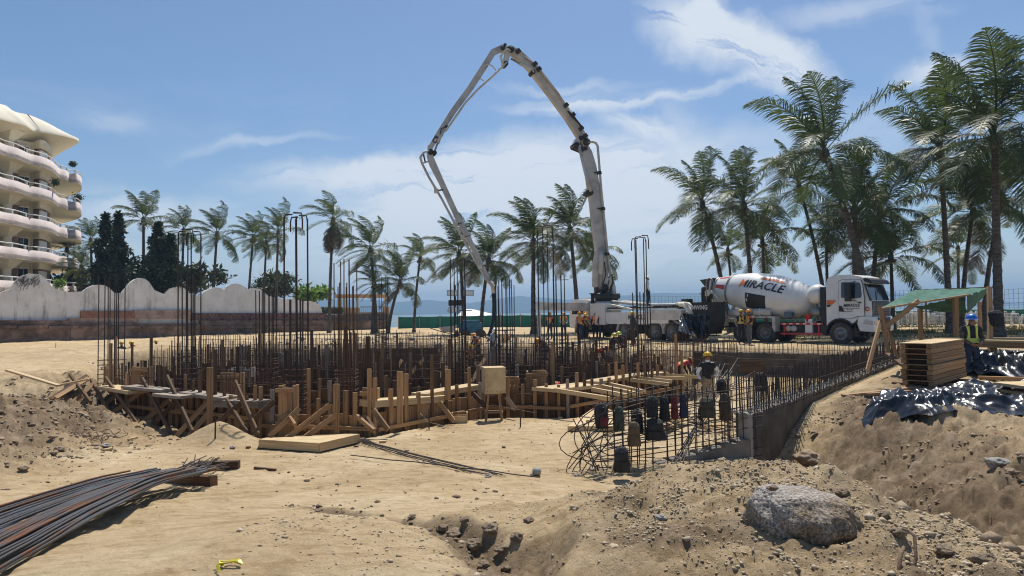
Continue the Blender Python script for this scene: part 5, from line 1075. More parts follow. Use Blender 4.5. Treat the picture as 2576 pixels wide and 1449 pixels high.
# ================================================================== pit: formwork, reinforcement, planks
WLN = [Vector((x, y, 0)) for x, y in WL]
def row_at(pts, step):
    """points every step along a plan polyline, with the direction"""
    o = []; r = 0
    for a, b in zip(pts[:-1], pts[1:]):
        a = Vector((a[0], a[1], 0)); b = Vector((b[0], b[1], 0)); L_ = (b - a).length; d = (b - a) / L_; s = r
        while s < L_: o.append((a + d * s, d)); s += step
        r = s - L_
    return o
def formwall(label, pts, zt, zb=-4.2, st=.42, hs=(.1, .9), k='o', kb='o', wal=(.5, 1.3), front=-1, group=None, bw=.30, sw=.085, cat='formwork', tall=.12, two=False):
    """upright board wall with studs and walers; pts run left to right, the outer (near) face carries the studs"""
    f = empty('formwork_wall', (pts[0][0], pts[0][1], zb), label=label, cat=cat, group=group)
    for a, b in zip(pts[:-1], pts[1:]):
        a = Vector((a[0], a[1], 0)); b = Vector((b[0], b[1], 0)); L_ = (b - a).length; d = (b - a) / L_; n = Vector((d.y, -d.x, 0)) * (1 if front < 0 else -1)
        m = max(1, int(L_ / bw))
        for i in range(m):
            c = a + d * (i + .5) * L_ / m; beam('board', c + Vector((0, 0, zb)) + n * rnd(-.008, .008), c + Vector((0, 0, zt + rnd(-.06, .05))), L_ / m * .97, .035, kb, f, up=n)
        for w_ in wal:
            p = a + n * .135; q_ = b + n * .135; z = zt - w_ + rnd(-.05, .05); cutp = rnd(.35, .65)
            for t0, t1, o_ in ((0, cutp + .05, 0), (cutp - .02, 1, .0)): beam('waler', p.lerp(q_, t0) + Vector((0, 0, z + o_ + rnd(-.03, .03))) + n * o_, p.lerp(q_, t1) + Vector((0, 0, z + rnd(-.04, .04))) + n * (.05 if t0 > 0 else 0), .085, .045, k, f, up=n)
        for i in range(int(L_ / st) + 1):
            c = a + d * (i * st + rnd(-.04, .04)) + n * .06; h = rnd(*hs)
            if random.random() < tall: h += rnd(.4, .9)
            beam('stud', c + Vector((0, 0, zb)), c + Vector((rnd(-.02, .02), 0, zt + h)), sw * rnd(.9, 1.35), .045, random.choice([k, 'o', 'f' if k == 'o' else k, 'g' if random.random() < .3 else k]), f, up=n)
            if two and i % 2: c2 = c - n * .34; beam('stud', c2 + Vector((0, 0, zb)), c2 + Vector((0, 0, zt + rnd(*hs))), sw, .045, k, f, up=n)
    return f
A_, B_, C_, D_, E_, F_ = (-11.75, 19.55), (-5.75, 15.75), (-3.05, 15.0), (-.75, 18.1), (1.35, 17.75), (5.35, 21.9)
fw1 = formwall('long timber formwork wall with raking props at the left front of the pit', [A_, B_], -1.98, -4.3, .30, (.10, .55), 'f', 'f', (.35, .85, 1.45), tall=.22)
fw2 = formwall('timber formwork corner in front of the tall hooked rebar, behind the flat panel', [B_, C_], -2.2, -4.3, .30, (.15, .62), 'f', 'f', (.3, .8), tall=.2)
fw3 = formwall('timber formwork wall below the long plank walkway left of the box on its stool', [C_, D_], -2.12, -4.3, .45, (.2, .8), 'f', 'f', (.35, .9), tall=.2)
fw4 = formwall('timber formwork wall directly behind the box on its stool', [D_, E_], -2.15, -4.3, .33, (.1, .5), 'f', 'o', (.3, .9), tall=.1)
fw5 = formwall('timber formwork wall under the plank walkway at the right of the pit', [E_, F_], -2.12, -4.3, .36, (.15, .7), 'f', 'o', (.3, .9), tall=.1)
# far side and end returns
formwall('end wall of formwork with upright studs at the left corner of the pit', [(-12.6, 23.5), (-11.8, 19.7)], -1.9, -4.3, .3, (.2, .8), 'f', 'o')
inner = [
 ('inner formwork wall close behind the left front wall', [(-12.2, 22.4), (-6.2, 18.7)], -2.0, .36, (.1, .8)),
 ('second inner formwork wall behind the left front wall', [(-13.2, 26.2), (-6.4, 22.8)], -2.2, .33, (.2, 1.0)),
 ('third inner formwork wall deep in the left of the pit', [(-14.2, 30.5), (-5.6, 27.6)], -2.1, .42, (.1, .9)),
 ('short inner formwork by the tall hooked rebar cage', [(-5.8, 19.6), (-2.6, 19.0)], -2.1, .30, (.2, .9)),
 ('inner formwork behind the plank walkway left of the box', [(-2.3, 21.2), (1.2, 21.6)], -2.35, .40, (.2, .8)),
 ('long inner formwork with sloping props in the middle of the pit', [(-5.8, 31.8), (2.8, 31.2)], -2.55, .8, (.1, 1.0)),
 ('inner formwork right behind the walkway studs', [(2.2, 22.0), (5.6, 25.4)], -2.2, .34, (.2, .9)),
 ('inner formwork beyond the box on its stool', [(1.2, 24.6), (5.2, 28.2)], -2.3, .34, (.2, 1.0)),
 ('stepped inner formwork right of the tall hooked cage', [(-5.4, 23.6), (-2.6, 22.8)], -2.15, .26, (.2, 1.1)),
 ('inner formwork behind the thick rusty cluster', [(-3.6, 17.9), (-1.6, 19.6)], -2.25, .26, (.2, .9)),
 ('dark inner formwork in the left middle of the pit', [(-10.5, 24.0), (-4.5, 26.8)], -2.0, .30, (.2, 1.1)),
 ('low inner formwork behind the box and stool', [(-.4, 20.0), (3.4, 20.6)], -2.3, .26, (.2, .8)),
 ('inner formwork along the far middle of the pit', [(-2.0, 28.6), (5.0, 29.0)], -2.2, .36, (.2, 1.0)),
 ('far inner formwork below the standing workers', [(2.4, 30.2), (6.6, 29.6)], -2.3, .42, (.2, .9)),
]
for lb_, ps, zt_, st_, hs_ in inner: formwall(lb_, ps, zt_, -4.3, st_, hs_, 'o', 'o', (.4, 1.1), tall=.15)
formwall('tall box of upright boards standing in the far middle of the pit', [(-8.0, 35.2), (-6.9, 34.6), (-4.6, 34.5), (-3.9, 35.3)], -1.72, -4.3, 1.1, (.0, .1), 'o', 'o', (.9,), bw=.22)
def boxform(x, y0, y1, w, Y, label, kk='f'):
    """small column form of upright boards"""
    t_ = P(x, y0, Y); b_ = P(x, y1, Y); W_ = w / F * Y; f = empty('column_form', (t_.x, Y, b_.z), label=label, cat='formwork')
    n = max(3, int(W_ / .11))
    for i in range(n): beam('board', (t_.x - W_ / 2 + (i + .5) * W_ / n, Y, b_.z), (t_.x - W_ / 2 + (i + .5) * W_ / n, Y, t_.z + rnd(-.05, .05)), W_ / n * .96, .05, kk, f, up=(0, 1, 0))
    for s in (-1, 1):
        for i in range(3): beam('board', (t_.x + s * W_ / 2, Y + .1 + i * .13, b_.z), (t_.x + s * W_ / 2, Y + .1 + i * .13, t_.z), .04, .12, kk, f, up=(0, 1, 0))
    beam('cleat', (t_.x - W_ / 2 - .05, Y - .05, t_.z - .08), (t_.x + W_ / 2 + .05, Y - .05, t_.z - .08), .05, .09, kk, f); beam('cleat', (t_.x - W_ / 2 - .05, Y - .05, t_.z - .8), (t_.x + W_ / 2 + .05, Y - .05, t_.z - .8), .05, .09, kk, f)
boxform(349, 925, 1010, 34, 19.6, 'small column form with a capped top near the left front of the pit')
boxform(576, 940, 1010, 46, 18.2, 'column form with a capped top behind the grey planks')
boxform(604, 926, 1000, 48, 20.0, 'grey board column form just behind the capped one', 'g')
boxform(718, 972, 1100, 34, 15.1, 'column form with grey cleats left of the tall hooked rebar')
boxform(928, 980, 1068, 32, 15.2, 'column form with taller boards right of the thick rebar cluster')
boxform(1350, 935, 1010, 46, 18.9, 'column form of narrow boards right of the box on its stool')
boxform(1288, 950, 1000, 30, 18.2, 'column form half hidden behind the box on its stool')
# ---- platform planks
def plank(name, x0, y0, Y0, x1, y1, Y1, w, t, k, label, dz=0):
    a = P(x0, y0, Y0) - Vector((0, 0, t)); b = P(x1, y1, Y1) - Vector((0, 0, t)); d = (b - a).normalized(); s = Vector((-d.y, d.x, 0)).normalized()
    M = beamM(a + s * w / 2 + Vector((0, 0, t / 2)), b + s * w / 2 + Vector((0, 0, t / 2)), w, t); return tag(link(name, UB[k], None, M), label, 'plank')
plank('plank', 243, 971, 18.7, 322, 984, 17.6, .5, .09, 'p', 'yellow plank, leftmost on the formwork walkway')
plank('plank', 304, 971, 18.0, 404, 981, 17.0, .42, .07, 'g', 'grey weathered plank next to the leftmost yellow one')
plank('plank', 382, 990, 16.9, 452, 997, 16.3, .4, .07, 'g', 'short grey plank in the middle of the left walkway')
plank('plank', 448, 986, 16.9, 560, 1001, 16.1, .5, .08, 'g', 'wide grey plank right of the middle of the left walkway')
plank('plank', 537, 1007, 16.2, 650, 1010, 15.5, .45, .16, 'g', 'thick grey plank at the right end of the left walkway')
plank('plank', 944, 1008, 14.9, 1130, 995, 16.9, .50, .15, 'p', 'pale yellow walkway plank left of the box on its stool')
plank('plank', 1072, 991, 16.5, 1212, 967, 18.3, .50, .13, 'p', 'pale yellow walkway plank whose end is hidden by the box')
plank('plank', 1266, 975, 18.1, 1306, 970, 18.3, .45, .07, 'p', 'short pale plank just right of the box on its stool')
plank('plank', 1404, 979, 17.2, 1519, 966, 18.8, .85, .09, 'p', 'broad pale plank nearest on the right walkway')
plank('plank', 1508, 960, 18.7, 1594, 946, 20.1, .55, .08, 'p', 'middle pale plank of the right walkway')
plank('plank', 1590, 946, 20.0, 1683, 936, 21.4, .55, .08, 'p', 'farthest pale plank of the right walkway')
for i, (x0, y0, Y0, x1, y1, Y1) in enumerate([(1397, 981, 17.3, 1532, 1003, 16.1), (1490, 979, 17.9, 1579, 996, 17.0), (1515, 972, 18.6, 1606, 992, 17.4), (1536, 967, 18.9, 1622, 986, 17.9), (1581, 955, 19.8, 1682, 967, 19.1), (1600, 950, 20.2, 1690, 960, 19.7), (1605, 948, 20.6, 1722, 952, 20.7), (1668, 942, 21.3, 1755, 949, 21.6)]):
    a = P(x0, y0, Y0); b = P(x1, y1, Y1)
    tag(link('bracket_board', UB['p'], None, beamM(a, b, .09, .10)), ['lowest and nearest timber outrigger under the right walkway', 'second timber outrigger under the right walkway', 'third timber outrigger under the right walkway', 'fourth timber outrigger poking out under the right walkway', 'fifth timber outrigger, near the middle plank', 'sixth timber outrigger, thin and dark on one side', 'long level timber pointing right from the walkway', 'farthest timber pointing right beyond the walkway planks'][i], 'timber')
# ---- raking props, nailed to the front wall
def yw(x):  # depth of the front wall at picture column x
    pts = [(200, 19.7), (240, 19.3), (650, 15.6), (940, 14.8), (1130, 17.0), (1215, 18.0), (1420, 17.6), (1700, 21.5)]
    return float(np.interp(x, [p[0] for p in pts], [p[1] for p in pts]))
props = [(243, 959, 174, 1018, 'f'), (250, 994, 205, 1043, 'f'), (288, 998, 215, 1050, 'f'), (361, 982, 241, 1067, 'f'), (427, 1005, 323, 1088, 'f'), (448, 1008, 354, 1093, 'o'), (521, 1012, 431, 1107, 'f'), (538, 1022, 460, 1114, 'f'), (604, 1015, 505, 1096, 'o'),
         (229, 956, 295, 1070, 'o'), (266, 951, 350, 1068, 'o'), (356, 949, 434, 1094, 'o'), (420, 947, 484, 1084, 'o'), (590, 960, 648, 1090, 'o'), (570, 1006, 625, 1092, 'o'), (175, 942, 229, 1010, 'o'), (220, 945, 128, 1001, 'o'), (224, 951, 140, 998, 'f'),
         (754, 1027, 677, 1095, 'f'), (830, 1018, 721, 1100, 'f'), (847, 1041, 768, 1097, 'f'), (690, 1010, 618, 1070, 'o'), (921, 1050, 945, 1083, 'o'), (899, 1048, 942, 1082, 'f'), (938, 1030, 976, 1078, 'f'),
         (1106, 1012, 1141, 1056, 'f'), (1190, 990, 1221, 1020, 'o'), (1275, 1000, 1297, 1028, 'o'), (724, 1042, 744, 1068, 'f')]
pw = {0: fw1, 1: fw2, 2: fw3}
for x0, y0, x1, y1, k in props:
    Y0 = yw(x0) - .25; Y1 = yw(x1) - (1.5 if x1 < 600 else .9)
    p0 = P(x0, y0, Y0); p1 = P(x1, y1 + 3, Y1); zt_ = hz(p1.x, p1.y)
    par = fw1 if x0 < 660 else (fw2 if x0 < 960 else fw3)
    beam('prop', p0, p1, .11, .05, k, par, up=(0, 1, .3))
for x, y0, y1, Y in ((528, 924, 1078, 15.9), (846, 1081 - 115, 1095, 14.8), (1006, 935, 1065, 15.1), (1127, 930, 1005, 16.6)): tag(link('post', UB['f'], None, beamM(P(x, y1, Y), P(x, y0, Y), .13, .06, up=(0, 1, 0))), {528: 'tall timber post standing through the grey walkway planks', 846: 'timber post beside the thick rebar cluster', 1006: 'tall timber post in front of the pale walkway plank', 1127: 'dark timber post beside the pale walkway planks'}[x], 'post')
# loose sloping timbers inside the pit
for i, (x0, y0, x1, y1, Y) in enumerate([(1068, 900, 1013, 958, 27), (1125, 922, 1080, 970, 24), (1219, 902, 1186, 955, 26), (1011, 905, 975, 962, 28), (1258, 955, 1272, 925, 23)]):
    tag(link('sloping_timber', UB['f'], None, beamM(P(x1, y1 + 6, Y - .8), P(x0, y0, Y), .13, .05, up=(0, 1, 0))), ['long sloping timber in the middle of the pit', 'sloping timber between the pit middle and the box', 'sloping timber below the bending workers', 'sloping timber beside the worker in blue', 'short timber right above the box on its stool'][i], 'timber')
tag(link('loose_batten', UB['p'], None, beamM(P(18, 931, 17.6), P(148, 970, 17.0), .12, .045)), 'long pale batten lying across the dug bank at far left', 'batten')
tag(link('loose_batten', UB['f'], None, beamM(P(150, 968, 17.2), P(216, 955, 18.6), .10, .04)), 'short batten between the bank and the formwork corner', 'batten')
# ---- rebar cages
def cage(x0, x1, ytop, Y, label, n=8, r=.019, hook=False, ybot=None, kk='s', short=0, tieN=10, dep=.5, cross=False):
    a = P(x0, ytop, Y); b = P(x1, ytop, Y); zb = -4.3; root = empty('rebar_cage', ((a.x + b.x) / 2, Y, zb), label=label, cat='rebar cage', group='column rebar cages rising from the pit')
    zt_ = a.z; m = n // 2; pts = []
    for i in range(m):
        t = i / (m - 1) if m > 1 else 0; X_ = a.x + (b.x - a.x) * t
        for j in range(2):
            zz = zt_ - (rnd(0, .12) if not hook else 0) - (short if (i + j) % 2 else 0); Yy = Y + (j - .5) * dep; xx = X_ + rnd(-.03, .03); lean = rnd(-.03, .03)
            bar('bar', (xx, Yy, zb), (xx + lean, Yy, zz), r, kk, root); pts.append((xx + lean, Yy, zz))
    if hook:
        for (i0, i1) in ((0, 2 * (m - 1)), (1, 2 * (m - 1) + 1)):
            p, q_ = Vector(pts[i0]), Vector(pts[i1]); p.z = q_.z = zt_ - .02; 
            if i0 == 0 or True:
                d = (q_ - p); mid = p + d * .45
                MB().tube([p - Vector((0, 0, .3)), p - Vector((0, 0, .06)), p + d * .06 + Vector((0, 0, .06)), mid + Vector((0, 0, .07))], r, 6).put('hook', STEEL, root, Matrix(), False)
                mid = q_ - d * .5; MB().tube([q_ - Vector((0, 0, .3)), q_ - Vector((0, 0, .06)), q_ - d * .06 + Vector((0, 0, .10)), mid + Vector((0, 0, .11))], r, 6).put('hook', STEEL, root, Matrix(), False)
    xa, xb = min(p[0] for p in pts) - .02, max(p[0] for p in pts) + .02; ya, yb = Y - dep / 2 - .02, Y + dep / 2 + .02
    for k in range(tieN):
        z = -2.15 + k * .14 if k < 6 else rnd(-2, min(zt_ - .4, -.6))
        if k >= tieN - 1: z = -1.3
        for p, q_ in (((xa, ya), (xb, ya)), ((xb, ya), (xb, yb)), ((xb, yb), (xa, yb)), ((xa, yb), (xa, ya))): bar('tie', (*p, z), (*q_, z + rnd(-.01, .01)), .008, 'r', root)
    if cross:
        bar('tie', (xa - .12, Y, zt_ - .25), (xb + .12, Y, zt_ - .25), .012, 's', root)
    return root
cage(260, 303, 688, 21.5, 'thin straight cage, leftmost in the pit', 8, .016, tieN=7)
cage(459, 494, 588, 19.5, 'cage with hooked tops in front of the far palms, second from left', 8, .019, True, short=1.2)
cage(652, 690, 724, 21.0, 'medium straight cage between the two hooked ones', 10, .016)
cage(723, 766, 548, 16.6, 'tallest and thickest cage with black hooked tops', 8, .021, True, short=2.0, dep=.45)
cage(846, 895, 652, 15.9, 'thick rusty cluster of straight bars in front of the pergola', 12, .013, kk='r', short=.55, tieN=12, dep=.34)
cage(957, 974, 690, 27, 'thin bars left of the ladder-like ties by the leaning palm', 4, .014)
cage(1132, 1170, 648, 23, 'straight cage in front of the blue machine', 10, .016, short=.8)
cage(1246, 1290, 696, 24, 'straight cage just right of the hanging hose', 12, .016, short=.3)
cage(1340, 1388, 575, 24, 'hooked cage in front of the thick palm trunk', 10, .018, True, short=1.2)
cage(1398, 1421, 687, 25, 'low cage with a cross bar near the pump cab', 6, .017, cross=True)
cage(1594, 1629, 602, 20.5, 'hooked cage in front of the pump truck rear', 8, .017, True, short=1.6)
lad = cage(946, 968, 772, 30, 'ladder-like cage with many rungs near the end of the terrace', 4, .016, tieN=3)
for k in range(9): bar('tie', (P(946, 800, 30).x, 29.8, .0 - k * .2), (P(969, 800, 30).x, 29.8, .0 - k * .2), .014, 'r', lad)
# ---- wall mats
def rebmat(label, pts, zt, step=.15, r=.012, k='r', zb=-4.2, hz_n=6, jit=.15, both=False, bars_from=0, off=.0, lean=.03, name='rebar_mat', hzr=None, hy=None):
    root = empty(name, (pts[0][0], pts[0][1], zb), label=label, cat='rebar mat')
    for i, (c, d) in enumerate(row_at(pts, step)):
        n = Vector((-d.y, d.x, 0))
        for s in ((0, 1) if both else (0,)):
            zz = zt + rnd(-jit, jit) - (.25 if random.random() < .15 else 0); p = c + n * (off + s * .18) + d * (.5 * step * s)
            bar('bar', (p.x + rnd(-.01, .01), p.y, zb), (p.x + rnd(-lean, lean), p.y + rnd(-lean, lean), zz), r * rnd(.9, 1.15), k, root)
    for a, b in zip(pts[:-1], pts[1:]):
        a = Vector((*a, 0)); b = Vector((*b, 0))
        for j in range(hz_n):
            z = (zt - .35) - j * (hy or .3); bar('cross_bar', (a.x, a.y - .015, z), (b.x, b.y - .015, z + rnd(-.02, .02)), (hzr or r) * .9, k, root)
    return root
mats = [
 ('dense rusty starter bars along the left edge of the pit', [(-12.0, 20.6), (-6.0, 17.0)], -1.35, .16), ('rusty starter bars behind the left front formwork', [(-13.3, 25.2), (-7.3, 21.2)], -1.1, .13),
 ('far row of rusty bars in the left half of the pit', [(-15.5, 31), (-8.5, 26.5)], -.95, .13), ('rusty bars against the bank at the left back of the pit', [(-18.5, 38.5), (-9, 36)], -.9, .16),
 ('row of bars in front of the sand heaps at the back', [(-9, 36.5), (-1.5, 35.5)], -1.0, .16), ('rusty bars behind the tall hooked cage', [(-7.0, 24.6), (-3.4, 22.6)], -1.3, .13),
 ('row of rusty bars in the middle of the pit', [(-3.2, 27.4), (2.2, 26.6)], -1.35, .15), ('rusty bars below the bending workers in orange', [(-2.5, 33.8), (4.2, 32.6)], -1.15, .15),
 ('rusty bars in front of the pump cab', [(2.5, 27.5), (7.3, 30.6)], -1.1, .13), ('rusty bars by the right end of the walkway', [(1.6, 23.0), (6.4, 27.4)], -1.55, .14),
 ('row of rusty bars in front of the concrete back wall', [(7.6, 31.5), (8.6, 26.0)], -1.2, .16), ('low rusty bars behind the box on its stool', [(-.6, 19.6), (3.2, 20.2)], -1.8, .14),
 ('rusty bars right behind the grey plank walkway', [(-10.8, 20.6), (-5.2, 17.6)], -1.45, .13), ('dense bars in the left middle of the pit', [(-11.5, 28.5), (-5.5, 25.2)], -1.05, .12),
 ('dense bars between the hooked cage and the box', [(-4.6, 21.5), (-.6, 23.4)], -1.45, .12), ('dense bars in the centre behind the box on its stool', [(-.2, 23.5), (3.6, 24.4)], -1.5, .12), ('rows of bars in the far centre of the pit', [(-6.5, 30.2), (2.5, 29.2)], -1.15, .13),
 ('thin bars at the very back below the green fence', [(-12, 43.5), (-2, 43)], -1.2, .22), ('bars near the pump truck wheels at the pit edge', [(3.4, 34.6), (8.6, 31.6)], -1.25, .15)]
for lb_, ps, zt_, st_ in mats: rebmat(lb_, ps, zt_, st_, .011 if ps[0][1] < 30 else .013, zb=-4.2, hz_n=4, jit=.2)
# ---- concrete wall on the right with its bars
CONCB = mat('concrete_brown', (.14, .12, .095), (.26, .225, .18), rough=.9, scale=3, bump=.3, bscale=20)
CW = empty('concrete_wall', (4.2, 12.1, -4.2), label='long rough-topped concrete wall running back on the right with steel starter bars', cat='wall')
def wallseg(pts, z0, z1, th, m, name, par, topn=0):
    for a, b in zip(pts[:-1], pts[1:]):
        a = Vector((*a, 0)); b = Vector((*b, 0)); L_ = (b - a).length; d = (b - a) / L_; n = Vector((-d.y, d.x, 0)); K = max(2, int(L_ / .12)) if topn else 1
        v = []; f = []
        for i in range(K + 1):
            p = a.lerp(b, i / K); rz = (lambda s: .035 * mnoise.noise(Vector((i * .7, s, 3))) + .025 * mnoise.noise(Vector((i * 2.9, s, 8)))) if topn else (lambda s: 0)
            v += [(p.x, p.y, z0), (p.x, p.y, z1 + rz(0)), (p.x + n.x * th * .5, p.y + n.y * th * .5, z1 + .03 + rz(2)), (p.x + n.x * th, p.y + n.y * th, z1 + rz(5)), (p.x + n.x * th, p.y + n.y * th, z0)]
        for i in range(K):
            for k in range(4): f.append((5 * i + k, 5 * i + 5 + k, 5 * i + 6 + k, 5 * i + 1 + k))
        f += [(0, 1, 2, 3, 4), (5 * K + 4, 5 * K + 3, 5 * K + 2, 5 * K + 1, 5 * K)]
        MB().add(v, f).put(name, m, par, Matrix(), False)
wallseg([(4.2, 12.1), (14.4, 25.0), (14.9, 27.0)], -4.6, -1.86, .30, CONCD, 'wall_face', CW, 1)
# rough splashed mortar along the crest
SPL = mat('mortar_splash', (.34, .335, .32), (.62, .61, .58), rough=.95, scale=12, bump=.4, bscale=40)
mb = MB(); rgm = np.random.RandomState(4)
for c, d in row_at([(4.2, 12.1), (14.4, 25.0)], .045):
    n = Vector((-d.y, d.x, 0)); p = c + n * rgm.uniform(-.02, .32) + Vector((0, 0, -1.86 + rgm.uniform(-.03, .06))); s = rgm.uniform(.02, .055)
    mb.add([p + Vector((s, 0, 0)), p + Vector((0, s, 0)), p - Vector((s, 0, 0)), p - Vector((0, s, 0)), p + Vector((0, 0, s)), p - Vector((0, 0, s))], [(0, 1, 4), (1, 2, 4), (2, 3, 4), (3, 0, 4), (1, 0, 5), (2, 1, 5), (3, 2, 5), (0, 3, 5)])
o = mb.put('mortar_crumbs', SPL, CW, Matrix(), False); o['kind'] = 'stuff'
wallseg([(4.13, 12.0), (4.2, 12.09)], -4.5, -1.85, .22, CONC, 'end_face', CW)
for k_ in range(7): a_ = 2.35 + k_ * .25; wallseg([(a_, 11.27 + k_ * .10), (a_ + .25, 11.37 + k_ * .10)], -4.5, -2.52 + .04 * k_, .26, CONCB, 'low_wall', CW, 1)
wb = rebmat('grey starter bars standing along the near half of the right concrete wall', [(4.35, 12.3), (8.6, 17.65)], -1.22, .125, .0095, 's', -1.95, 3, .06, True, name='rebar_row', hy=.16)
rebmat('grey starter bars standing along the far half of the right concrete wall', [(8.7, 17.8), (14.4, 25.0)], -1.20, .14, .011, 's', -1.95, 3, .06, True, name='rebar_row', hy=.16)
rebmat('tall bar mat rising from the pit floor beside the right concrete wall', [(3.9, 12.6), (13.9, 25.3)], -1.28, .16, .0095, 's', -3.1, 6, .05, name='rebar_row', hy=.24)
CB = empty('back_wall', (8.6, 32.3, -4.2), label='grey concrete back wall of the pit below the mixer truck', cat='wall')
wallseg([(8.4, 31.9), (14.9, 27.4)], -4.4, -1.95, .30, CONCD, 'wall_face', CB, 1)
beam('form_panel', P(1862, 925, 28.9), P(1926, 923, 28.2), .05, .55, 'o', CB)
for i in range(5): z = -2.2 - i * .3; beam('shutter_line', (8.4, 31.82, z), (14.9, 27.32, z), .02, .015, 'g', CB)
rebmat('starter bars on the concrete back wall below the mixer truck', [(8.4, 31.8), (14.9, 27.2)], -1.42, .20, .011, 's', -2.0, 2, .08, True, name='rebar_row', hy=.15)
rebmat('short bars at the far right corner beside the timber trestle', [(14.6, 25.6), (17.5, 26.2)], -1.35, .22, .010, 's', -2.0, 1, .08, name='rebar_row')
# ---- hanging mesh on the low wall in the right middle
MS = empty('rebar_screen', (1.55, 11.0, -2.7), label='standing rebar mesh hung with backpacks in front of the concrete pillar', cat='rebar mesh')
ma, mb_ = Vector((1.62, 11.1, 0)), Vector((4.28, 12.12, 0)); md = (mb_ - ma).normalized(); mn = Vector((-md.y, md.x, 0)); ML = (mb_ - ma).length
for lay in (0, 1):
    for i in range(21):
        p = ma + md * (i * ML / 20 + rnd(-.02, .02)) + mn * (.22 * lay); zt_ = -1.32 + .07 * math.sin(i * .8) + rnd(-.06, .06) + (.12 if i > 14 else 0)
        if i > 3 and random.random() < .10: continue
        bar('bar', (p.x, p.y, -2.8 if i < 6 else -2.5), (p.x + rnd(-.03, .03), p.y, zt_), .010, 's', MS)
    for j in range(8):
        z = -1.50 - j * .17; jj = rnd(-.02, .02); e = ma - md * rnd(.1, .5); bar('cross_bar', e + mn * (.22 * lay - .015) + Vector((0, 0, z + jj - .03)), mb_ + md * .12 + mn * (.22 * lay - .015) + Vector((0, 0, z + .10 + jj)), .0085, 's', MS)
# long bars bent round in wide arcs at the left end of the mesh
for j in range(13):
    z0_ = -1.38 - j * .07; a_ = rnd(.55, 1.05); b2 = rnd(.30, .62); q0 = ma + md * rnd(.9, 1.8) + Vector((0, 0, z0_ + .16)); c_ = ma + md * rnd(-.1, .25) + Vector((0, 0, z0_ - b2)); ot = -md * rnd(.85, 1) - mn * rnd(-.25, .35); tl = rnd(-.25, .25)
    pts = [q0, q0.lerp(c_ + Vector((0, 0, b2)), .6)]
    for k in range(13):
        t = math.pi * (k / 12) * 1.02; pts.append(c_ + ot * math.sin(t) * a_ + Vector((0, 0, math.cos(t) * b2)) + mn * tl * k / 12)
    e = pts[-1]; pts.append(e - ot * rnd(.2, .9) + Vector((0, 0, -.05)))
    for p in pts: p.z = max(p.z, -2.79 + .01 * j)
    MB().tube(pts, .0085, 5).put('bent_bar', STEEL, MS, Matrix(), False)
lb = empty('loose_bars', P(1700, 1150, 10.9), label='sheaf of long thin bars leaning diagonally over the backpack mesh', cat='rebar')
for i in range(7): a = P(1712 - i * 5, 1175 + rnd(-8, 8), 10.6); b = P(1848 + i * 3 - rnd(0, 30), 905 + rnd(-8, 18), 13.6); b = a + (b - a) * rnd(.86, 1.0); bar('bar', a, b, .0085, 's', lb)
lb = empty('loose_bars', P(1800, 960, 13), label='pair of bars leaning flatter toward the far concrete wall', cat='rebar')
for i in range(3): bar('bar', P(1760 + i * 8, 1010, 12.4), P(1900 + i * 6, 934 + i * 3, 15.5), .0085, 'r', lb)
lb = empty('crossed_bars', P(1500, 1150, 10.6), label='crossed loose bars stuck in the sand left of the backpack mesh', cat='rebar')
for x0, y0, x1, y1 in ((1442, 1054, 1506, 1183), (1458, 1050, 1528, 1178), (1465, 1060, 1500, 1190), (1530, 1060, 1430, 1180), (1555, 1075, 1470, 1195), (1450, 1075, 1520, 1160), (1436, 1090, 1525, 1035), (1440, 1140, 1540, 1082)): bar('bar', P(x1, y1, 10.4 + rnd(-.2, .3)), P(x0, y0, 10.9 + rnd(-.3, .3)), .009, 's', lb)
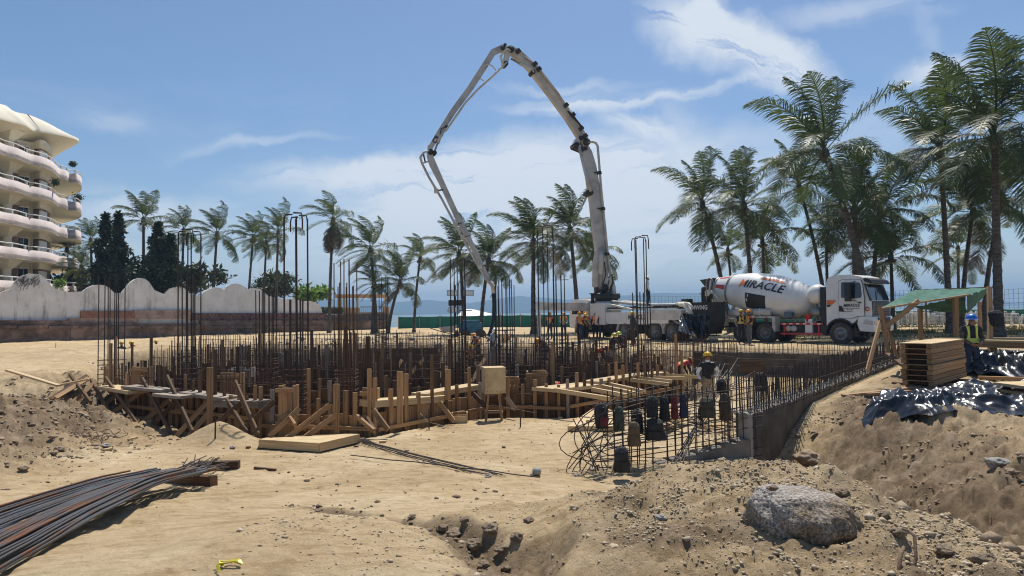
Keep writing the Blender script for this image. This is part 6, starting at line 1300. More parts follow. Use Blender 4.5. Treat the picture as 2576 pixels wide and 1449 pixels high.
# ---- backpacks
FAB = {}
def fab(n, c): return mat('bag_' + n, c, tuple(min(1, x * 1.7 + .01) for x in c), rough=.85, scale=9, bump=.3, bscale=25)
def backpack(x0, x1, y0, y1, Y, cn, c, label, c2=None):
    tl = P(x0, y0, Y); br = P(x1, y1, Y); w = abs(br.x - tl.x); h = tl.z - br.z; cx = (tl.x + br.x) / 2; root = empty('backpack', (cx, Y, br.z), rnd(-.5, .5), label, 'backpack', 'backpacks hanging on the rebar')
    n, m = 14, 16; v = []; f = []; rgb = random.Random(int(x0))
    for j in range(m + 1):
        t = j / m; z = h * .93 * t; ww = w * .5 * (1.0 - .22 * t + .05 * math.sin(t * 7)) * (1 if t < .84 else max(.55, math.cos((t - .84) / .16 * 1.1))); dd = w * .30 * (.6 + .55 * math.sin(math.pi * (1 - t) ** .7)) * (1 if t < .85 else .8)
        for i in range(n): a = 2 * math.pi * i / n; c_, s_ = math.cos(a), math.sin(a); q_ = 1 + .16 * mnoise.noise(Vector((c_ * 1.6 + x0, s_ * 1.6, t * 3.2))); v.append((math.copysign(abs(c_) ** .7, c_) * ww * q_, math.copysign(abs(s_) ** .7, s_) * dd * q_ - dd * .25, z))
    for j in range(m):
        for i in range(n): f.append((j * n + i, j * n + (i + 1) % n, (j + 1) * n + (i + 1) % n, (j + 1) * n + i))
    f += [tuple(range(n))[::-1], tuple(m * n + i for i in range(n))]; body = link('bag_body', mk(v, f, fab(cn, c), 'bag_body', True), root)
    pm_ = fab(c2[0], c2[1]) if c2 else fab(cn, c); pv_ = []; 
    MB().box((-w * .30, -w * .46, h * .08), (w * .30, -w * .2, h * .42)).put('front_pocket', pm_, root)
    MB().tube([(-.03, 0, h * .92), (-.02, -.01, h), (.02, -.01, h), (.03, 0, h * .92)], .007, 5).put('carry_loop', BK, root)
    for s in (-1, 1): MB().tube([(s * w * .2, w * .12, h * .88), (s * w * .30, w * .34, h * .6), (s * w * .28, w * .30, h * .25), (s * w * .34, w * .1, h * .06)], .016, 5).put('shoulder_strap', BK, root)
    MB().tube([(-w * .32, -w * .30, h * .55), (0, -w * .36, h * .78), (w * .32, -w * .30, h * .55)], .006, 4).put('zip', mat('zip_grey', (.18, .18, .18)), root)
    return root
bb = [(1494, 1530, 1009, 1075, 10.9, 'black', (.012, .012, .014), 'black backpack with a crimson pocket, leftmost on the mesh', ('crimson', (.10, .008, .014))), (1543, 1571, 1018, 1084, 11.0, 'dkgreen', (.03, .04, .03), 'dark green-grey backpack, second from the left', None),
      (1577, 1612, 1056, 1122, 11.0, 'khaki', (.085, .06, .032), 'khaki brown backpack hanging low', None), (1586, 1620, 1028, 1090, 11.35, 'char', (.02, .018, .018), 'charcoal backpack behind the khaki one', None),
      (1624, 1656, 992, 1050, 11.2, 'black', (.012, .012, .014), 'black backpack at the middle of the mesh top', None), (1657, 1686, 993, 1060, 11.4, 'black', (.012, .012, .014), 'black backpack left of the red one', None),
      (1687, 1707, 992, 1053, 11.4, 'red', (.085, .010, .014), 'narrow dark red backpack', None), (1708, 1729, 988, 1051, 11.5, 'navy', (.012, .016, .035), 'black and navy backpack right of the red one', ('blue', (.012, .02, .06))),
      (1621, 1675, 1049, 1106, 11.1, 'black', (.012, .012, .014), 'wide black backpack low in the middle of the mesh', None), (1756, 1800, 996, 1050, 11.8, 'olive', (.035, .035, .022), 'dark olive backpack below the vest-wearing worker', None),
      (1807, 1840, 986, 1056, 12.0, 'brown', (.06, .04, .022), 'brown backpack near the concrete pillar', None), (1801, 1828, 950, 988, 12.1, 'black', (.012, .012, .014), 'small black backpack highest on the mesh', None),
      (1543, 1585, 1119, 1187, 10.3, 'black', (.012, .012, .014), 'black backpack resting at the foot of the mesh', None), (1897, 1931, 934, 984, 14.6, 'black', (.012, .012, .014), 'black bag on the inside of the right concrete wall', None),
      (2483, 2522, 777, 822, 19.2, 'black', (.012, .012, .014), 'black backpack hanging on the awning corner post', None)]
for a in bb: backpack(*a)
# ================================================================== people
SKIN = mat('skin', (.24, .12, .07), (.30, .16, .10), rough=.6, scale=6)
def cl(n, c, c2=None, **k): return mat('cloth_' + n, c, c2 or tuple(min(1, q * 1.5 + .005) for q in c), rough=.9, scale=7, bump=.3, bscale=18, bdist=.03, **k)
BOOT = mat('boots', (.04, .03, .022), (.07, .055, .04), rough=.8, scale=8)
POSES = {}
def pose(name, ts):
    """joints of a 1.72 m person facing -Y; ts overrides them"""
    j = dict(pelvis=(0, 0, .95), spine=(0, .01, 1.12), chest=(0, .0, 1.32), neck=(0, -.005, 1.46), chin=(0, -.03, 1.53), head=(0, -.02, 1.63), crown=(0, 0, 1.70), nose=(0, -.125, 1.60),
             shL=(.17, 0, 1.40), elL=(.25, .03, 1.14), wrL=(.27, -.06, .90), haL=(.27, -.09, .82), shR=(-.17, 0, 1.40), elR=(-.25, .03, 1.14), wrR=(-.27, -.06, .90), haR=(-.27, -.09, .82),
             hiL=(.09, 0, .90), knL=(.11, -.02, .50), anL=(.12, .02, .09), toL=(.14, -.15, .035), hiR=(-.09, 0, .90), knR=(-.11, -.02, .50), anR=(-.12, .02, .09), toR=(-.14, -.15, .035))
    j.update(ts); return j
BONES = [('pelvis', 'spine', 't'), ('spine', 'chest', 't'), ('chest', 'neck', 't'), ('neck', 'chin', 's'), ('chin', 'head', 's'), ('head', 'crown', 's'), ('head', 'nose', 's'),
         ('chest', 'shL', 't'), ('shL', 'elL', 'a'), ('elL', 'wrL', 'f'), ('wrL', 'haL', 's'), ('chest', 'shR', 't'), ('shR', 'elR', 'a'), ('elR', 'wrR', 'f'), ('wrR', 'haR', 's'),
         ('pelvis', 'hiL', 'l'), ('hiL', 'knL', 'l'), ('knL', 'anL', 'l'), ('anL', 'toL', 'b'), ('pelvis', 'hiR', 'l'), ('hiR', 'knR', 'l'), ('knR', 'anR', 'l'), ('anR', 'toR', 'b')]
RAD = dict(pelvis=(.155, .115), spine=(.15, .11), chest=(.165, .12), neck=(.062, .062), chin=(.075, .085), head=(.088, .10), crown=(.05, .06), nose=(.018, .02), shL=(.075, .075), shR=(.075, .075), elL=(.055, .055), elR=(.055, .055),
           wrL=(.036, .036), wrR=(.036, .036), haL=(.034, .045), haR=(.034, .045), hiL=(.10, .105), hiR=(.10, .105), knL=(.075, .075), knR=(.075, .075), anL=(.06, .06), anR=(.06, .06), toL=(.045, .035), toR=(.045, .035))
def body_mesh(pname, ts, fingers=False, level=1):
    key = (pname, fingers)
    if key in POSES: return POSES[key]
    j = pose(pname, ts); names = list(j); bones = list(BONES); rad = dict(RAD)
    if fingers:
        for s in 'LR':
            h = Vector(j['ha' + s]); w = Vector(j['wr' + s]); d = (h - w).normalized(); sd_ = d.cross(Vector((0, 1, 0))); sd_ = sd_.normalized() if sd_.length > .1 else Vector((1, 0, 0)); nn = sd_.cross(d)
            rad['ha' + s] = (.036, .022)
            for k, (o_, ln) in enumerate(((-.030, .062), (-.010, .075), (.012, .070), (.032, .055))):
                a = 'f%s%d' % (s, k); b = 'g%s%d' % (s, k); j[a] = h + sd_ * o_ + d * ln * .6; j[b] = j[a] + d * ln * .45 + nn * .025; names += [a, b]; bones += [('ha' + s, a, 's'), (a, b, 's')]; rad[a] = (.0105, .0105); rad[b] = (.009, .009)
            a = 't%s' % s; b = 'u%s' % s; m_ = w.lerp(h, .5); j[a] = m_ - sd_ * .045 + d * .015; j[b] = j[a] + d * .045 - sd_ * .008; names += [a, b]; bones += [('wr' + s, a, 's'), (a, b, 's')]; rad[a] = (.012, .012); rad[b] = (.010, .010)
    me_ = bpy.data.meshes.new('skeleton'); ix = {n: i for i, n in enumerate(names)}; me_.from_pydata([tuple(j[n]) for n in names], [(ix[a], ix[b]) for a, b, _ in bones], [])
    o = bpy.data.objects.new('skeleton', me_); COL.objects.link(o); m = o.modifiers.new('skin', 'SKIN'); m.use_smooth_shade = True
    if not me_.skin_vertices: me_.attributes.new  # layer is made by the modifier below
    bm = bmesh.new(); bm.from_mesh(me_); lay = bm.verts.layers.skin.verify(); bm.verts.ensure_lookup_table()
    for n in names: sv = bm.verts[ix[n]][lay]; sv.radius = rad[n]; sv.use_root = (n == 'pelvis')
    bm.to_mesh(me_); bm.free(); o.modifiers.new('sub', 'SUBSURF').levels = level
    dg = bpy.context.evaluated_depsgraph_get(); dg.update(); bme = bpy.data.meshes.new_from_object(o.evaluated_get(dg)); bpy.data.objects.remove(o); bme.name = 'body'
    bme.materials.clear(); dummy = [cl('shirt0', (.2, .2, .2)), SKIN, cl('trouser0', (.05, .05, .06)), BOOT]
    for q_ in dummy: bme.materials.append(q_)
    seg = [(Vector(j[a]), Vector(j[b]), t) for a, b, t in bones]; mm = {'t': 0, 'a': 0, 'f': 0, 's': 1, 'l': 2, 'b': 3}; tors = []
    for p_ in bme.polygons:
        c = p_.center; best = 9; bt = 't'
        for a, b, t in seg:
            e = b - a; k = max(0, min(1, (c - a).dot(e) / max(e.length_squared, 1e-9))); dd = (c - a - e * k).length - (.07 if t in 'tl' else .02)
            if dd < best: best = dd; bt = t
        p_.material_index = mm[bt]; p_.use_smooth = True
        tors.append(bt == 't')
    # vest: torso faces pushed outwards
    vs_ = bme.vertices; vmap = {}; vv = []; vf = []; vmi = []
    up = (Vector(j['neck']) - Vector(j['pelvis'])).normalized(); pz = Vector(j['pelvis']); H_ = (Vector(j['neck']) - pz).length; sx = (Vector(j['shL']) - Vector(j['shR'])).normalized()
    for p_, tt in zip(bme.polygons, tors):
        if not tt: continue
        h = (p_.center - pz).dot(up) / H_; lx = (p_.center - pz).dot(sx)
        if h < -.02 or h > .98: continue
        f = []
        for vi in p_.vertices:
            if vi not in vmap: vmap[vi] = len(vv); vv.append(vs_[vi].co + vs_[vi].normal * .022)
            f.append(vmap[vi])
        vf.append(f); vmi.append(1 if (.04 < abs(lx) < .115 and h > .3) or .22 < h < .36 else 0)
    vm = bpy.data.meshes.new('vest'); vm.from_pydata([tuple(v) for v in vv], [], vf); vm.materials.append(BOOT); vm.materials.append(BOOT); vm.polygons.foreach_set('material_index', vmi); vm.polygons.foreach_set('use_smooth', [True] * len(vf)); vm.update()
    hd = Vector(j['head']); POSES[key] = (bme, vm, hd, (Vector(j['crown']) - Vector(j['chin'])).normalized(), (Vector(j['nose']) - hd).normalized()); return POSES[key]
def helmet_mesh(m):
    mb = MB(); n = 20; prof = [(0, .138), (.03, .135), (.07, .118), (.10, .088), (.118, .05), (.125, .001)]
    v = []; f = []
    for z, r in prof:
        for i in range(n): a = 2 * math.pi * i / n; v.append((math.cos(a) * r * .92, math.sin(a) * r * 1.08, z + (.006 if abs(math.cos(a)) < .2 and 0 < z < .12 else 0)))
    for k in range(len(prof) - 1):
        for i in range(n): f.append((k * n + i, k * n + (i + 1) % n, (k + 1) * n + (i + 1) % n, (k + 1) * n + i))
    mb.add(v, f, True)
    br = []; bf = []
    for i in range(n):
        a = 2 * math.pi * i / n; c, s = math.cos(a), math.sin(a); e = .022 + .055 * max(0, -s) ** 1.5; br += [(c * .125, s * .145, 0), (c * (.127 + e), s * (.147 + e), -.012), (c * .125, s * .145, -.012)]
    for i in range(n): a = 3 * i; b = 3 * ((i + 1) % n); bf += [(a, b, b + 1, a + 1), (a + 1, b + 1, b + 2, a + 2)]
    mb.add(br, bf, False); return mb.mesh(m, 'helmet')
HELM = {k: helmet_mesh(mat('helmet_' + k, c, rough=.35)) for k, c in dict(yellow=(.62, .38, .015), white=(.78, .78, .76), blue=(.01, .13, .50), orange=(.70, .28, .02), lime=(.5, .55, .05)).items()}
ORV = mat('vest_orange', (.72, .10, .035), (.80, .15, .05), rough=.7, scale=5); REDV = mat('vest_red', (.62, .03, .05), (.7, .05, .08), rough=.7); DKV = cl('vest_dark', (.015, .015, .018)); YST = mat('reflect_lime', (.62, .72, .12), rough=.5); SST = mat('reflect_silver', (.5, .5, .48), rough=.4); OST = mat('reflect_yellow', (.60, .45, .10), rough=.5)
shirts = dict(grey=cl('grey', (.30, .32, .34)), white=cl('white', (.62, .62, .60)), black=cl('black', (.015, .015, .018)), blue=cl('blue', (.03, .06, .22)), dark=cl('dark', (.05, .04, .035)), camo=cl('camo', (.04, .03, .022), (.20, .16, .11), c3=(.09, .075, .05)), tan=cl('tan', (.25, .20, .15)))
pants = dict(jeans=cl('jeans', (.02, .03, .06)), black=cl('trouser_black', (.012, .012, .014)), khaki=cl('khaki', (.22, .17, .11)), grey=cl('trouser_grey', (.10, .10, .10)), brown=cl('brown', (.05, .035, .025)))
TS = dict(
 stand={}, stand2=dict(elL=(.28, -.05, 1.15), wrL=(.16, -.22, 1.05), haL=(.10, -.27, 1.06), knR=(-.13, -.05, .50), toR=(-.18, -.15, .035)),
 hips=dict(elL=(.36, .08, 1.16), wrL=(.20, -.03, 1.0), haL=(.15, -.04, .97), elR=(-.30, .05, 1.14), wrR=(-.28, -.15, .95), haR=(-.27, -.20, .90)),
 work=dict(elL=(.24, -.06, 1.13), wrL=(.10, -.28, 1.04), haL=(.05, -.33, 1.03), elR=(-.24, -.06, 1.13), wrR=(-.10, -.27, 1.02), haR=(-.04, -.32, 1.0), head=(0, -.06, 1.61), crown=(0, -.06, 1.69), chin=(0, -.06, 1.52), nose=(0, -.16, 1.56)),
 bend=dict(spine=(0, -.10, 1.06), chest=(0, -.30, 1.15), neck=(0, -.43, 1.19), chin=(0, -.50, 1.20), head=(0, -.56, 1.22), crown=(0, -.63, 1.25), nose=(0, -.62, 1.12), shL=(.17, -.36, 1.18), elL=(.22, -.42, .90), wrL=(.16, -.52, .66), haL=(.14, -.55, .58), shR=(-.17, -.36, 1.18), elR=(-.22, -.42, .90), wrR=(-.14, -.54, .68), haR=(-.12, -.58, .60), knL=(.12, -.10, .50), knR=(-.12, -.04, .50), anR=(-.14, .10, .09), toR=(-.15, -.07, .035)),
 lean=dict(spine=(0, -.05, 1.10), chest=(0, -.14, 1.28), neck=(0, -.20, 1.40), chin=(0, -.25, 1.45), head=(0, -.26, 1.54), crown=(0, -.28, 1.62), nose=(0, -.37, 1.50), shL=(.17, -.16, 1.35), elL=(.24, -.28, 1.12), wrL=(.16, -.48, 1.0), haL=(.13, -.55, .98), shR=(-.17, -.16, 1.35), elR=(-.24, -.22, 1.10), wrR=(-.18, -.42, .93), haR=(-.16, -.49, .90)),
 walk=dict(knL=(.10, -.20, .52), anL=(.11, -.18, .11), toL=(.12, -.35, .05), knR=(-.10, .02, .50), anR=(-.11, .22, .12), toR=(-.12, .08, .035), elL=(.26, .12, 1.16), wrL=(.28, .12, .93), haL=(.28, .10, .85), elR=(-.25, -.06, 1.15), wrR=(-.24, -.25, .98), haR=(-.23, -.31, .92)),
 sit=dict(pelvis=(0, 0, .52), spine=(0, .02, .70), chest=(0, -.02, .90), neck=(0, -.04, 1.04), chin=(0, -.07, 1.11), head=(0, -.06, 1.21), crown=(0, -.04, 1.28), nose=(0, -.165, 1.18), shL=(.17, -.02, .98), elL=(.24, -.10, .74), wrL=(.18, -.32, .62), haL=(.16, -.39, .60), shR=(-.17, -.02, .98), elR=(-.24, -.10, .74), wrR=(-.18, -.32, .62), haR=(-.16, -.39, .60), hiL=(.10, -.02, .50), knL=(.13, -.42, .50), anL=(.13, -.42, .10), toL=(.14, -.58, .04), hiR=(-.10, -.02, .50), knR=(-.13, -.42, .50), anR=(-.13, -.42, .10), toR=(-.14, -.58, .04)))
def person(loc, rz, ps, helm, shirt, pant, vest, label, stripe=None, fingers=False, h=1.0, group=None):
    bme, vm, hd, hup, nose = body_mesh(ps, TS[ps], fingers, 2 if fingers else 1)
    root = empty('person', loc, rz, label, 'person', group); S = Matrix.Scale(h, 4)
    b = link('body', bme, root, S, True)
    for i, m in enumerate((shirts[shirt], SKIN, pants[pant], BOOT)): b.material_slots[i].link = 'OBJECT'; b.material_slots[i].material = m
    if vest:
        v = link('vest', vm, root, S, True)
        for i, m in enumerate((vest, stripe or OST)): v.material_slots[i].link = 'OBJECT'; v.material_slots[i].material = m
    if helm:
        y = -nose + hup * nose.dot(hup); y = y.normalized(); x = y.cross(hup).normalized(); o_ = hd + hup * .035
        M = Matrix(((x.x, y.x, hup.x, o_.x), (x.y, y.y, hup.y, o_.y), (x.z, y.z, hup.z, o_.z), (0, 0, 0, 1))); link('helmet', HELM[helm], root, S @ M, True)
    else:
        MB().lathe([(-.02, .098), (.05, .088), (.085, .05), (.095, .001)], 12, Matrix.Translation(hd) @ Matrix.Rotation(R(-90), 4, 'Y')).put('hair', mat('hair_black', (.01, .009, .008), rough=.6), root, S)
    return root
def PT(x, ytop, Y, ps='stand', h=1.0, z=None):
    """where to stand so that the helmet shows at (x, ytop)"""
    tp = {'bend': 1.40, 'lean': 1.70, 'sit': 1.36}.get(ps, 1.79) * h; p = P(x, ytop, Y); return Vector((p.x, Y, p.z - tp if z is None else z))
PP = [
 # x, ytop, Y, rz, pose, helmet, shirt, trousers, vest, label
 (1355, 790, 45.5, 2.6, 'stand', 'yellow', 'dark', 'black', None, 'worker in dark clothes standing alone left of the pump truck'),
 (1383, 788, 45, -.6, 'stand2', 'yellow', 'black', 'jeans', ORV, 'worker in orange vest second from the left before the outrigger'),
 (1417, 777, 44, 0.2, 'work', 'orange', 'grey', 'jeans', ORV, 'worker in orange vest standing higher by the pump cab door'),
 (1457, 781, 45, .5, 'stand', 'orange', 'grey', 'black', ORV, 'worker at the left of the group by the front wheel'),
 (1462, 792, 44, 1.1, 'lean', 'yellow', 'black', 'jeans', ORV, 'worker leaning forward in the front of the group'),
 (1473, 778, 45.5, -.3, 'hips', 'orange', 'grey', 'black', ORV, 'worker in grey shirt and orange vest in the middle of the group'),
 (1497, 782, 45.2, -.2, 'stand2', 'white', 'black', 'black', ORV, 'worker with white helmet and orange vest in the group'),
 (1513, 788, 44.8, .3, 'stand', 'yellow', 'black', 'jeans', ORV, 'rightmost worker of the group holding a pole'),
 (1591, 783, 36, -1.2, 'stand', 'yellow', 'dark', 'brown', None, 'worker with yellow helmet and bare dark arms beside the hooked cage'),
 (1628, 694, 40.5, 1.6, 'stand', 'white', 'white', 'jeans', None, 'man in white shirt and jeans standing on top of the pump truck'),
 (1495, 853, 33.5, 1.2, 'bend', 'orange', 'dark', 'grey', ORV, 'worker in orange vest bent double at the pit edge'),
 (1537, 837, 34, .5, 'lean', 'yellow', 'dark', 'brown', None, 'worker with scuffed yellow helmet left of a darker companion in the bars'),
 (1561, 833, 34.5, -.5, 'lean', 'lime', 'dark', 'brown', None, 'worker with lime helmet among the bars'),
 (1201, 825, 40, -.9, 'lean', 'orange', 'dark', 'brown', ORV, 'worker in orange vest leaning over near the hose end'),
 (1238, 826, 40, .6, 'lean', 'white', 'grey', 'grey', None, 'worker in grey with white helmet guiding the hanging hose'),
 (1272, 829, 40.5, 3.0, 'stand', 'white', 'grey', 'brown', ORV, 'worker seen from behind right of the man at the hose'),
 (1184, 866, 36, -2.6, 'hips', 'yellow', 'dark', 'black', ORV, 'worker in orange vest reaching up below the hose'),
 (1111, 957, 24.5, 3.0, 'bend', 'yellow', 'dark', 'brown', None, 'bent worker showing little more than a yellow helmet'),
 (967, 910, 38, 2.2, 'stand', 'yellow', 'grey', 'grey', REDV, 'worker in light trousers beside the one in blue'),
 (989, 904, 37.5, 2.6, 'hips', 'yellow', 'blue', 'grey', ORV, 'worker in a blue shirt and orange vest in the pit'),
 (910, 931, 31.5, 3.1, 'stand', 'yellow', 'dark', 'black', REDV, 'worker in a bright red vest seen from behind in the pit'),
 (926, 926, 36, .9, 'lean', 'yellow', 'tan', 'brown', None, 'worker half hidden right of the red-vested one'),
 (847, 936, 31, -.8, 'lean', 'yellow', 'dark', 'brown', REDV, 'worker in red-orange vest behind the thick rebar cluster'),
 (820, 915, 34, .4, 'stand2', 'yellow', 'black', 'black', None, 'worker in black between the two large rebar clusters'),
 (782, 922, 33, -.4, 'stand', 'yellow', 'grey', 'grey', ORV, 'worker in orange vest right of the tall hooked cage'),
 (708, 924, 31, .5, 'stand', 'yellow', 'black', 'black', REDV, 'worker left of the tall hooked cage'),
 (653, 938, 28, 1.2, 'lean', 'yellow', 'black', 'black', ORV, 'worker stooping behind the grey planks'),
 (306, 858, 40, .3, 'stand', 'yellow', 'dark', 'brown', None, 'leftmost worker far back behind the rusty bars'),
 (342, 857, 41, -.5, 'lean', 'yellow', 'dark', 'brown', ORV, 'second worker from the left far back behind the bars'),
 (392, 855, 42, 1.0, 'stand', 'yellow', 'dark', 'brown', None, 'third worker from the left far back behind the bars'),
 (1392, 940, 22.5, 2.0, 'lean', None, 'dark', 'black', REDV, 'crouching worker with a red vest behind the studs of the right walkway'),
 (1372, 848, 34, -.8, 'bend', 'orange', 'dark', 'brown', REDV, 'crouching worker in red among bars below the outrigger'),
 (1705, 898, 30, 1.8, 'bend', 'orange', 'dark', 'brown', REDV, 'crouching worker in red at the corner of the concrete back wall'),
 (1863, 784, 35.3, .1, 'hips', 'yellow', 'tan', 'black', DKV, 'man with dark vest over tan shirt standing by the mixer rear wheels'),
 (1884, 783, 35.1, -1.4, 'stand2', 'orange', 'black', 'grey', ORV, 'worker in orange vest facing sideways at the mixer rear wheels'),
]
for x, yt, Y, rz, ps, hm_, sh, pa, ve, lab in PP:
    p = PT(x, yt, Y, ps); d = sdf(PIT, np.array([p.x]), np.array([p.y]))[0]
    g = hz(p.x, p.y)
    if abs(p.z - g) < .35 or p.z < g: p.z = g if p.z > g - .6 else p.z
    person(p, rz, ps, hm_, sh, pa, ve, lab)
    if p.z > g + .3 and not (1600 < x < 1650):
        tag(link('standing_board', UB['o'], None, beamM((p.x - .7, p.y, p.z - .03), (p.x + .7, p.y, p.z - .03), .35, .05)), 'board under the feet of the ' + ' '.join(lab.split()[:9]), 'plank')
q_ = MX @ Vector((-6.75, -.75, .78)); person((q_.x, q_.y, q_.z), -2.2, 'sit', None, 'grey', 'black', None, 'man in grey shirt sitting at the back of the mixer truck')
# the two nearer men
p = PT(1779, 884, 20.6, h=.99); gz_ = hz(p.x, p.y); person((p.x, 20.6, p.z), .05, 'hips', 'yellow', 'white', 'khaki', DKV, 'man with yellow helmet, white shirt and dark vest behind the backpack mesh', DKV, True, .99)
p = P(2440, 787, 17.7); g = hz(p.x, 17.7); person((p.x, 17.7, p.z - 1.79 * 1.03), -.15, 'work', 'blue', 'camo', 'jeans', DKV, 'man with blue helmet and camouflage shirt by the stack of panels', YST, True, 1.03)
# ================================================================== right: stack of panels, awning, timbers, plastic
u_ = Vector((.72, .694, 0)); w_ = Vector((-.694, .72, 0)); base = Vector((9.22, 15.05, -1.86)); SLn = 2.75; SW = .62; zz = hz(9.8, 15.8) + .06
for i in range(2):
    c = base + u_ * (.4 + 1.6 * i); tag(link('bearer', UB['o'], None, beamM(Vector((c.x, c.y, zz - .05)) - w_ * .25, Vector((c.x, c.y, zz - .05)) + w_ * .95, .12, .10)), ['short dark bearer under the near end of the panel stack', 'short dark bearer under the far end of the panel stack'][i], 'timber')
ords = ['lowest', 'second from the bottom', 'third from the bottom', 'fourth from the bottom', 'fifth from the bottom', 'third from the top', 'second from the top', 'topmost']
for i in range(8):
    o_ = base + u_ * rnd(-.06, .06) + w_ * rnd(-.03, .03) - u_ * (.05 if i % 2 else 0); z = zz + i * .118; L_ = SLn + rnd(-.05, .10)
    t_ = empty('form_panel', (o_.x, o_.y, z), label='hollow wooden form panel, %s of the stack' % ords[i], cat='form panel', group='stacked hollow form panels')
    for s in (0, SW - .10):
        c = o_ + w_ * (s + .05); c.z = z + .045; beam('rail', c, c + u_ * L_, .105, .088, 'f', t_)
    for s in (.25, L_ * .5, L_ - .3): c = o_ + w_ * .11 + u_ * s; c.z = z + .045; beam('cross_piece', c, c + w_ * (SW - .22), .09, .08, 'o', t_)
    c = o_ + w_ * (SW / 2) - u_ * .02; c.z = z + .101; sh_ = link('sheet', UB['p'], t_, beamM(c, c + u_ * (L_ + .02), SW + .02, .018))
    if i < 7: sh_.material_slots[0].link = 'OBJECT'; sh_.material_slots[0].material = WOOD
TARP = mat('green_tarp', (.045, .15, .105), (.11, .27, .20), rough=.75, scale=3, bump=.5, bscale=9, bdist=.05, trans=.35, detail=9, stretch=(1, 1, 1))
aw = empty('shade_awning', P(2350, 850, 20.5), label='green shade cloth awning on rough timber posts at the right', cat='awning')
def grid4(c, Ys, bul, m, name, s=0, par=aw, nu=30, nv=22):
    cs = [P(x, y, Y) for (x, y), Y in zip(c, Ys)]
    def fn(u, w):
        p = (cs[0] * (1 - u) + cs[1] * u) * (1 - w) + (cs[3] * (1 - u) + cs[2] * u) * w; return p - Vector((0, 0, 1)) * (bul * math.sin(math.pi * u) * math.sin(math.pi * w)) + Vector((0, .3, 1)) * (.045 * mnoise.noise(Vector((u * 7 + s, w * 2, s))) + .03 * mnoise.noise(Vector((u * 16 + w * 5, w * 4, s))))
    o = link(name, sheet(fn, nu, nv, m), par, Matrix()); so = o.modifiers.new('solid', 'SOLIDIFY'); so.thickness = .008; return o
grid4([(2213, 774), (2432, 743), (2490, 724), (2304, 729)], [18.6, 18.9, 21.8, 22.2], .12, TARP, 'cloth', 1)
grid4([(2298, 773), (2420, 746), (2434, 787), (2365, 784)], [18.9, 19.2, 20.0, 20.2], -.05, TARP, 'cloth_flap', 3, nv=12)
grid4([(2432, 744), (2488, 725), (2470, 750), (2434, 788)], [19.0, 21.7, 21.2, 20.0], .02, TARP, 'cloth_flap', 6, nv=12)
AW = [(2212, 777, 18.6, 2436, 742, 18.9, .10, .05, 'front_beam'), (2302, 730, 22.2, 2496, 723, 21.8, .07, .05, 'back_beam'), (2404, 746, 19.0, 2405, 846, 18.9, .16, .09, 'post'), (2311, 757, 18.8, 2218, 830, 18.4, .16, .06, 'brace'), (2213, 772, 18.6, 2234, 886, 18.2, .11, .07, 'post'),
      (2215, 808, 18.5, 2182, 932, 17.2, .12, .05, 'prop'), (2218, 779, 18.6, 2258, 902, 19.2, .10, .05, 'prop'), (2316, 774, 22, 2317, 862, 22, .13, .08, 'post'), (2312, 778, 22.2, 2313, 850, 22.3, .07, .07, 'post'), (2489, 722, 19.6, 2492, 896, 18.8, .16, .08, 'post'), (2464, 759, 25, 2466, 830, 25, .13, .10, 'post')]
for x0, y0, Y0, x1, y1, Y1, a, b, nm in AW: beam(nm, P(x1, y1, Y1), P(x0, y0, Y0), a * .78, b * .9, 'f', aw, up=(0, 1, 0) if abs(x1 - x0) < 110 else (0, 0, 1))
trs = empty('timber_bench', P(2520, 880, 18.5), label='timber bench of boards and posts right of the man in the blue helmet', cat='timber bench')
for x0, y0, Y0, x1, y1, Y1, a, b, k in [(2462, 857, 18.6, 2600, 859, 18.2, .35, .05, 'p'), (2455, 864, 18.5, 2600, 868, 18.2, .06, .20, 'f'), (2472, 852, 19.2, 2600, 852, 19.0, .25, .05, 'p'), (2500, 862, 18.5, 2501, 900, 18.5, .1, .1, 'f'), (2590, 862, 18.2, 2591, 925, 18.2, .1, .1, 'f'), (2462, 882, 20.5, 2600, 884, 20.3, .5, .06, 'g')]: beam('board', P(x0, y0, Y0), P(x1, y1, Y1), a, b, k, trs, up=(0, 0, 1) if abs(x0 - x1) > 20 else (0, 1, 0))
def gbeam(x0, y0, x1, y1, w, t, k, label, cat='timber', dz=.03, name='loose_timber'):
    a = G(x0, y0); b = G(x1, y1); a.z += dz; b.z += dz; return tag(link(name, UB[k], None, beamM(a, b, w, t)), label, cat)
gbeam(2462, 954, 2610, 958, .12, .09, 'f', 'long timber lying on the sand between the panels and the plastic'); gbeam(2122, 1000, 2300, 983, .14, .05, 'f', 'orange-brown board on the sand in front of the stack, the upper one'); gbeam(2180, 1002, 2300, 992, .12, .05, 'f', 'short board just below the orange-brown board on the sand'); gbeam(2395, 1010, 2450, 985, .16, .05, 'p', 'pale board poking out of the black plastic')
tag(link('loose_timber', UB['o'], None, beamM(P(2232, 890, 18.6), P(2282, 925, 17.2), .14, .06)), 'dark board dropping from the trestle foot to the wall', 'timber')
pp_ = G(2560, 1012); tb = empty('form_panel', (pp_.x, pp_.y, pp_.z), label='wooden form panel lying on the plastic at the right edge', cat='form panel')
for dz_, k in ((.26, 'p'), (.14, 'f'), (.04, 'o')): beam('board', (pp_.x - .25, pp_.y - .3, pp_.z + dz_), (pp_.x + 2.2, pp_.y - .1, pp_.z + dz_ + .03), 1.0, .05, k, tb)
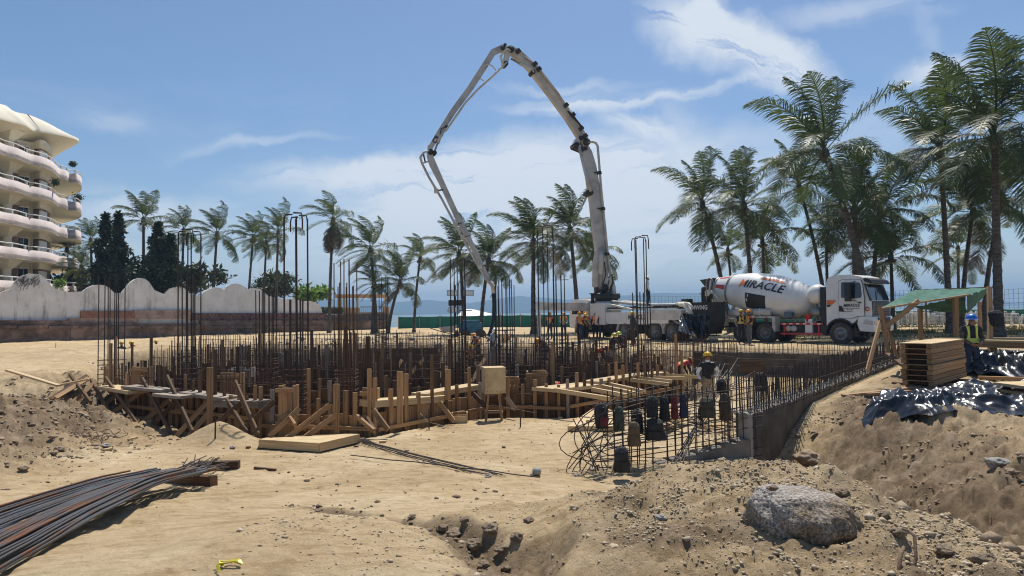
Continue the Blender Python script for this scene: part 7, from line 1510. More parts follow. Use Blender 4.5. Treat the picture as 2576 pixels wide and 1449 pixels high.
# plastic heaps
def lerpc(c, t):
    k = t * (len(c) - 1); i = min(int(k), len(c) - 2); a = k - i; return (c[i][0] * (1 - a) + c[i + 1][0] * a, c[i][1] * (1 - a) + c[i + 1][1] * a)
def heap(front, back, nu, nv, H, s, label, m=FOIL, fr=1.0, zoff=.03, lay=None):
    def fn(u, w):
        f0 = lerpc(front, u); b0 = lerpc(back, u); x = f0[0] * (1 - w) + b0[0] * w; y = f0[1] * (1 - w) + b0[1] * w
        wx = .10 * mnoise.noise(Vector((x * 1.7, y * 1.7, s + 9))); wy = .10 * mnoise.noise(Vector((x * 1.7, y * 1.7, s + 19))); x += wx; y += wy
        return x, y
    us = np.linspace(0, 1, nu + 1); ws = np.linspace(0, 1, nv + 1); XY = np.array([[fn(u, w) for u in us] for w in ws]); Z = terrain(XY[..., 0], XY[..., 1], False)
    v = []
    for j in range(nv + 1):
        for i in range(nu + 1):
            x, y = XY[j, i]; e = min(1, min(us[i], 1 - us[i]) * 9) * min(1, min(ws[j], 1 - ws[j]) * 7)
            q = Vector((x * fr, y * fr, s)); r1 = 1 - abs(mnoise.noise(q * 1.5)) * 3.2; wd = Vector((mnoise.noise(q * 1.1), mnoise.noise(q * 1.1 + Vector((5, 5, 5))), 0)) * 1.3
            r2 = (1 - abs(mnoise.noise(Vector((q.x * 3.6, q.y * 1.6, s + 3)) + wd)) * 4); r3 = 1 - abs(mnoise.noise(Vector((q.x * 3.2, q.y * 7.5, s + 7)) + wd)) * 3
            r4 = mnoise.voronoi(q * 4.5 + wd)[0]; cre = (r4[1] - r4[0])
            r5 = abs(mnoise.noise(Vector((q.x * 6.5, q.y * 4.0, s + 11)) + wd * 1.5)); r6 = abs(mnoise.noise(q * 13 + wd * 2)); zz_ = Z[j, i] + zoff + H * (.34 + .30 * max(-.3, r1) + .12 * r2 + .05 * r3 + .18 * cre - .22 * r5) * (.25 + .75 * e)
            v.append((x, y, max(zz_, Z[j, i] + .02)))
    f = [(j * (nu + 1) + i, j * (nu + 1) + i + 1, (j + 1) * (nu + 1) + i + 1, (j + 1) * (nu + 1) + i) for j in range(nv) for i in range(nu)]
    o = link('plastic_sheet', mk(v, f, m, 'plastic_sheet', True)); return tag(o, label, 'plastic sheet')
heap([(6.25, 12.3), (6.5, 11.9), (6.9, 11.35), (7.5, 11.5), (8.2, 11.2), (8.9, 11.35), (9.8, 12.1), (11.0, 12.4)], [(6.35, 12.6), (7.0, 13.2), (7.7, 14.2), (8.4, 13.9), (9.3, 14.5), (10.2, 14.4), (11.2, 14.8), (12.0, 15.2)], 190, 120, .34, 3, 'big crumpled black plastic sheet spread over the sand bank')
heap([(11.6, 17.2), (12.2, 16.6), (13.2, 16.7), (14.4, 17.0), (15.4, 17.2)], [(11.9, 19.2), (12.6, 19.8), (13.6, 19.8), (14.6, 19.6), (15.8, 19.6)], 70, 50, .75, 8, 'smaller heap of black plastic behind, right of the blue-helmeted man', fr=.9)
heap([(6.9, 14.0), (7.3, 13.7), (8.4, 13.75)], [(7.3, 14.5), (8.0, 14.7), (8.9, 14.5)], 40, 24, .40, 14, 'small hump of black plastic against the foot of the panel stack', fr=1.3) if False else None
# loungers
LP = mat('lounger_plastic', (.80, .79, .76), (.86, .85, .82), rough=.5, scale=3)
lm = MB()
for s in (-1, 1):
    lm.bar((s * .31, -.9, .10), (s * .31, .55, .10), .05, .06); lm.bar((s * .31, -.9, .10), (s * .36, -.95, -.22), .06, .05); lm.bar((s * .31, .5, .10), (s * .36, .6, -.22), .06, .05)
    lm.tube([(s * .31, -.2, .12), (s * .36, -.15, .28), (s * .36, .25, .28), (s * .31, .35, .12)], .025, 5)
for k in range(7): lm.box((-.30, -.88 + k * .2, .09), (.30, -.74 + k * .2, .115))
lounge = lm.mesh(LP, 'lounger')
stk = [(2240, 797, 3, 46), (2263, 806, 8, 47), (2287, 799, 9, 47), (2311, 799, 9, 49), (2325, 799, 9, 48), (2343, 802, 7, 47), (2369, 795, 10, 47), (2390, 800, 9, 49), (2432, 800, 8, 49), (2452, 801, 8, 50), (2540, 785, 7, 47), (2565, 804, 5, 47)]
wh = ['beside the cab bumper', 'left of the awning posts', 'tall and wide behind the awning brace', 'just left of the awning back post', 'just right of the awning back post', 'with a low top in the middle of the awning', 'tallest under the awning', 'partly hidden by the palm foot', 'behind the head of the blue-helmeted man', 'right of the blue helmet', 'with an upright back right of the thick palm', 'low, at the right edge']
for (x, yt, n_, Y), w in zip(stk, wh):
    Y += 8; t_ = P(x, yt, Y); g = hz(t_.x, Y); st_ = max(.10, (t_.z - g - .35) / max(1, n_)); rz = rnd(-.25, .25)
    for i in range(n_):
        o = link('lounger', lounge, None, Matrix.Translation((t_.x + rnd(-.02, .02), Y, g + .24 + i * st_)) @ Matrix.Rotation(rz, 4, 'Z') @ Matrix.Diagonal((.86, .8, 1, 1))); tag(o, ('top' if i == n_ - 1 else 'bottom' if i == 0 else 'middle') + ' white lounger in the stack ' + w, 'sun lounger', 'loungers in the stack ' + w)
# grass and scrub by the fence
GR = mat('dry_grass', (.06, .075, .02), (.16, .15, .06), rough=.8, scale=3, trans=.2)
rgp = np.random.RandomState(9); n_ = 9000; gx = rgp.uniform(14.5, 42, n_); gy = rgp.uniform(40, 56, n_); keep = fbm(gx * .35, gy * .5, 3, 77) > -.05; gx, gy = gx[keep], gy[keep]; gz2 = terrain(gx, gy, False); k = len(gx); hh = rgp.uniform(.06, .28, k); a = rgp.uniform(0, 6.28, k); V = np.stack([np.stack([gx - .05 * np.cos(a), gy - .05 * np.sin(a), gz2], 1), np.stack([gx + .05 * np.cos(a), gy + .05 * np.sin(a), gz2], 1), np.stack([gx + rgp.uniform(-.15, .15, k), gy, gz2 + hh], 1)], 1).reshape(-1, 3)
g_ = mk(V.tolist(), [(3 * i, 3 * i + 1, 3 * i + 2) for i in range(k)], GR, 'grass'); tag(link('grass', g_), 'low dry grass along the foot of the beach fence', 'grass', kind='stuff')
# ================================================================== middle and near ground things
def gpt(x, y): return G(x, y)
# flat panel
c0, c1, c2, c3 = gpt(652, 1131), gpt(803, 1141), gpt(905, 1117), gpt(722, 1100)
zt_ = sum(c.z for c in (c0, c1, c2, c3)) / 4; fp = empty('form_panel', (c1.x, c1.y, zt_), label='flat plywood-topped form panel lying on the sand in the middle', cat='form panel')
def quadbox(pts, z0, z1, name, m, par): v = [(p.x, p.y, z0) for p in pts] + [(p.x, p.y, z1) for p in pts]; return MB().add(v, [(3, 2, 1, 0), (4, 5, 6, 7), (0, 1, 5, 4), (1, 2, 6, 5), (2, 3, 7, 6), (3, 0, 4, 7)]).put(name, m, par, Matrix(), False)
cc_ = (c0 + c1 + c2 + c3) / 4; MB().add([q_ + Vector((0, 0, h_)) for h_ in (.17, .19) for q_ in (c0, c1, c2, c3)], [(3, 2, 1, 0), (4, 5, 6, 7), (0, 1, 5, 4), (1, 2, 6, 5), (2, 3, 7, 6), (3, 0, 4, 7)]).put('sheet', PLY, fp, Matrix(), False)
for i, (a, b) in enumerate(((c0, c1), (c1, c2), (c2, c3), (c3, c0))): a2 = cc_ + (a - cc_) * .985; b2 = cc_ + (b - cc_) * .985; a2.z += .10; b2.z += .10; beam('rail', a2, b2, .05, .14, 'p' if i < 2 else 'f', fp)
# box on a stool
bs = gpt(1243, 1058); zb = bs.z + .0; by = bs.y; sc_ = by / F
st_ = empty('stool', (bs.x, by, zb), .12, 'narrow four-legged wooden stool under the plywood box', 'stool')
hL = 66 * sc_; wB = 60 * sc_
for sx_ in (-1, 1):
    for sy_ in (-1, 1): beam('leg', P(0, 0, 1) * 0 + Vector((bs.x + sx_ * wB * .34, by + sy_ * wB * .30, zb - .03)), Vector((bs.x + sx_ * wB * .22, by + sy_ * wB * .2, zb + hL)), .05, .045, 'f', st_)
for sy_ in (-1, 1): beam('rung', (bs.x - wB * .38, by + sy_ * wB * .27, zb + hL * .32), (bs.x + wB * .38, by + sy_ * wB * .27, zb + hL * .32), .045, .03, 'f', st_); beam('rung', (bs.x + sy_ * wB * .31, by - wB * .36, zb + hL * .30), (bs.x + sy_ * wB * .31, by + wB * .36, zb + hL * .30), .045, .03, 'f', st_)
beam('seat', (bs.x - wB * .33, by, zb + hL + .015), (bs.x + wB * .33, by, zb + hL + .015), wB * .62, .03, 'f', st_)
bx_ = empty('plywood_box', (bs.x, by, zb + hL + .03), .22, 'square plywood box standing on the stool', 'box'); hB = 64 * sc_; h_ = wB * .43
mb = MB(); mb.box((-h_, -h_, 0), (h_, h_, hB - .02)); mb.put('box_body', PLY, bx_); MB().box((-h_ * 1.03, -h_ * 1.03, hB - .02), (h_ * 1.03, h_ * 1.03, hB)).put('lid', PLY, bx_)
for i in range(5): MB().box((-h_ + .04 + i * h_ * .45, -h_ - .004, .05), (-h_ + .055 + i * h_ * .45, -h_ + .002, .065)).put('nail_head', CH, bx_)
# tool trays
for i, (x, y, rz) in enumerate(((1157, 1062, .05), (1187, 1056, .5))):
    g = gpt(x, y); s = g.y / F; L_ = 36 * s; t_ = empty('tool_tray', g, rz, ['open wooden tool tray at the edge of the pit', 'second wooden tool tray with a closed arched handle beside it'][i], 'tool tray'); 
    MB().box((-L_ / 2, -.13, 0), (L_ / 2, .13, .02)).put('bottom', WOOD, t_)
    for sy_ in (-1, 1): MB().box((-L_ / 2, sy_ * .13 - .01, .0), (L_ / 2, sy_ * .13 + .01, 16 * s)).put('side', PLY, t_)
    for sx_ in (-1, 1): MB().prism([(sx_ * L_ / 2 - .012, 0), (sx_ * L_ / 2 + .012, 0), (sx_ * L_ / 2 + .012, 25 * s), (sx_ * L_ / 2 - .012, 25 * s)], -.12, .12).put('end_board', PLY, t_)
    MB().tube([(-L_ / 2, 0, 24 * s), (L_ / 2, 0, 24 * s)], .018, 8).put('handle', WOOD, t_)
# stakes and strings
stk_ = [(1261, 1053, 1000 + 22), (1309, 1076, 1030), (1079, 1082, 1030), (541, 1108, 1056), (1407, 1036, 1000), (140, 875, 862), (1372, 1045, 1020)]
sl_ = ['short steel stake in the sand right of the stool', 'steel stake between the stool and the mesh', 'steel stake by the wooden tool trays', 'steel stake on the small sand heap', 'steel stake below the right walkway', 'thin stake on the pale ground at far left', 'low steel stake right of the box']
for (x, y, yt), lb_ in zip(stk_, sl_): g = gpt(x, y); tag(link('steel_stake', UR['s'], None, beamM(g - Vector((0, 0, .1)), g + Vector((.01, 0, (y - yt) * g.y / F)), .016, .016)), lb_, 'stake')
WI = mat('twine', (.30, .26, .20), rough=.9)
def twine(pts, r, label, m=WI, name='string_line', cat='string', dz=.05): return tag(MB().tube([gpt(*p) + Vector((0, 0, dz + (p[2] if len(p) > 2 else 0))) if len(p) < 4 else P(p[0], p[1], p[3]) for p in [tuple(q) for q in pts]], r, 4).put(name, m), label, cat)
def pl3(pts, r, label, m, name, cat): return tag(MB().tube([P(*p) for p in pts], r, 4).put(name, m), label, cat)
pl3([(1232, 1015, 17), (1257, 1022, 16.8), (1300, 1030, 16.6), (1345, 1038, 16.3)], .006, 'sagging string line behind the stool', WI, 'string_line', 'string')
pl3([(1055, 1037, 16), (1077, 1062, 15.6), (1104, 1068, 15.4), (1129, 1078, 15.1)], .006, 'string line down to a stake by the tool trays', WI, 'string_line', 'string')
pl3([(625, 1095, 14.6), (680, 1065, 14.6), (730, 1030, 14.5), (752, 1050, 14.4), (800, 1005, 14.5)], .008, 'twisted wire strung across the raking props', STEEL, 'tie_wire', 'wire')
# long thin bars on the sand
def lay(pts, r, parent, m=None, rise=.012, name='bar'):
    ps_ = []
    for a, b in zip(pts[:-1], pts[1:]):
        for k in range(8): t = k / 8; ps_.append((a[0] + (b[0] - a[0]) * t, a[1] + (b[1] - a[1]) * t))
    ps_.append(pts[-1]); arr = np.array(ps_); Z = terrain(arr[:, 0], arr[:, 1])[0]; Zs = np.convolve(np.pad(Z, 3, 'edge'), np.ones(7) / 7, 'valid'); Z = np.maximum(Z, Zs)
    return MB().tube([(x, y, z + rise) for (x, y), z in zip(ps_, Z)], r, 6).put(name, m or STEEL, parent, Matrix(), False)
lb = empty('loose_bars', gpt(1070, 1140), label='sheaf of thin bars lying on the sand from the flat panel toward the mesh', cat='rebar')
for i in range(4): a = gpt(905, 1114); b = gpt(1248, 1203); d_ = (b - a).normalized(); nn_ = Vector((-d_.y, d_.x, 0)); o0 = nn_ * (i - 1.5) * .045; o1 = nn_ * ((i - 1.5) * .10 + rnd(-.04, .04)); a2 = a + o0; b2 = b + o1 - d_ * rnd(0, .5); lay([(a2.x, a2.y), (b2.x, b2.y)], .010, lb, rise=.03)
a, b, c = gpt(882, 1154), gpt(1160, 1172), gpt(1358, 1211); lb = empty('loose_bar', b, label='single long thin bar crossing the sheaf on the sand', cat='rebar'); lay([(a.x, a.y), (c.x, c.y)], .010, lb, rise=.05)
# bundle of ribbed bars in the left foreground
def ribbed():
    m = bpy.data.materials.new('ribbed_steel'); m.use_nodes = True; t = m.node_tree; b = t.nodes['Principled BSDF']; L = t.links.new; b.inputs['Roughness'].default_value = .48; b.inputs['Metallic'].default_value = .55
    c = t.nodes.new('ShaderNodeTexCoord'); n = t.nodes.new('ShaderNodeTexNoise'); n.inputs['Scale'].default_value = 3; n.inputs['Detail'].default_value = 8; L(c.outputs['Object'], n.inputs[0]); oi = t.nodes.new('ShaderNodeObjectInfo')
    ad = t.nodes.new('ShaderNodeMath'); ad.operation = 'MULTIPLY_ADD'; L(oi.outputs['Random'], ad.inputs[0]); ad.inputs[1].default_value = .42; L(n.outputs['Fac'], ad.inputs[2])
    r = t.nodes.new('ShaderNodeValToRGB'); e = r.color_ramp.elements; e[0].position = .45; e[0].color = (.10, .105, .115, 1); e[1].position = .95; e[1].color = (.20, .085, .04, 1); q = e.new(.74); q.color = (.11, .095, .085, 1); L(ad.outputs[0], r.inputs[0]); L(r.outputs[0], b.inputs['Base Color'])
    a = t.nodes.new('ShaderNodeAttribute'); a.attribute_name = 'along'; s = t.nodes.new('ShaderNodeMath'); s.operation = 'MULTIPLY'; L(a.outputs['Fac'], s.inputs[0]); s.inputs[1].default_value = 330; sn = t.nodes.new('ShaderNodeMath'); sn.operation = 'SINE'; L(s.outputs[0], sn.inputs[0])
    bp = t.nodes.new('ShaderNodeBump'); bp.inputs['Distance'].default_value = .004; bp.inputs['Strength'].default_value = 1; L(sn.outputs[0], bp.inputs['Height']); L(bp.outputs[0], b.inputs['Normal']); return m
RIB = ribbed(); bu = empty('rebar_bundle', (-4.1, 6.5, -2), label='thick bundle of long ribbed steel bars curving across the left foreground', cat='rebar bundle')
rgb = random.Random(12)
def bundle_bar(u, lay_, y0, y1):
    pts = []; n = 22; wob = rgb.uniform(-.03, .03); ph = rgb.uniform(0, 6); u2 = min(1, max(0, u + rgb.uniform(-.18, .18)))
    for i in range(n + 1):
        Y = y0 + (y1 - y0) * i / n; t = (Y - 3.6) / 6.3
        xl = np.interp(Y, [3, 4.5, 6.3, 8, 10], [-4.35, -4.72, -4.98, -5.12, -4.95]); xr = np.interp(Y, [3, 4.5, 6.3, 8, 10], [-2.85, -3.30, -3.78, -4.12, -4.22]); uu = u * (1 - max(0, t)) + u2 * max(0, t)
        X_ = xl + (xr - xl) * uu + wob * math.sin(Y * 1.3 + ph); pts.append([X_, Y])
    arr = np.array(pts); Z = terrain(arr[:, 0], arr[:, 1], False) + .02
    lift = np.interp(arr[:, 1], [3, 5.2, 6.5, 8.3, 9.7, 10.5], [.03, .05, .12, .20, .17, .10]); Z = np.convolve(np.pad(Z, 4, 'edge'), np.ones(9) / 9, 'valid') + lift + lay_ * .024 * (.6 + .4 * math.sin(u * 9))
    mb = MB(); mb.tube([(p[0], p[1], z) for p, z in zip(pts, Z)], .0125, 7); me_ = mb.mesh(RIB, 'bar'); at = me_.attributes.new('along', 'FLOAT', 'POINT'); vals = []; acc = 0; 
    for i in range(n + 1):
        if i: acc += math.dist((*pts[i], Z[i]), (*pts[i - 1], Z[i - 1]))
        vals += [acc] * 7
    at.data.foreach_set('value', np.array(vals, dtype=np.float32)); link('bar', me_, bu, Matrix())
for i in range(38): bundle_bar((i + .5) / 38, 0, 3.0 + rgb.uniform(0, .2), rgb.uniform(9.3, 10.0))
for i in range(34): bundle_bar(.04 + .92 * (i + .5) / 34, 1, 3.0 + rgb.uniform(0, .2), rgb.uniform(9.2, 9.9))
for i in range(18): bundle_bar(.15 + .8 * (i + .5) / 18, 2.1, 3.0, rgb.uniform(8.8, 9.8))
sh = empty('rebar_bundle', (-4.9, 10, -2.2), label='fan of thinner grey bars sticking out beyond the ribbed bundle', cat='rebar bundle')
for i in range(34):
    a = P(425 + rgb.uniform(-5, 70), 1190 + rgb.uniform(-6, 14), 9.6 + rgb.uniform(-.3, .3)); b = P(478 + i * 2.9 + rgb.uniform(-8, 8), 1150 + rgb.uniform(-6, 22) + (12 if i > 26 else 0), 10.9 + rgb.uniform(-.3, .3)); bar('bar', a, b, .008, 's', sh)
for x0, y0, x1, y1, lb_ in ((392, 1207, 538, 1222, 'timber block under the ribbed bars, nearer one'), (500, 1184, 602, 1180, 'timber block at the far end of the ribbed bars')):
    a = gpt(x0, y0); b = gpt(x1, y1); a.z += .06; b.z += .06; tag(link('timber_block', UB['o'], None, beamM(a, b, .12, .14)), lb_, 'timber')
a, b = gpt(-30, 1300), gpt(68, 1298); tag(link('rusty_bar', UR['r'], None, beamM(a + Vector((0, 0, .03)), b + Vector((0, 0, .03)), .012, .012)), 'single rusty bar left of the bundle', 'rebar')
lb = empty('thin_bars', gpt(60, 1290), label='thin dark bars running out of the bundle to the left edge', cat='rebar')
for i in range(3): a = gpt(-30, 1282 + i * 14); b = gpt(190, 1240 + i * 4); lay([(a.x, a.y), (b.x, b.y)], .007, lb)
# ---- boulder and rocks
def rockmesh(seed, m, n=3, amp=.35, fl=.7):
    bm = bmesh.new(); bmesh.ops.create_icosphere(bm, subdivisions=n, radius=1)
    for v in bm.verts:
        d = v.co.normalized(); k = 1 - .30 * mnoise.voronoi(d * 1.5 + Vector((seed, 2, 7)))[0][0] + amp * mnoise.noise(d * 1.1 + Vector((seed, seed * 2, 0))) + amp * .4 * mnoise.noise(d * 2.6 + Vector((seed, 1, 4))) + amp * .12 * mnoise.noise(d * 7 + Vector((seed, 1, 9)))
        v.co = d * k; v.co.z *= fl
    me_ = bpy.data.meshes.new('rock'); bm.to_mesh(me_); bm.free(); me_.materials.append(m); me_.polygons.foreach_set('use_smooth', [n > 2] * len(me_.polygons)); return me_
GRAN = mat('granite', (.12, .10, .085), (.52, .48, .43), rough=.95, scale=60, bump=1, bscale=42, bdist=.02, c3=(.30, .265, .225), detail=4)
def granite():
    t = GRAN.node_tree; b = t.nodes['Principled BSDF']; L = t.links.new; src = b.inputs['Base Color'].links[0].from_socket; c = t.nodes.new('ShaderNodeTexCoord'); n = t.nodes.new('ShaderNodeTexNoise'); n.inputs['Scale'].default_value = 1.6; n.inputs['Detail'].default_value = 7; L(c.outputs['Object'], n.inputs[0])
    r = t.nodes.new('ShaderNodeValToRGB'); r.color_ramp.elements[0].position = .42; r.color_ramp.elements[1].position = .58; L(n.outputs['Fac'], r.inputs[0]); mx = t.nodes.new('ShaderNodeMix'); mx.data_type = 'RGBA'; mx.blend_type = 'MULTIPLY'; L(r.outputs[0], mx.inputs[0]); L(src, mx.inputs[6]); mx.inputs[7].default_value = (.66, .54, .40, 1); L(mx.outputs[2], b.inputs['Base Color'])
granite()
bm = bmesh.new(); bmesh.ops.create_icosphere(bm, subdivisions=6, radius=1)
for v in bm.verts:
    d = v.co.normalized(); x, y, z = d; q = Vector((x, y, z)); k = 1 + .16 * mnoise.noise(q * 1.3 + Vector((3, 0, 1))) + .09 * mnoise.noise(q * 3.1) - .10 * max(0, mnoise.noise(q * 1.9 + Vector((7, 7, 7)))) + .02 * mnoise.noise(q * 11) + .012 * mnoise.noise(q * 34)
    sx_ = .44 if x > 0 else .40; v.co = Vector((x * sx_, y * .34, z * (.25 - .05 * x))) * k + Vector((0, 0, -.06 * x + .03 * math.sin(x * 3)))
    if v.co.z > .19: v.co.z = .19 + (v.co.z - .19) * .55
me_ = bpy.data.meshes.new('boulder'); bm.to_mesh(me_); bm.free(); me_.materials.append(GRAN); me_.polygons.foreach_set('use_smooth', [True] * len(me_.polygons))
bo = P(2030, 1322, 4.6); tag(link('boulder', me_, None, Matrix.Translation(bo + Vector((0, .05, 0))) @ Matrix.Rotation(.25, 4, 'Z') @ Matrix.Rotation(R(9), 4, 'Y')), 'large rounded granite boulder half buried in the foreground mound', 'boulder')
ST1 = mat('clod', (.20, .145, .09), (.40, .31, .21), rough=.95, scale=5, bump=1, bscale=9, c3=(.30, .22, .145)); STG = mat('grey_stone', (.20, .18, .16), (.42, .39, .35), rough=.9, scale=6, bump=.5, bscale=20)
RKs = [rockmesh(i * 3.1, ST1, 4, .45, .62) for i in range(5)] + [rockmesh(20 + i * 3.1, STG, 4, .5, .6) for i in range(3)]
rocks = [(2040, 1158, 44, 0, 'flat dark stone on the crest of the foreground mound'), (1945, 1222, 13, 0, 'small upright clod perched on the boulder'), (2262, 1338, 26, 0, 'tan stone just right of the boulder'), (2505, 1166, 32, 5, 'grey angular stone on the right bank'), (2545, 1192, 20, 0, 'clod beside the grey angular stone on the right bank'),
         (2470, 1412, 34, 0, 'wide clod in the lower right hollow'), (2375, 1395, 26, 0, 'clod at the bottom of the right trench'), (2650, 1085, 20, 0, 'clod at the edge'), (1663, 1302, 17, 6, 'pale flat stone on the mound left of the boulder'), (2050, 1090, 12, 0, 'small clod on the dug slope'),
         (1490, 1181, 9, 5, 'small dark stone left of the mesh foot'), (1228, 1198, 11, 6, 'pale little block on the sand, left of its pair'), (1246, 1236, 8, 0, 'brown lump below the pale block'), (1452, 1196, 9, 5, 'dark pebble at the edge of the mound'), (1115, 1330, 20, 0, 'dark clod lying in the gully'), (1037, 1300, 14, 0, 'clod in the upper part of the gully'),
         (150, 1130, 14, 0, 'rounded clod on the left bank slope'), (82, 1035, 12, 0, 'clod near the batten on the left bank'), (265, 1124, 12, 6, 'pale squared stone on the lower left bank'), (585, 1125, 9, 5, 'dark stone left of the flat panel'), (330, 1215, 9, 0, 'small clod near the ribbed bars'), (60, 1180, 16, 0, 'clod at the foot of the left bank'),
         (1140, 1345, 24, 0, 'dark clod at the left lip of the gully'), (1190, 1372, 26, 2, 'broad clod in the middle of the gully'), (1235, 1330, 28, 3, 'large clod on the far lip of the gully'), (1262, 1385, 22, 4, 'clod low in the gully near the mound'), (1300, 1352, 22, 1, 'clod where the gully meets the mound'), (1215, 1420, 20, 2, 'clod at the near end of the gully'), (1275, 1432, 16, 3, 'small clod at the bottom edge of the gully'), (1170, 1312, 14, 4, 'small clod above the gully middle'), (1330, 1310, 16, 1, 'clod on the slope right of the gully'),
         (950, 1262, 9, 0, 'small clod above the gully'), (1340, 1196, 7, 5, 'dark pebble right of the thin bars'), (2220, 1300, 22, 0, 'dark clod on the right flank of the mound'), (2120, 1240, 20, 0, 'clod overhanging the trench beyond the boulder')]
rocks = [r for r in rocks if r[0] < 2600]
for i, (x, y, s, k, lb_) in enumerate(rocks):
    g = gpt(x, y + s * .3); r = s / F * g.y
    if 'perched' in lb_: g = P(x, 1232, 4.45); r = .045
    tag(link('rock', RKs[(i * 2 + k) % 5 if k < 5 else 5 + i % 3], None, Matrix.Translation(g + Vector((0, 0, r * .25))) @ Matrix.Rotation(i * 1.7, 4, 'Z') @ Matrix.Diagonal((r, r * .8, r * .75, 1))), lb_, 'stone')
# gravel: thousands of small stones and lumps, denser on the mound, banks and gully
def pebbles(n, xr, yr, dens, size, m, name, label, seed):
    rg = np.random.RandomState(seed); X = rg.uniform(*xr, n); Y = rg.uniform(*yr, n); d = dens(X, Y); kp = rg.uniform(0, 1, n) < d; X, Y = X[kp], Y[kp]; Z, _, _ = terrain(X, Y); k = len(X)
    s = size * rg.lognormal(0, .55, k); base = np.array([(1, 0, 0), (0, 1, 0), (-1, 0, 0), (0, -1, 0), (0, 0, .8), (0, 0, -.8), (.6, .6, .45), (-.6, -.5, .4)]); tri = np.array([(0, 1, 6), (1, 4, 6), (4, 0, 6), (1, 2, 4), (2, 3, 7), (3, 4, 7), (4, 2, 7), (3, 0, 4), (1, 0, 5), (2, 1, 5), (3, 2, 5), (0, 3, 5)])
    B = base[None] * (1 + rg.uniform(-.35, .35, (k, 8, 3))) * s[:, None, None]; a = rg.uniform(0, 6.28, k); c, s_ = np.cos(a)[:, None], np.sin(a)[:, None]; x = B[..., 0] * c - B[..., 1] * s_; y = B[..., 0] * s_ + B[..., 1] * c
    V = np.stack([x + X[:, None], y + Y[:, None], B[..., 2] * .8 + Z[:, None] + s[:, None] * .15], -1).reshape(-1, 3); Fc = (tri[None] + 8 * np.arange(k)[:, None, None]).reshape(-1, 3); nf = len(Fc)
    me_ = bpy.data.meshes.new(name); me_.vertices.add(len(V)); me_.vertices.foreach_set('co', V.reshape(-1).astype(np.float32)); me_.loops.add(nf * 3); me_.loops.foreach_set('vertex_index', Fc.reshape(-1).astype(np.int32)); me_.polygons.add(nf); me_.polygons.foreach_set('loop_start', (np.arange(nf) * 3).astype(np.int32)); me_.update(calc_edges=True); me_.materials.append(m)
    return tag(link(name, me_), label, 'gravel', kind='stuff')
PEB = mat('pebble', (.22, .16, .10), (.62, .52, .38), rough=.95, scale=18, c3=(.44, .35, .235), lo=.3, hi=.7)
PEBD = mat('pebble_dark', (.10, .07, .045), (.30, .23, .16), rough=.95, scale=9)
md_ = lambda X, Y: np.clip(.10 + .9 * sst(.3, 1.2, X) * sst(3.6, 2.9, X - .1 * Y * 0) + .0, 0, 1) * (.35 + .65 * (fbm(X * 1.5, Y * 1.5, 3, 5) > -.08)) * np.where(Y < 6.6, 1, .25)
pebbles(60000, (-2.2, 3.6), (2.6, 6.8), md_, .0062, PEB, 'gravel', 'coarse sand and small stones on the foreground mound', 1)
pebbles(9000, (3.0, 9.5), (4, 14.5), lambda X, Y: .7 * (fbm(X * 1.2, Y * 1.2, 3, 6) > -.05), .017, ST1, 'gravel', 'small lumps of earth on the right bank', 2)
pebbles(9000, (-14, -6.6), (8, 20), lambda X, Y: sst(-6.8, -8.6, X) * .8 * (fbm(X * .9, Y * .9, 3, 6) > -.1), .022, ST1, 'gravel', 'lumps of earth on the left bank', 3)
pebbles(5000, (-3.2, .9), (3.0, 7.8), lambda X, Y: np.exp(-(pl(GUL, X, Y)[0] / .2) ** 2) * (fbm(X * 3, Y * 3, 2, 4) > -.05), .012, PEBD, 'gravel', 'dark clods along the gully', 4)
pebbles(2600, (-8, 7), (7, 18), lambda X, Y: (sdf(PIT, X, Y) > .15) * .55, .011, PEBD, 'gravel', 'scattered dark pebbles on the flat sand', 5)
pebbles(2600, (-18, 16), (28, 48), lambda X, Y: (np.abs(sdf(PIT, X, Y)) < 2.2) * 1.0, .06, STG, 'gravel', 'broken stones along the far edge of the pit', 6)
# ---- little things
YEL = mat('yellow_tape', (.60, .52, .02), rough=.45)
tg = gpt(560, 1432); def_ = MB(); pts = [(0, 0, .02), (-.04, .05, .05), (.02, .09, .03), (.10, .08, .045), (.13, .05, .02), (.08, .03, .05), (.0, .04, .03), (-.03, -.03, .05), (.01, -.09, .02), (.03, -.13, .03)]
for a, b in zip(pts[:-1], pts[1:]): def_.bar(a, b, .028, .003, up=(rnd(-1, 1), rnd(-1, 1), 1))
tag(link('caution_tape', def_.mesh(YEL, 'tape'), None, Matrix.Translation(tg) @ Matrix.Scale(.8, 4)), 'crumpled scrap of yellow tape at the bottom of the picture', 'tape')
RT = mat('root_brown', (.10, .06, .035), (.20, .13, .08), rough=.9, scale=14, bump=.5, bscale=30)
for i, (pts, lb_) in enumerate((([(2265, 1470, 3.75), (2262, 1425, 3.8), (2266, 1395, 3.85), (2274, 1376, 3.9)], 'short crooked stick at the bottom right'), ([(2290, 1480, 3.75), (2296, 1440, 3.8), (2304, 1405, 3.85), (2301, 1350, 3.9), (2288, 1336, 3.95), (2270, 1330, 4.0)], 'taller bent stick at the bottom right'))): tag(MB().tube([P(*p) for p in pts], [.012, .012, .010, .010, .009, .006][:len(pts)], 6).put('stick', RT), lb_, 'stick')
g = gpt(1342, 1196); cu_ = MB().lathe([(0, .05), (.10, .06), (.10, .052), (.01, .042)], 16, Matrix.Translation((0, 0, .05)) @ Matrix.Rotation(R(20), 4, 'Z')); tag(link('cup', cu_.mesh(mat('cup_white', (.3, .3, .28)), 'cup'), None, Matrix.Translation(g)), 'dark-mouthed plastic cup lying on the sand', 'cup')
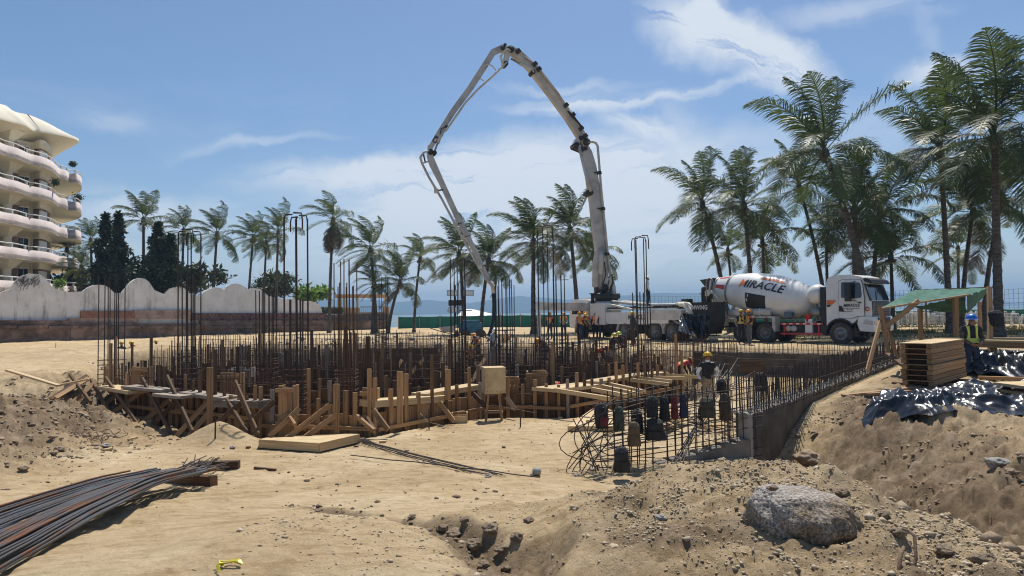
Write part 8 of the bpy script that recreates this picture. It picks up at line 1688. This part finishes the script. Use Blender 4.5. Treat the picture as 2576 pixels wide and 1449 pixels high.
for x0, y0, x1, y1, w, k, lb_ in ((955, 1130 - 15, 972, 1114, .10, 'p', 'small pale offcut by the flat panel'), (620, 1128, 629, 1128, .08, 'o', 'small block left of the flat panel'), (1395, 1050, 1410, 1053, .10, 'p', 'pale offcut on the sand right of the stool'), (262, 1136, 282, 1133, .10, 'p', 'pale offcut on the left slope'), (640, 1182, 694, 1187, .05, 'o', 'dark stick on the sand past the timber blocks'), (323, 1110, 345, 1104, .06, 'p', 'thin white strip on the left slope')): gbeam(x0, y0, x1, y1, w, .04, k, lb_, 'wood scrap', .02, 'wood_scrap')
a = gpt(1455, 1085); b = gpt(1560, 1055)
wp = empty('plywood_sheet_stack', a, label='pale plywood sheet with edge rails lying behind the mesh', cat='plywood panel'); q4 = [gpt(1428, 1088), gpt(1542, 1088), gpt(1575, 1050), gpt(1490, 1045)]; zq = max(q.z for q in q4) + .02; quadbox(q4, zq, zq + .10, 'sheet', PLY, wp); beam('rail', (q4[1] + q4[0]) / 2 + Vector((0, .5, .14)), (q4[2] + q4[3]) / 2 + Vector((0, 0, .14)), .08, .08, 'p', wp)
# dry roots and wire loops on the left bank
for cx, cy, n_, lb_ in ((235, 1112, 22, 'tangle of dry roots on the left slope'), (1725, 1062, 18, 'heap of twisted wood scraps behind the backpack mesh')):
    g = gpt(cx, cy); mb = MB(); rq = random.Random(cx)
    for i in range(n_):
        p = g + Vector((rq.uniform(-.5, .5), rq.uniform(-.3, .3), .03)); ps_ = [p.copy()]
        for k in range(5): p = p + Vector((rq.uniform(-.16, .16), rq.uniform(-.1, .1), rq.uniform(-.05, .09))); p.z = max(p.z, g.z); ps_.append(p.copy())
        mb.tube(ps_, .008, 4)
    o = tag(mb.put('dry_roots', RT), lb_, 'roots', kind='stuff')
sc2 = empty('scrap_heap', gpt(1740, 1075), label='heap of broken boards and rubble behind the concrete low wall', cat='scrap heap'); g = gpt(1740, 1078)
for i in range(46): p = g + Vector((rnd(-1.0, 1.0), rnd(-.5, .5), rnd(0, .22))); d = Vector((rnd(-1, 1), rnd(-1, 1), rnd(-.4, .5))).normalized() * rnd(.15, .45); beam('broken_board', p, p + d, rnd(.05, .12), .03, random.choice('pfog'), sc2)
# wheelbarrow, light tower and blue machine in the middle distance
BLU = mat('machine_blue', (.02, .10, .17), (.04, .16, .24), rough=.5, scale=4)
q = P(1160, 842, 50); gz_ = hz(q.x, 50); ltw = empty('light_tower', (q.x, 50, gz_ - .1), .1, 'blue towed machine with a rack of floodlights on a mast', 'light tower')
mb = MB(); mb.box((-.1, -.7, .5), (1.5, .7, 1.25)); mb.box((.05, -.65, 1.25), (1.35, .65, 1.42)); mb.put('engine_housing', BLU, ltw)
for x in (.3, 1.4): MB().lathe([(-.12, .05), (-.12, .38), (.12, .38), (.12, .05)], 20, Matrix.Translation((x, -.8, .38)) @ Matrix.Rotation(R(90), 4, 'Z')).put('wheel', TY, ltw)
mb = MB(); mb.box((-.45, -.5, 1.2), (-.35, -.4, 4.0)); mb.box((-.4, -.5, .5), (-.2, .4, .7)); mb.box((-1.0, -.45, 2.1), (.8, -.4, 2.16)); mb.box((-.9, -.5, 2.5), (.2, .2, 2.9)); mb.put('mast', CH, ltw)
for i, (x, z) in enumerate(((-1.0, 3.2), (.2, 3.2), (-.9, 2.0))): MB().box((x, -.6, z), (x + .75, -.35, z + .42)).put('floodlight', mat('floodlight_case', (.28, .27, .25), rough=.5), ltw); MB().box((x + .04, -.62, z + .04), (x + .71, -.602, z + .38)).put('lamp_glass', CHR, ltw)
q = P(1127, 842, 47); wbw = empty('wheelbarrow', (q.x, 47, hz(q.x, 47)), .3, 'blue wheelbarrow on the sand left of the blue machine', 'wheelbarrow')
MB().add([(-.6, -.35, .75), (.6, -.35, .85), (.6, .35, .85), (-.6, .35, .75), (-.35, -.2, .4), (.3, -.2, .4), (.3, .2, .4), (-.35, .2, .4)], [(4, 5, 6, 7), (0, 1, 5, 4), (1, 2, 6, 5), (2, 3, 7, 6), (3, 0, 4, 7)]).put('tray', mat('tray_grey', (.35, .36, .38), rough=.5), wbw)
MB().lathe([(-.06, .03), (-.06, .2), (.06, .2), (.06, .03)], 16, Matrix.Translation((.6, 0, .2)) @ Matrix.Rotation(R(90), 4, 'Z')).put('wheel', TY, wbw)
for s in (-1, 1): MB().tube([(.6, s * .06, .2), (-.3, s * .25, .4), (-1.2, s * .3, .7)], .02, 6).put('handle', CH, wbw); MB().tube([(-.3, s * .22, .4), (-.4, s * .25, 0)], .02, 6).put('leg', CH, wbw)
# planters on the balconies
for i, (x, y, Y, s, lb_) in enumerate(((184, 413, 69, 7, 'plant spilling over the top balcony rail near the tip'), (140, 458, 63.5, 8, 'potted plant on the second balcony'), (196, 497, 70, 11, 'plant hanging over the third balcony tip'), (150, 712, 60, 14, 'yellow-green palm shoot behind the white wall hump'))):
    p = P(x, y, Y); r = s / F * Y; po_ = empty('potted_plant', (p.x, Y, p.z - r), label=lb_, cat='potted plant'); MB().tube([(p.x, Y, p.z - r * 1.1), (p.x, Y, p.z - r * .4)], [.16, .22], 10).put('pot', mat('clay_pot', (.30, .14, .08)), po_)
    leafcloud(420, lambda n, rg: np.stack([p.x + rg.normal(0, r * .45, n), Y + rg.normal(0, r * .3, n), p.z + rg.normal(0, r * .38, n)], 1), .22, i, BRG if i == 3 else MDG, parent=po_)
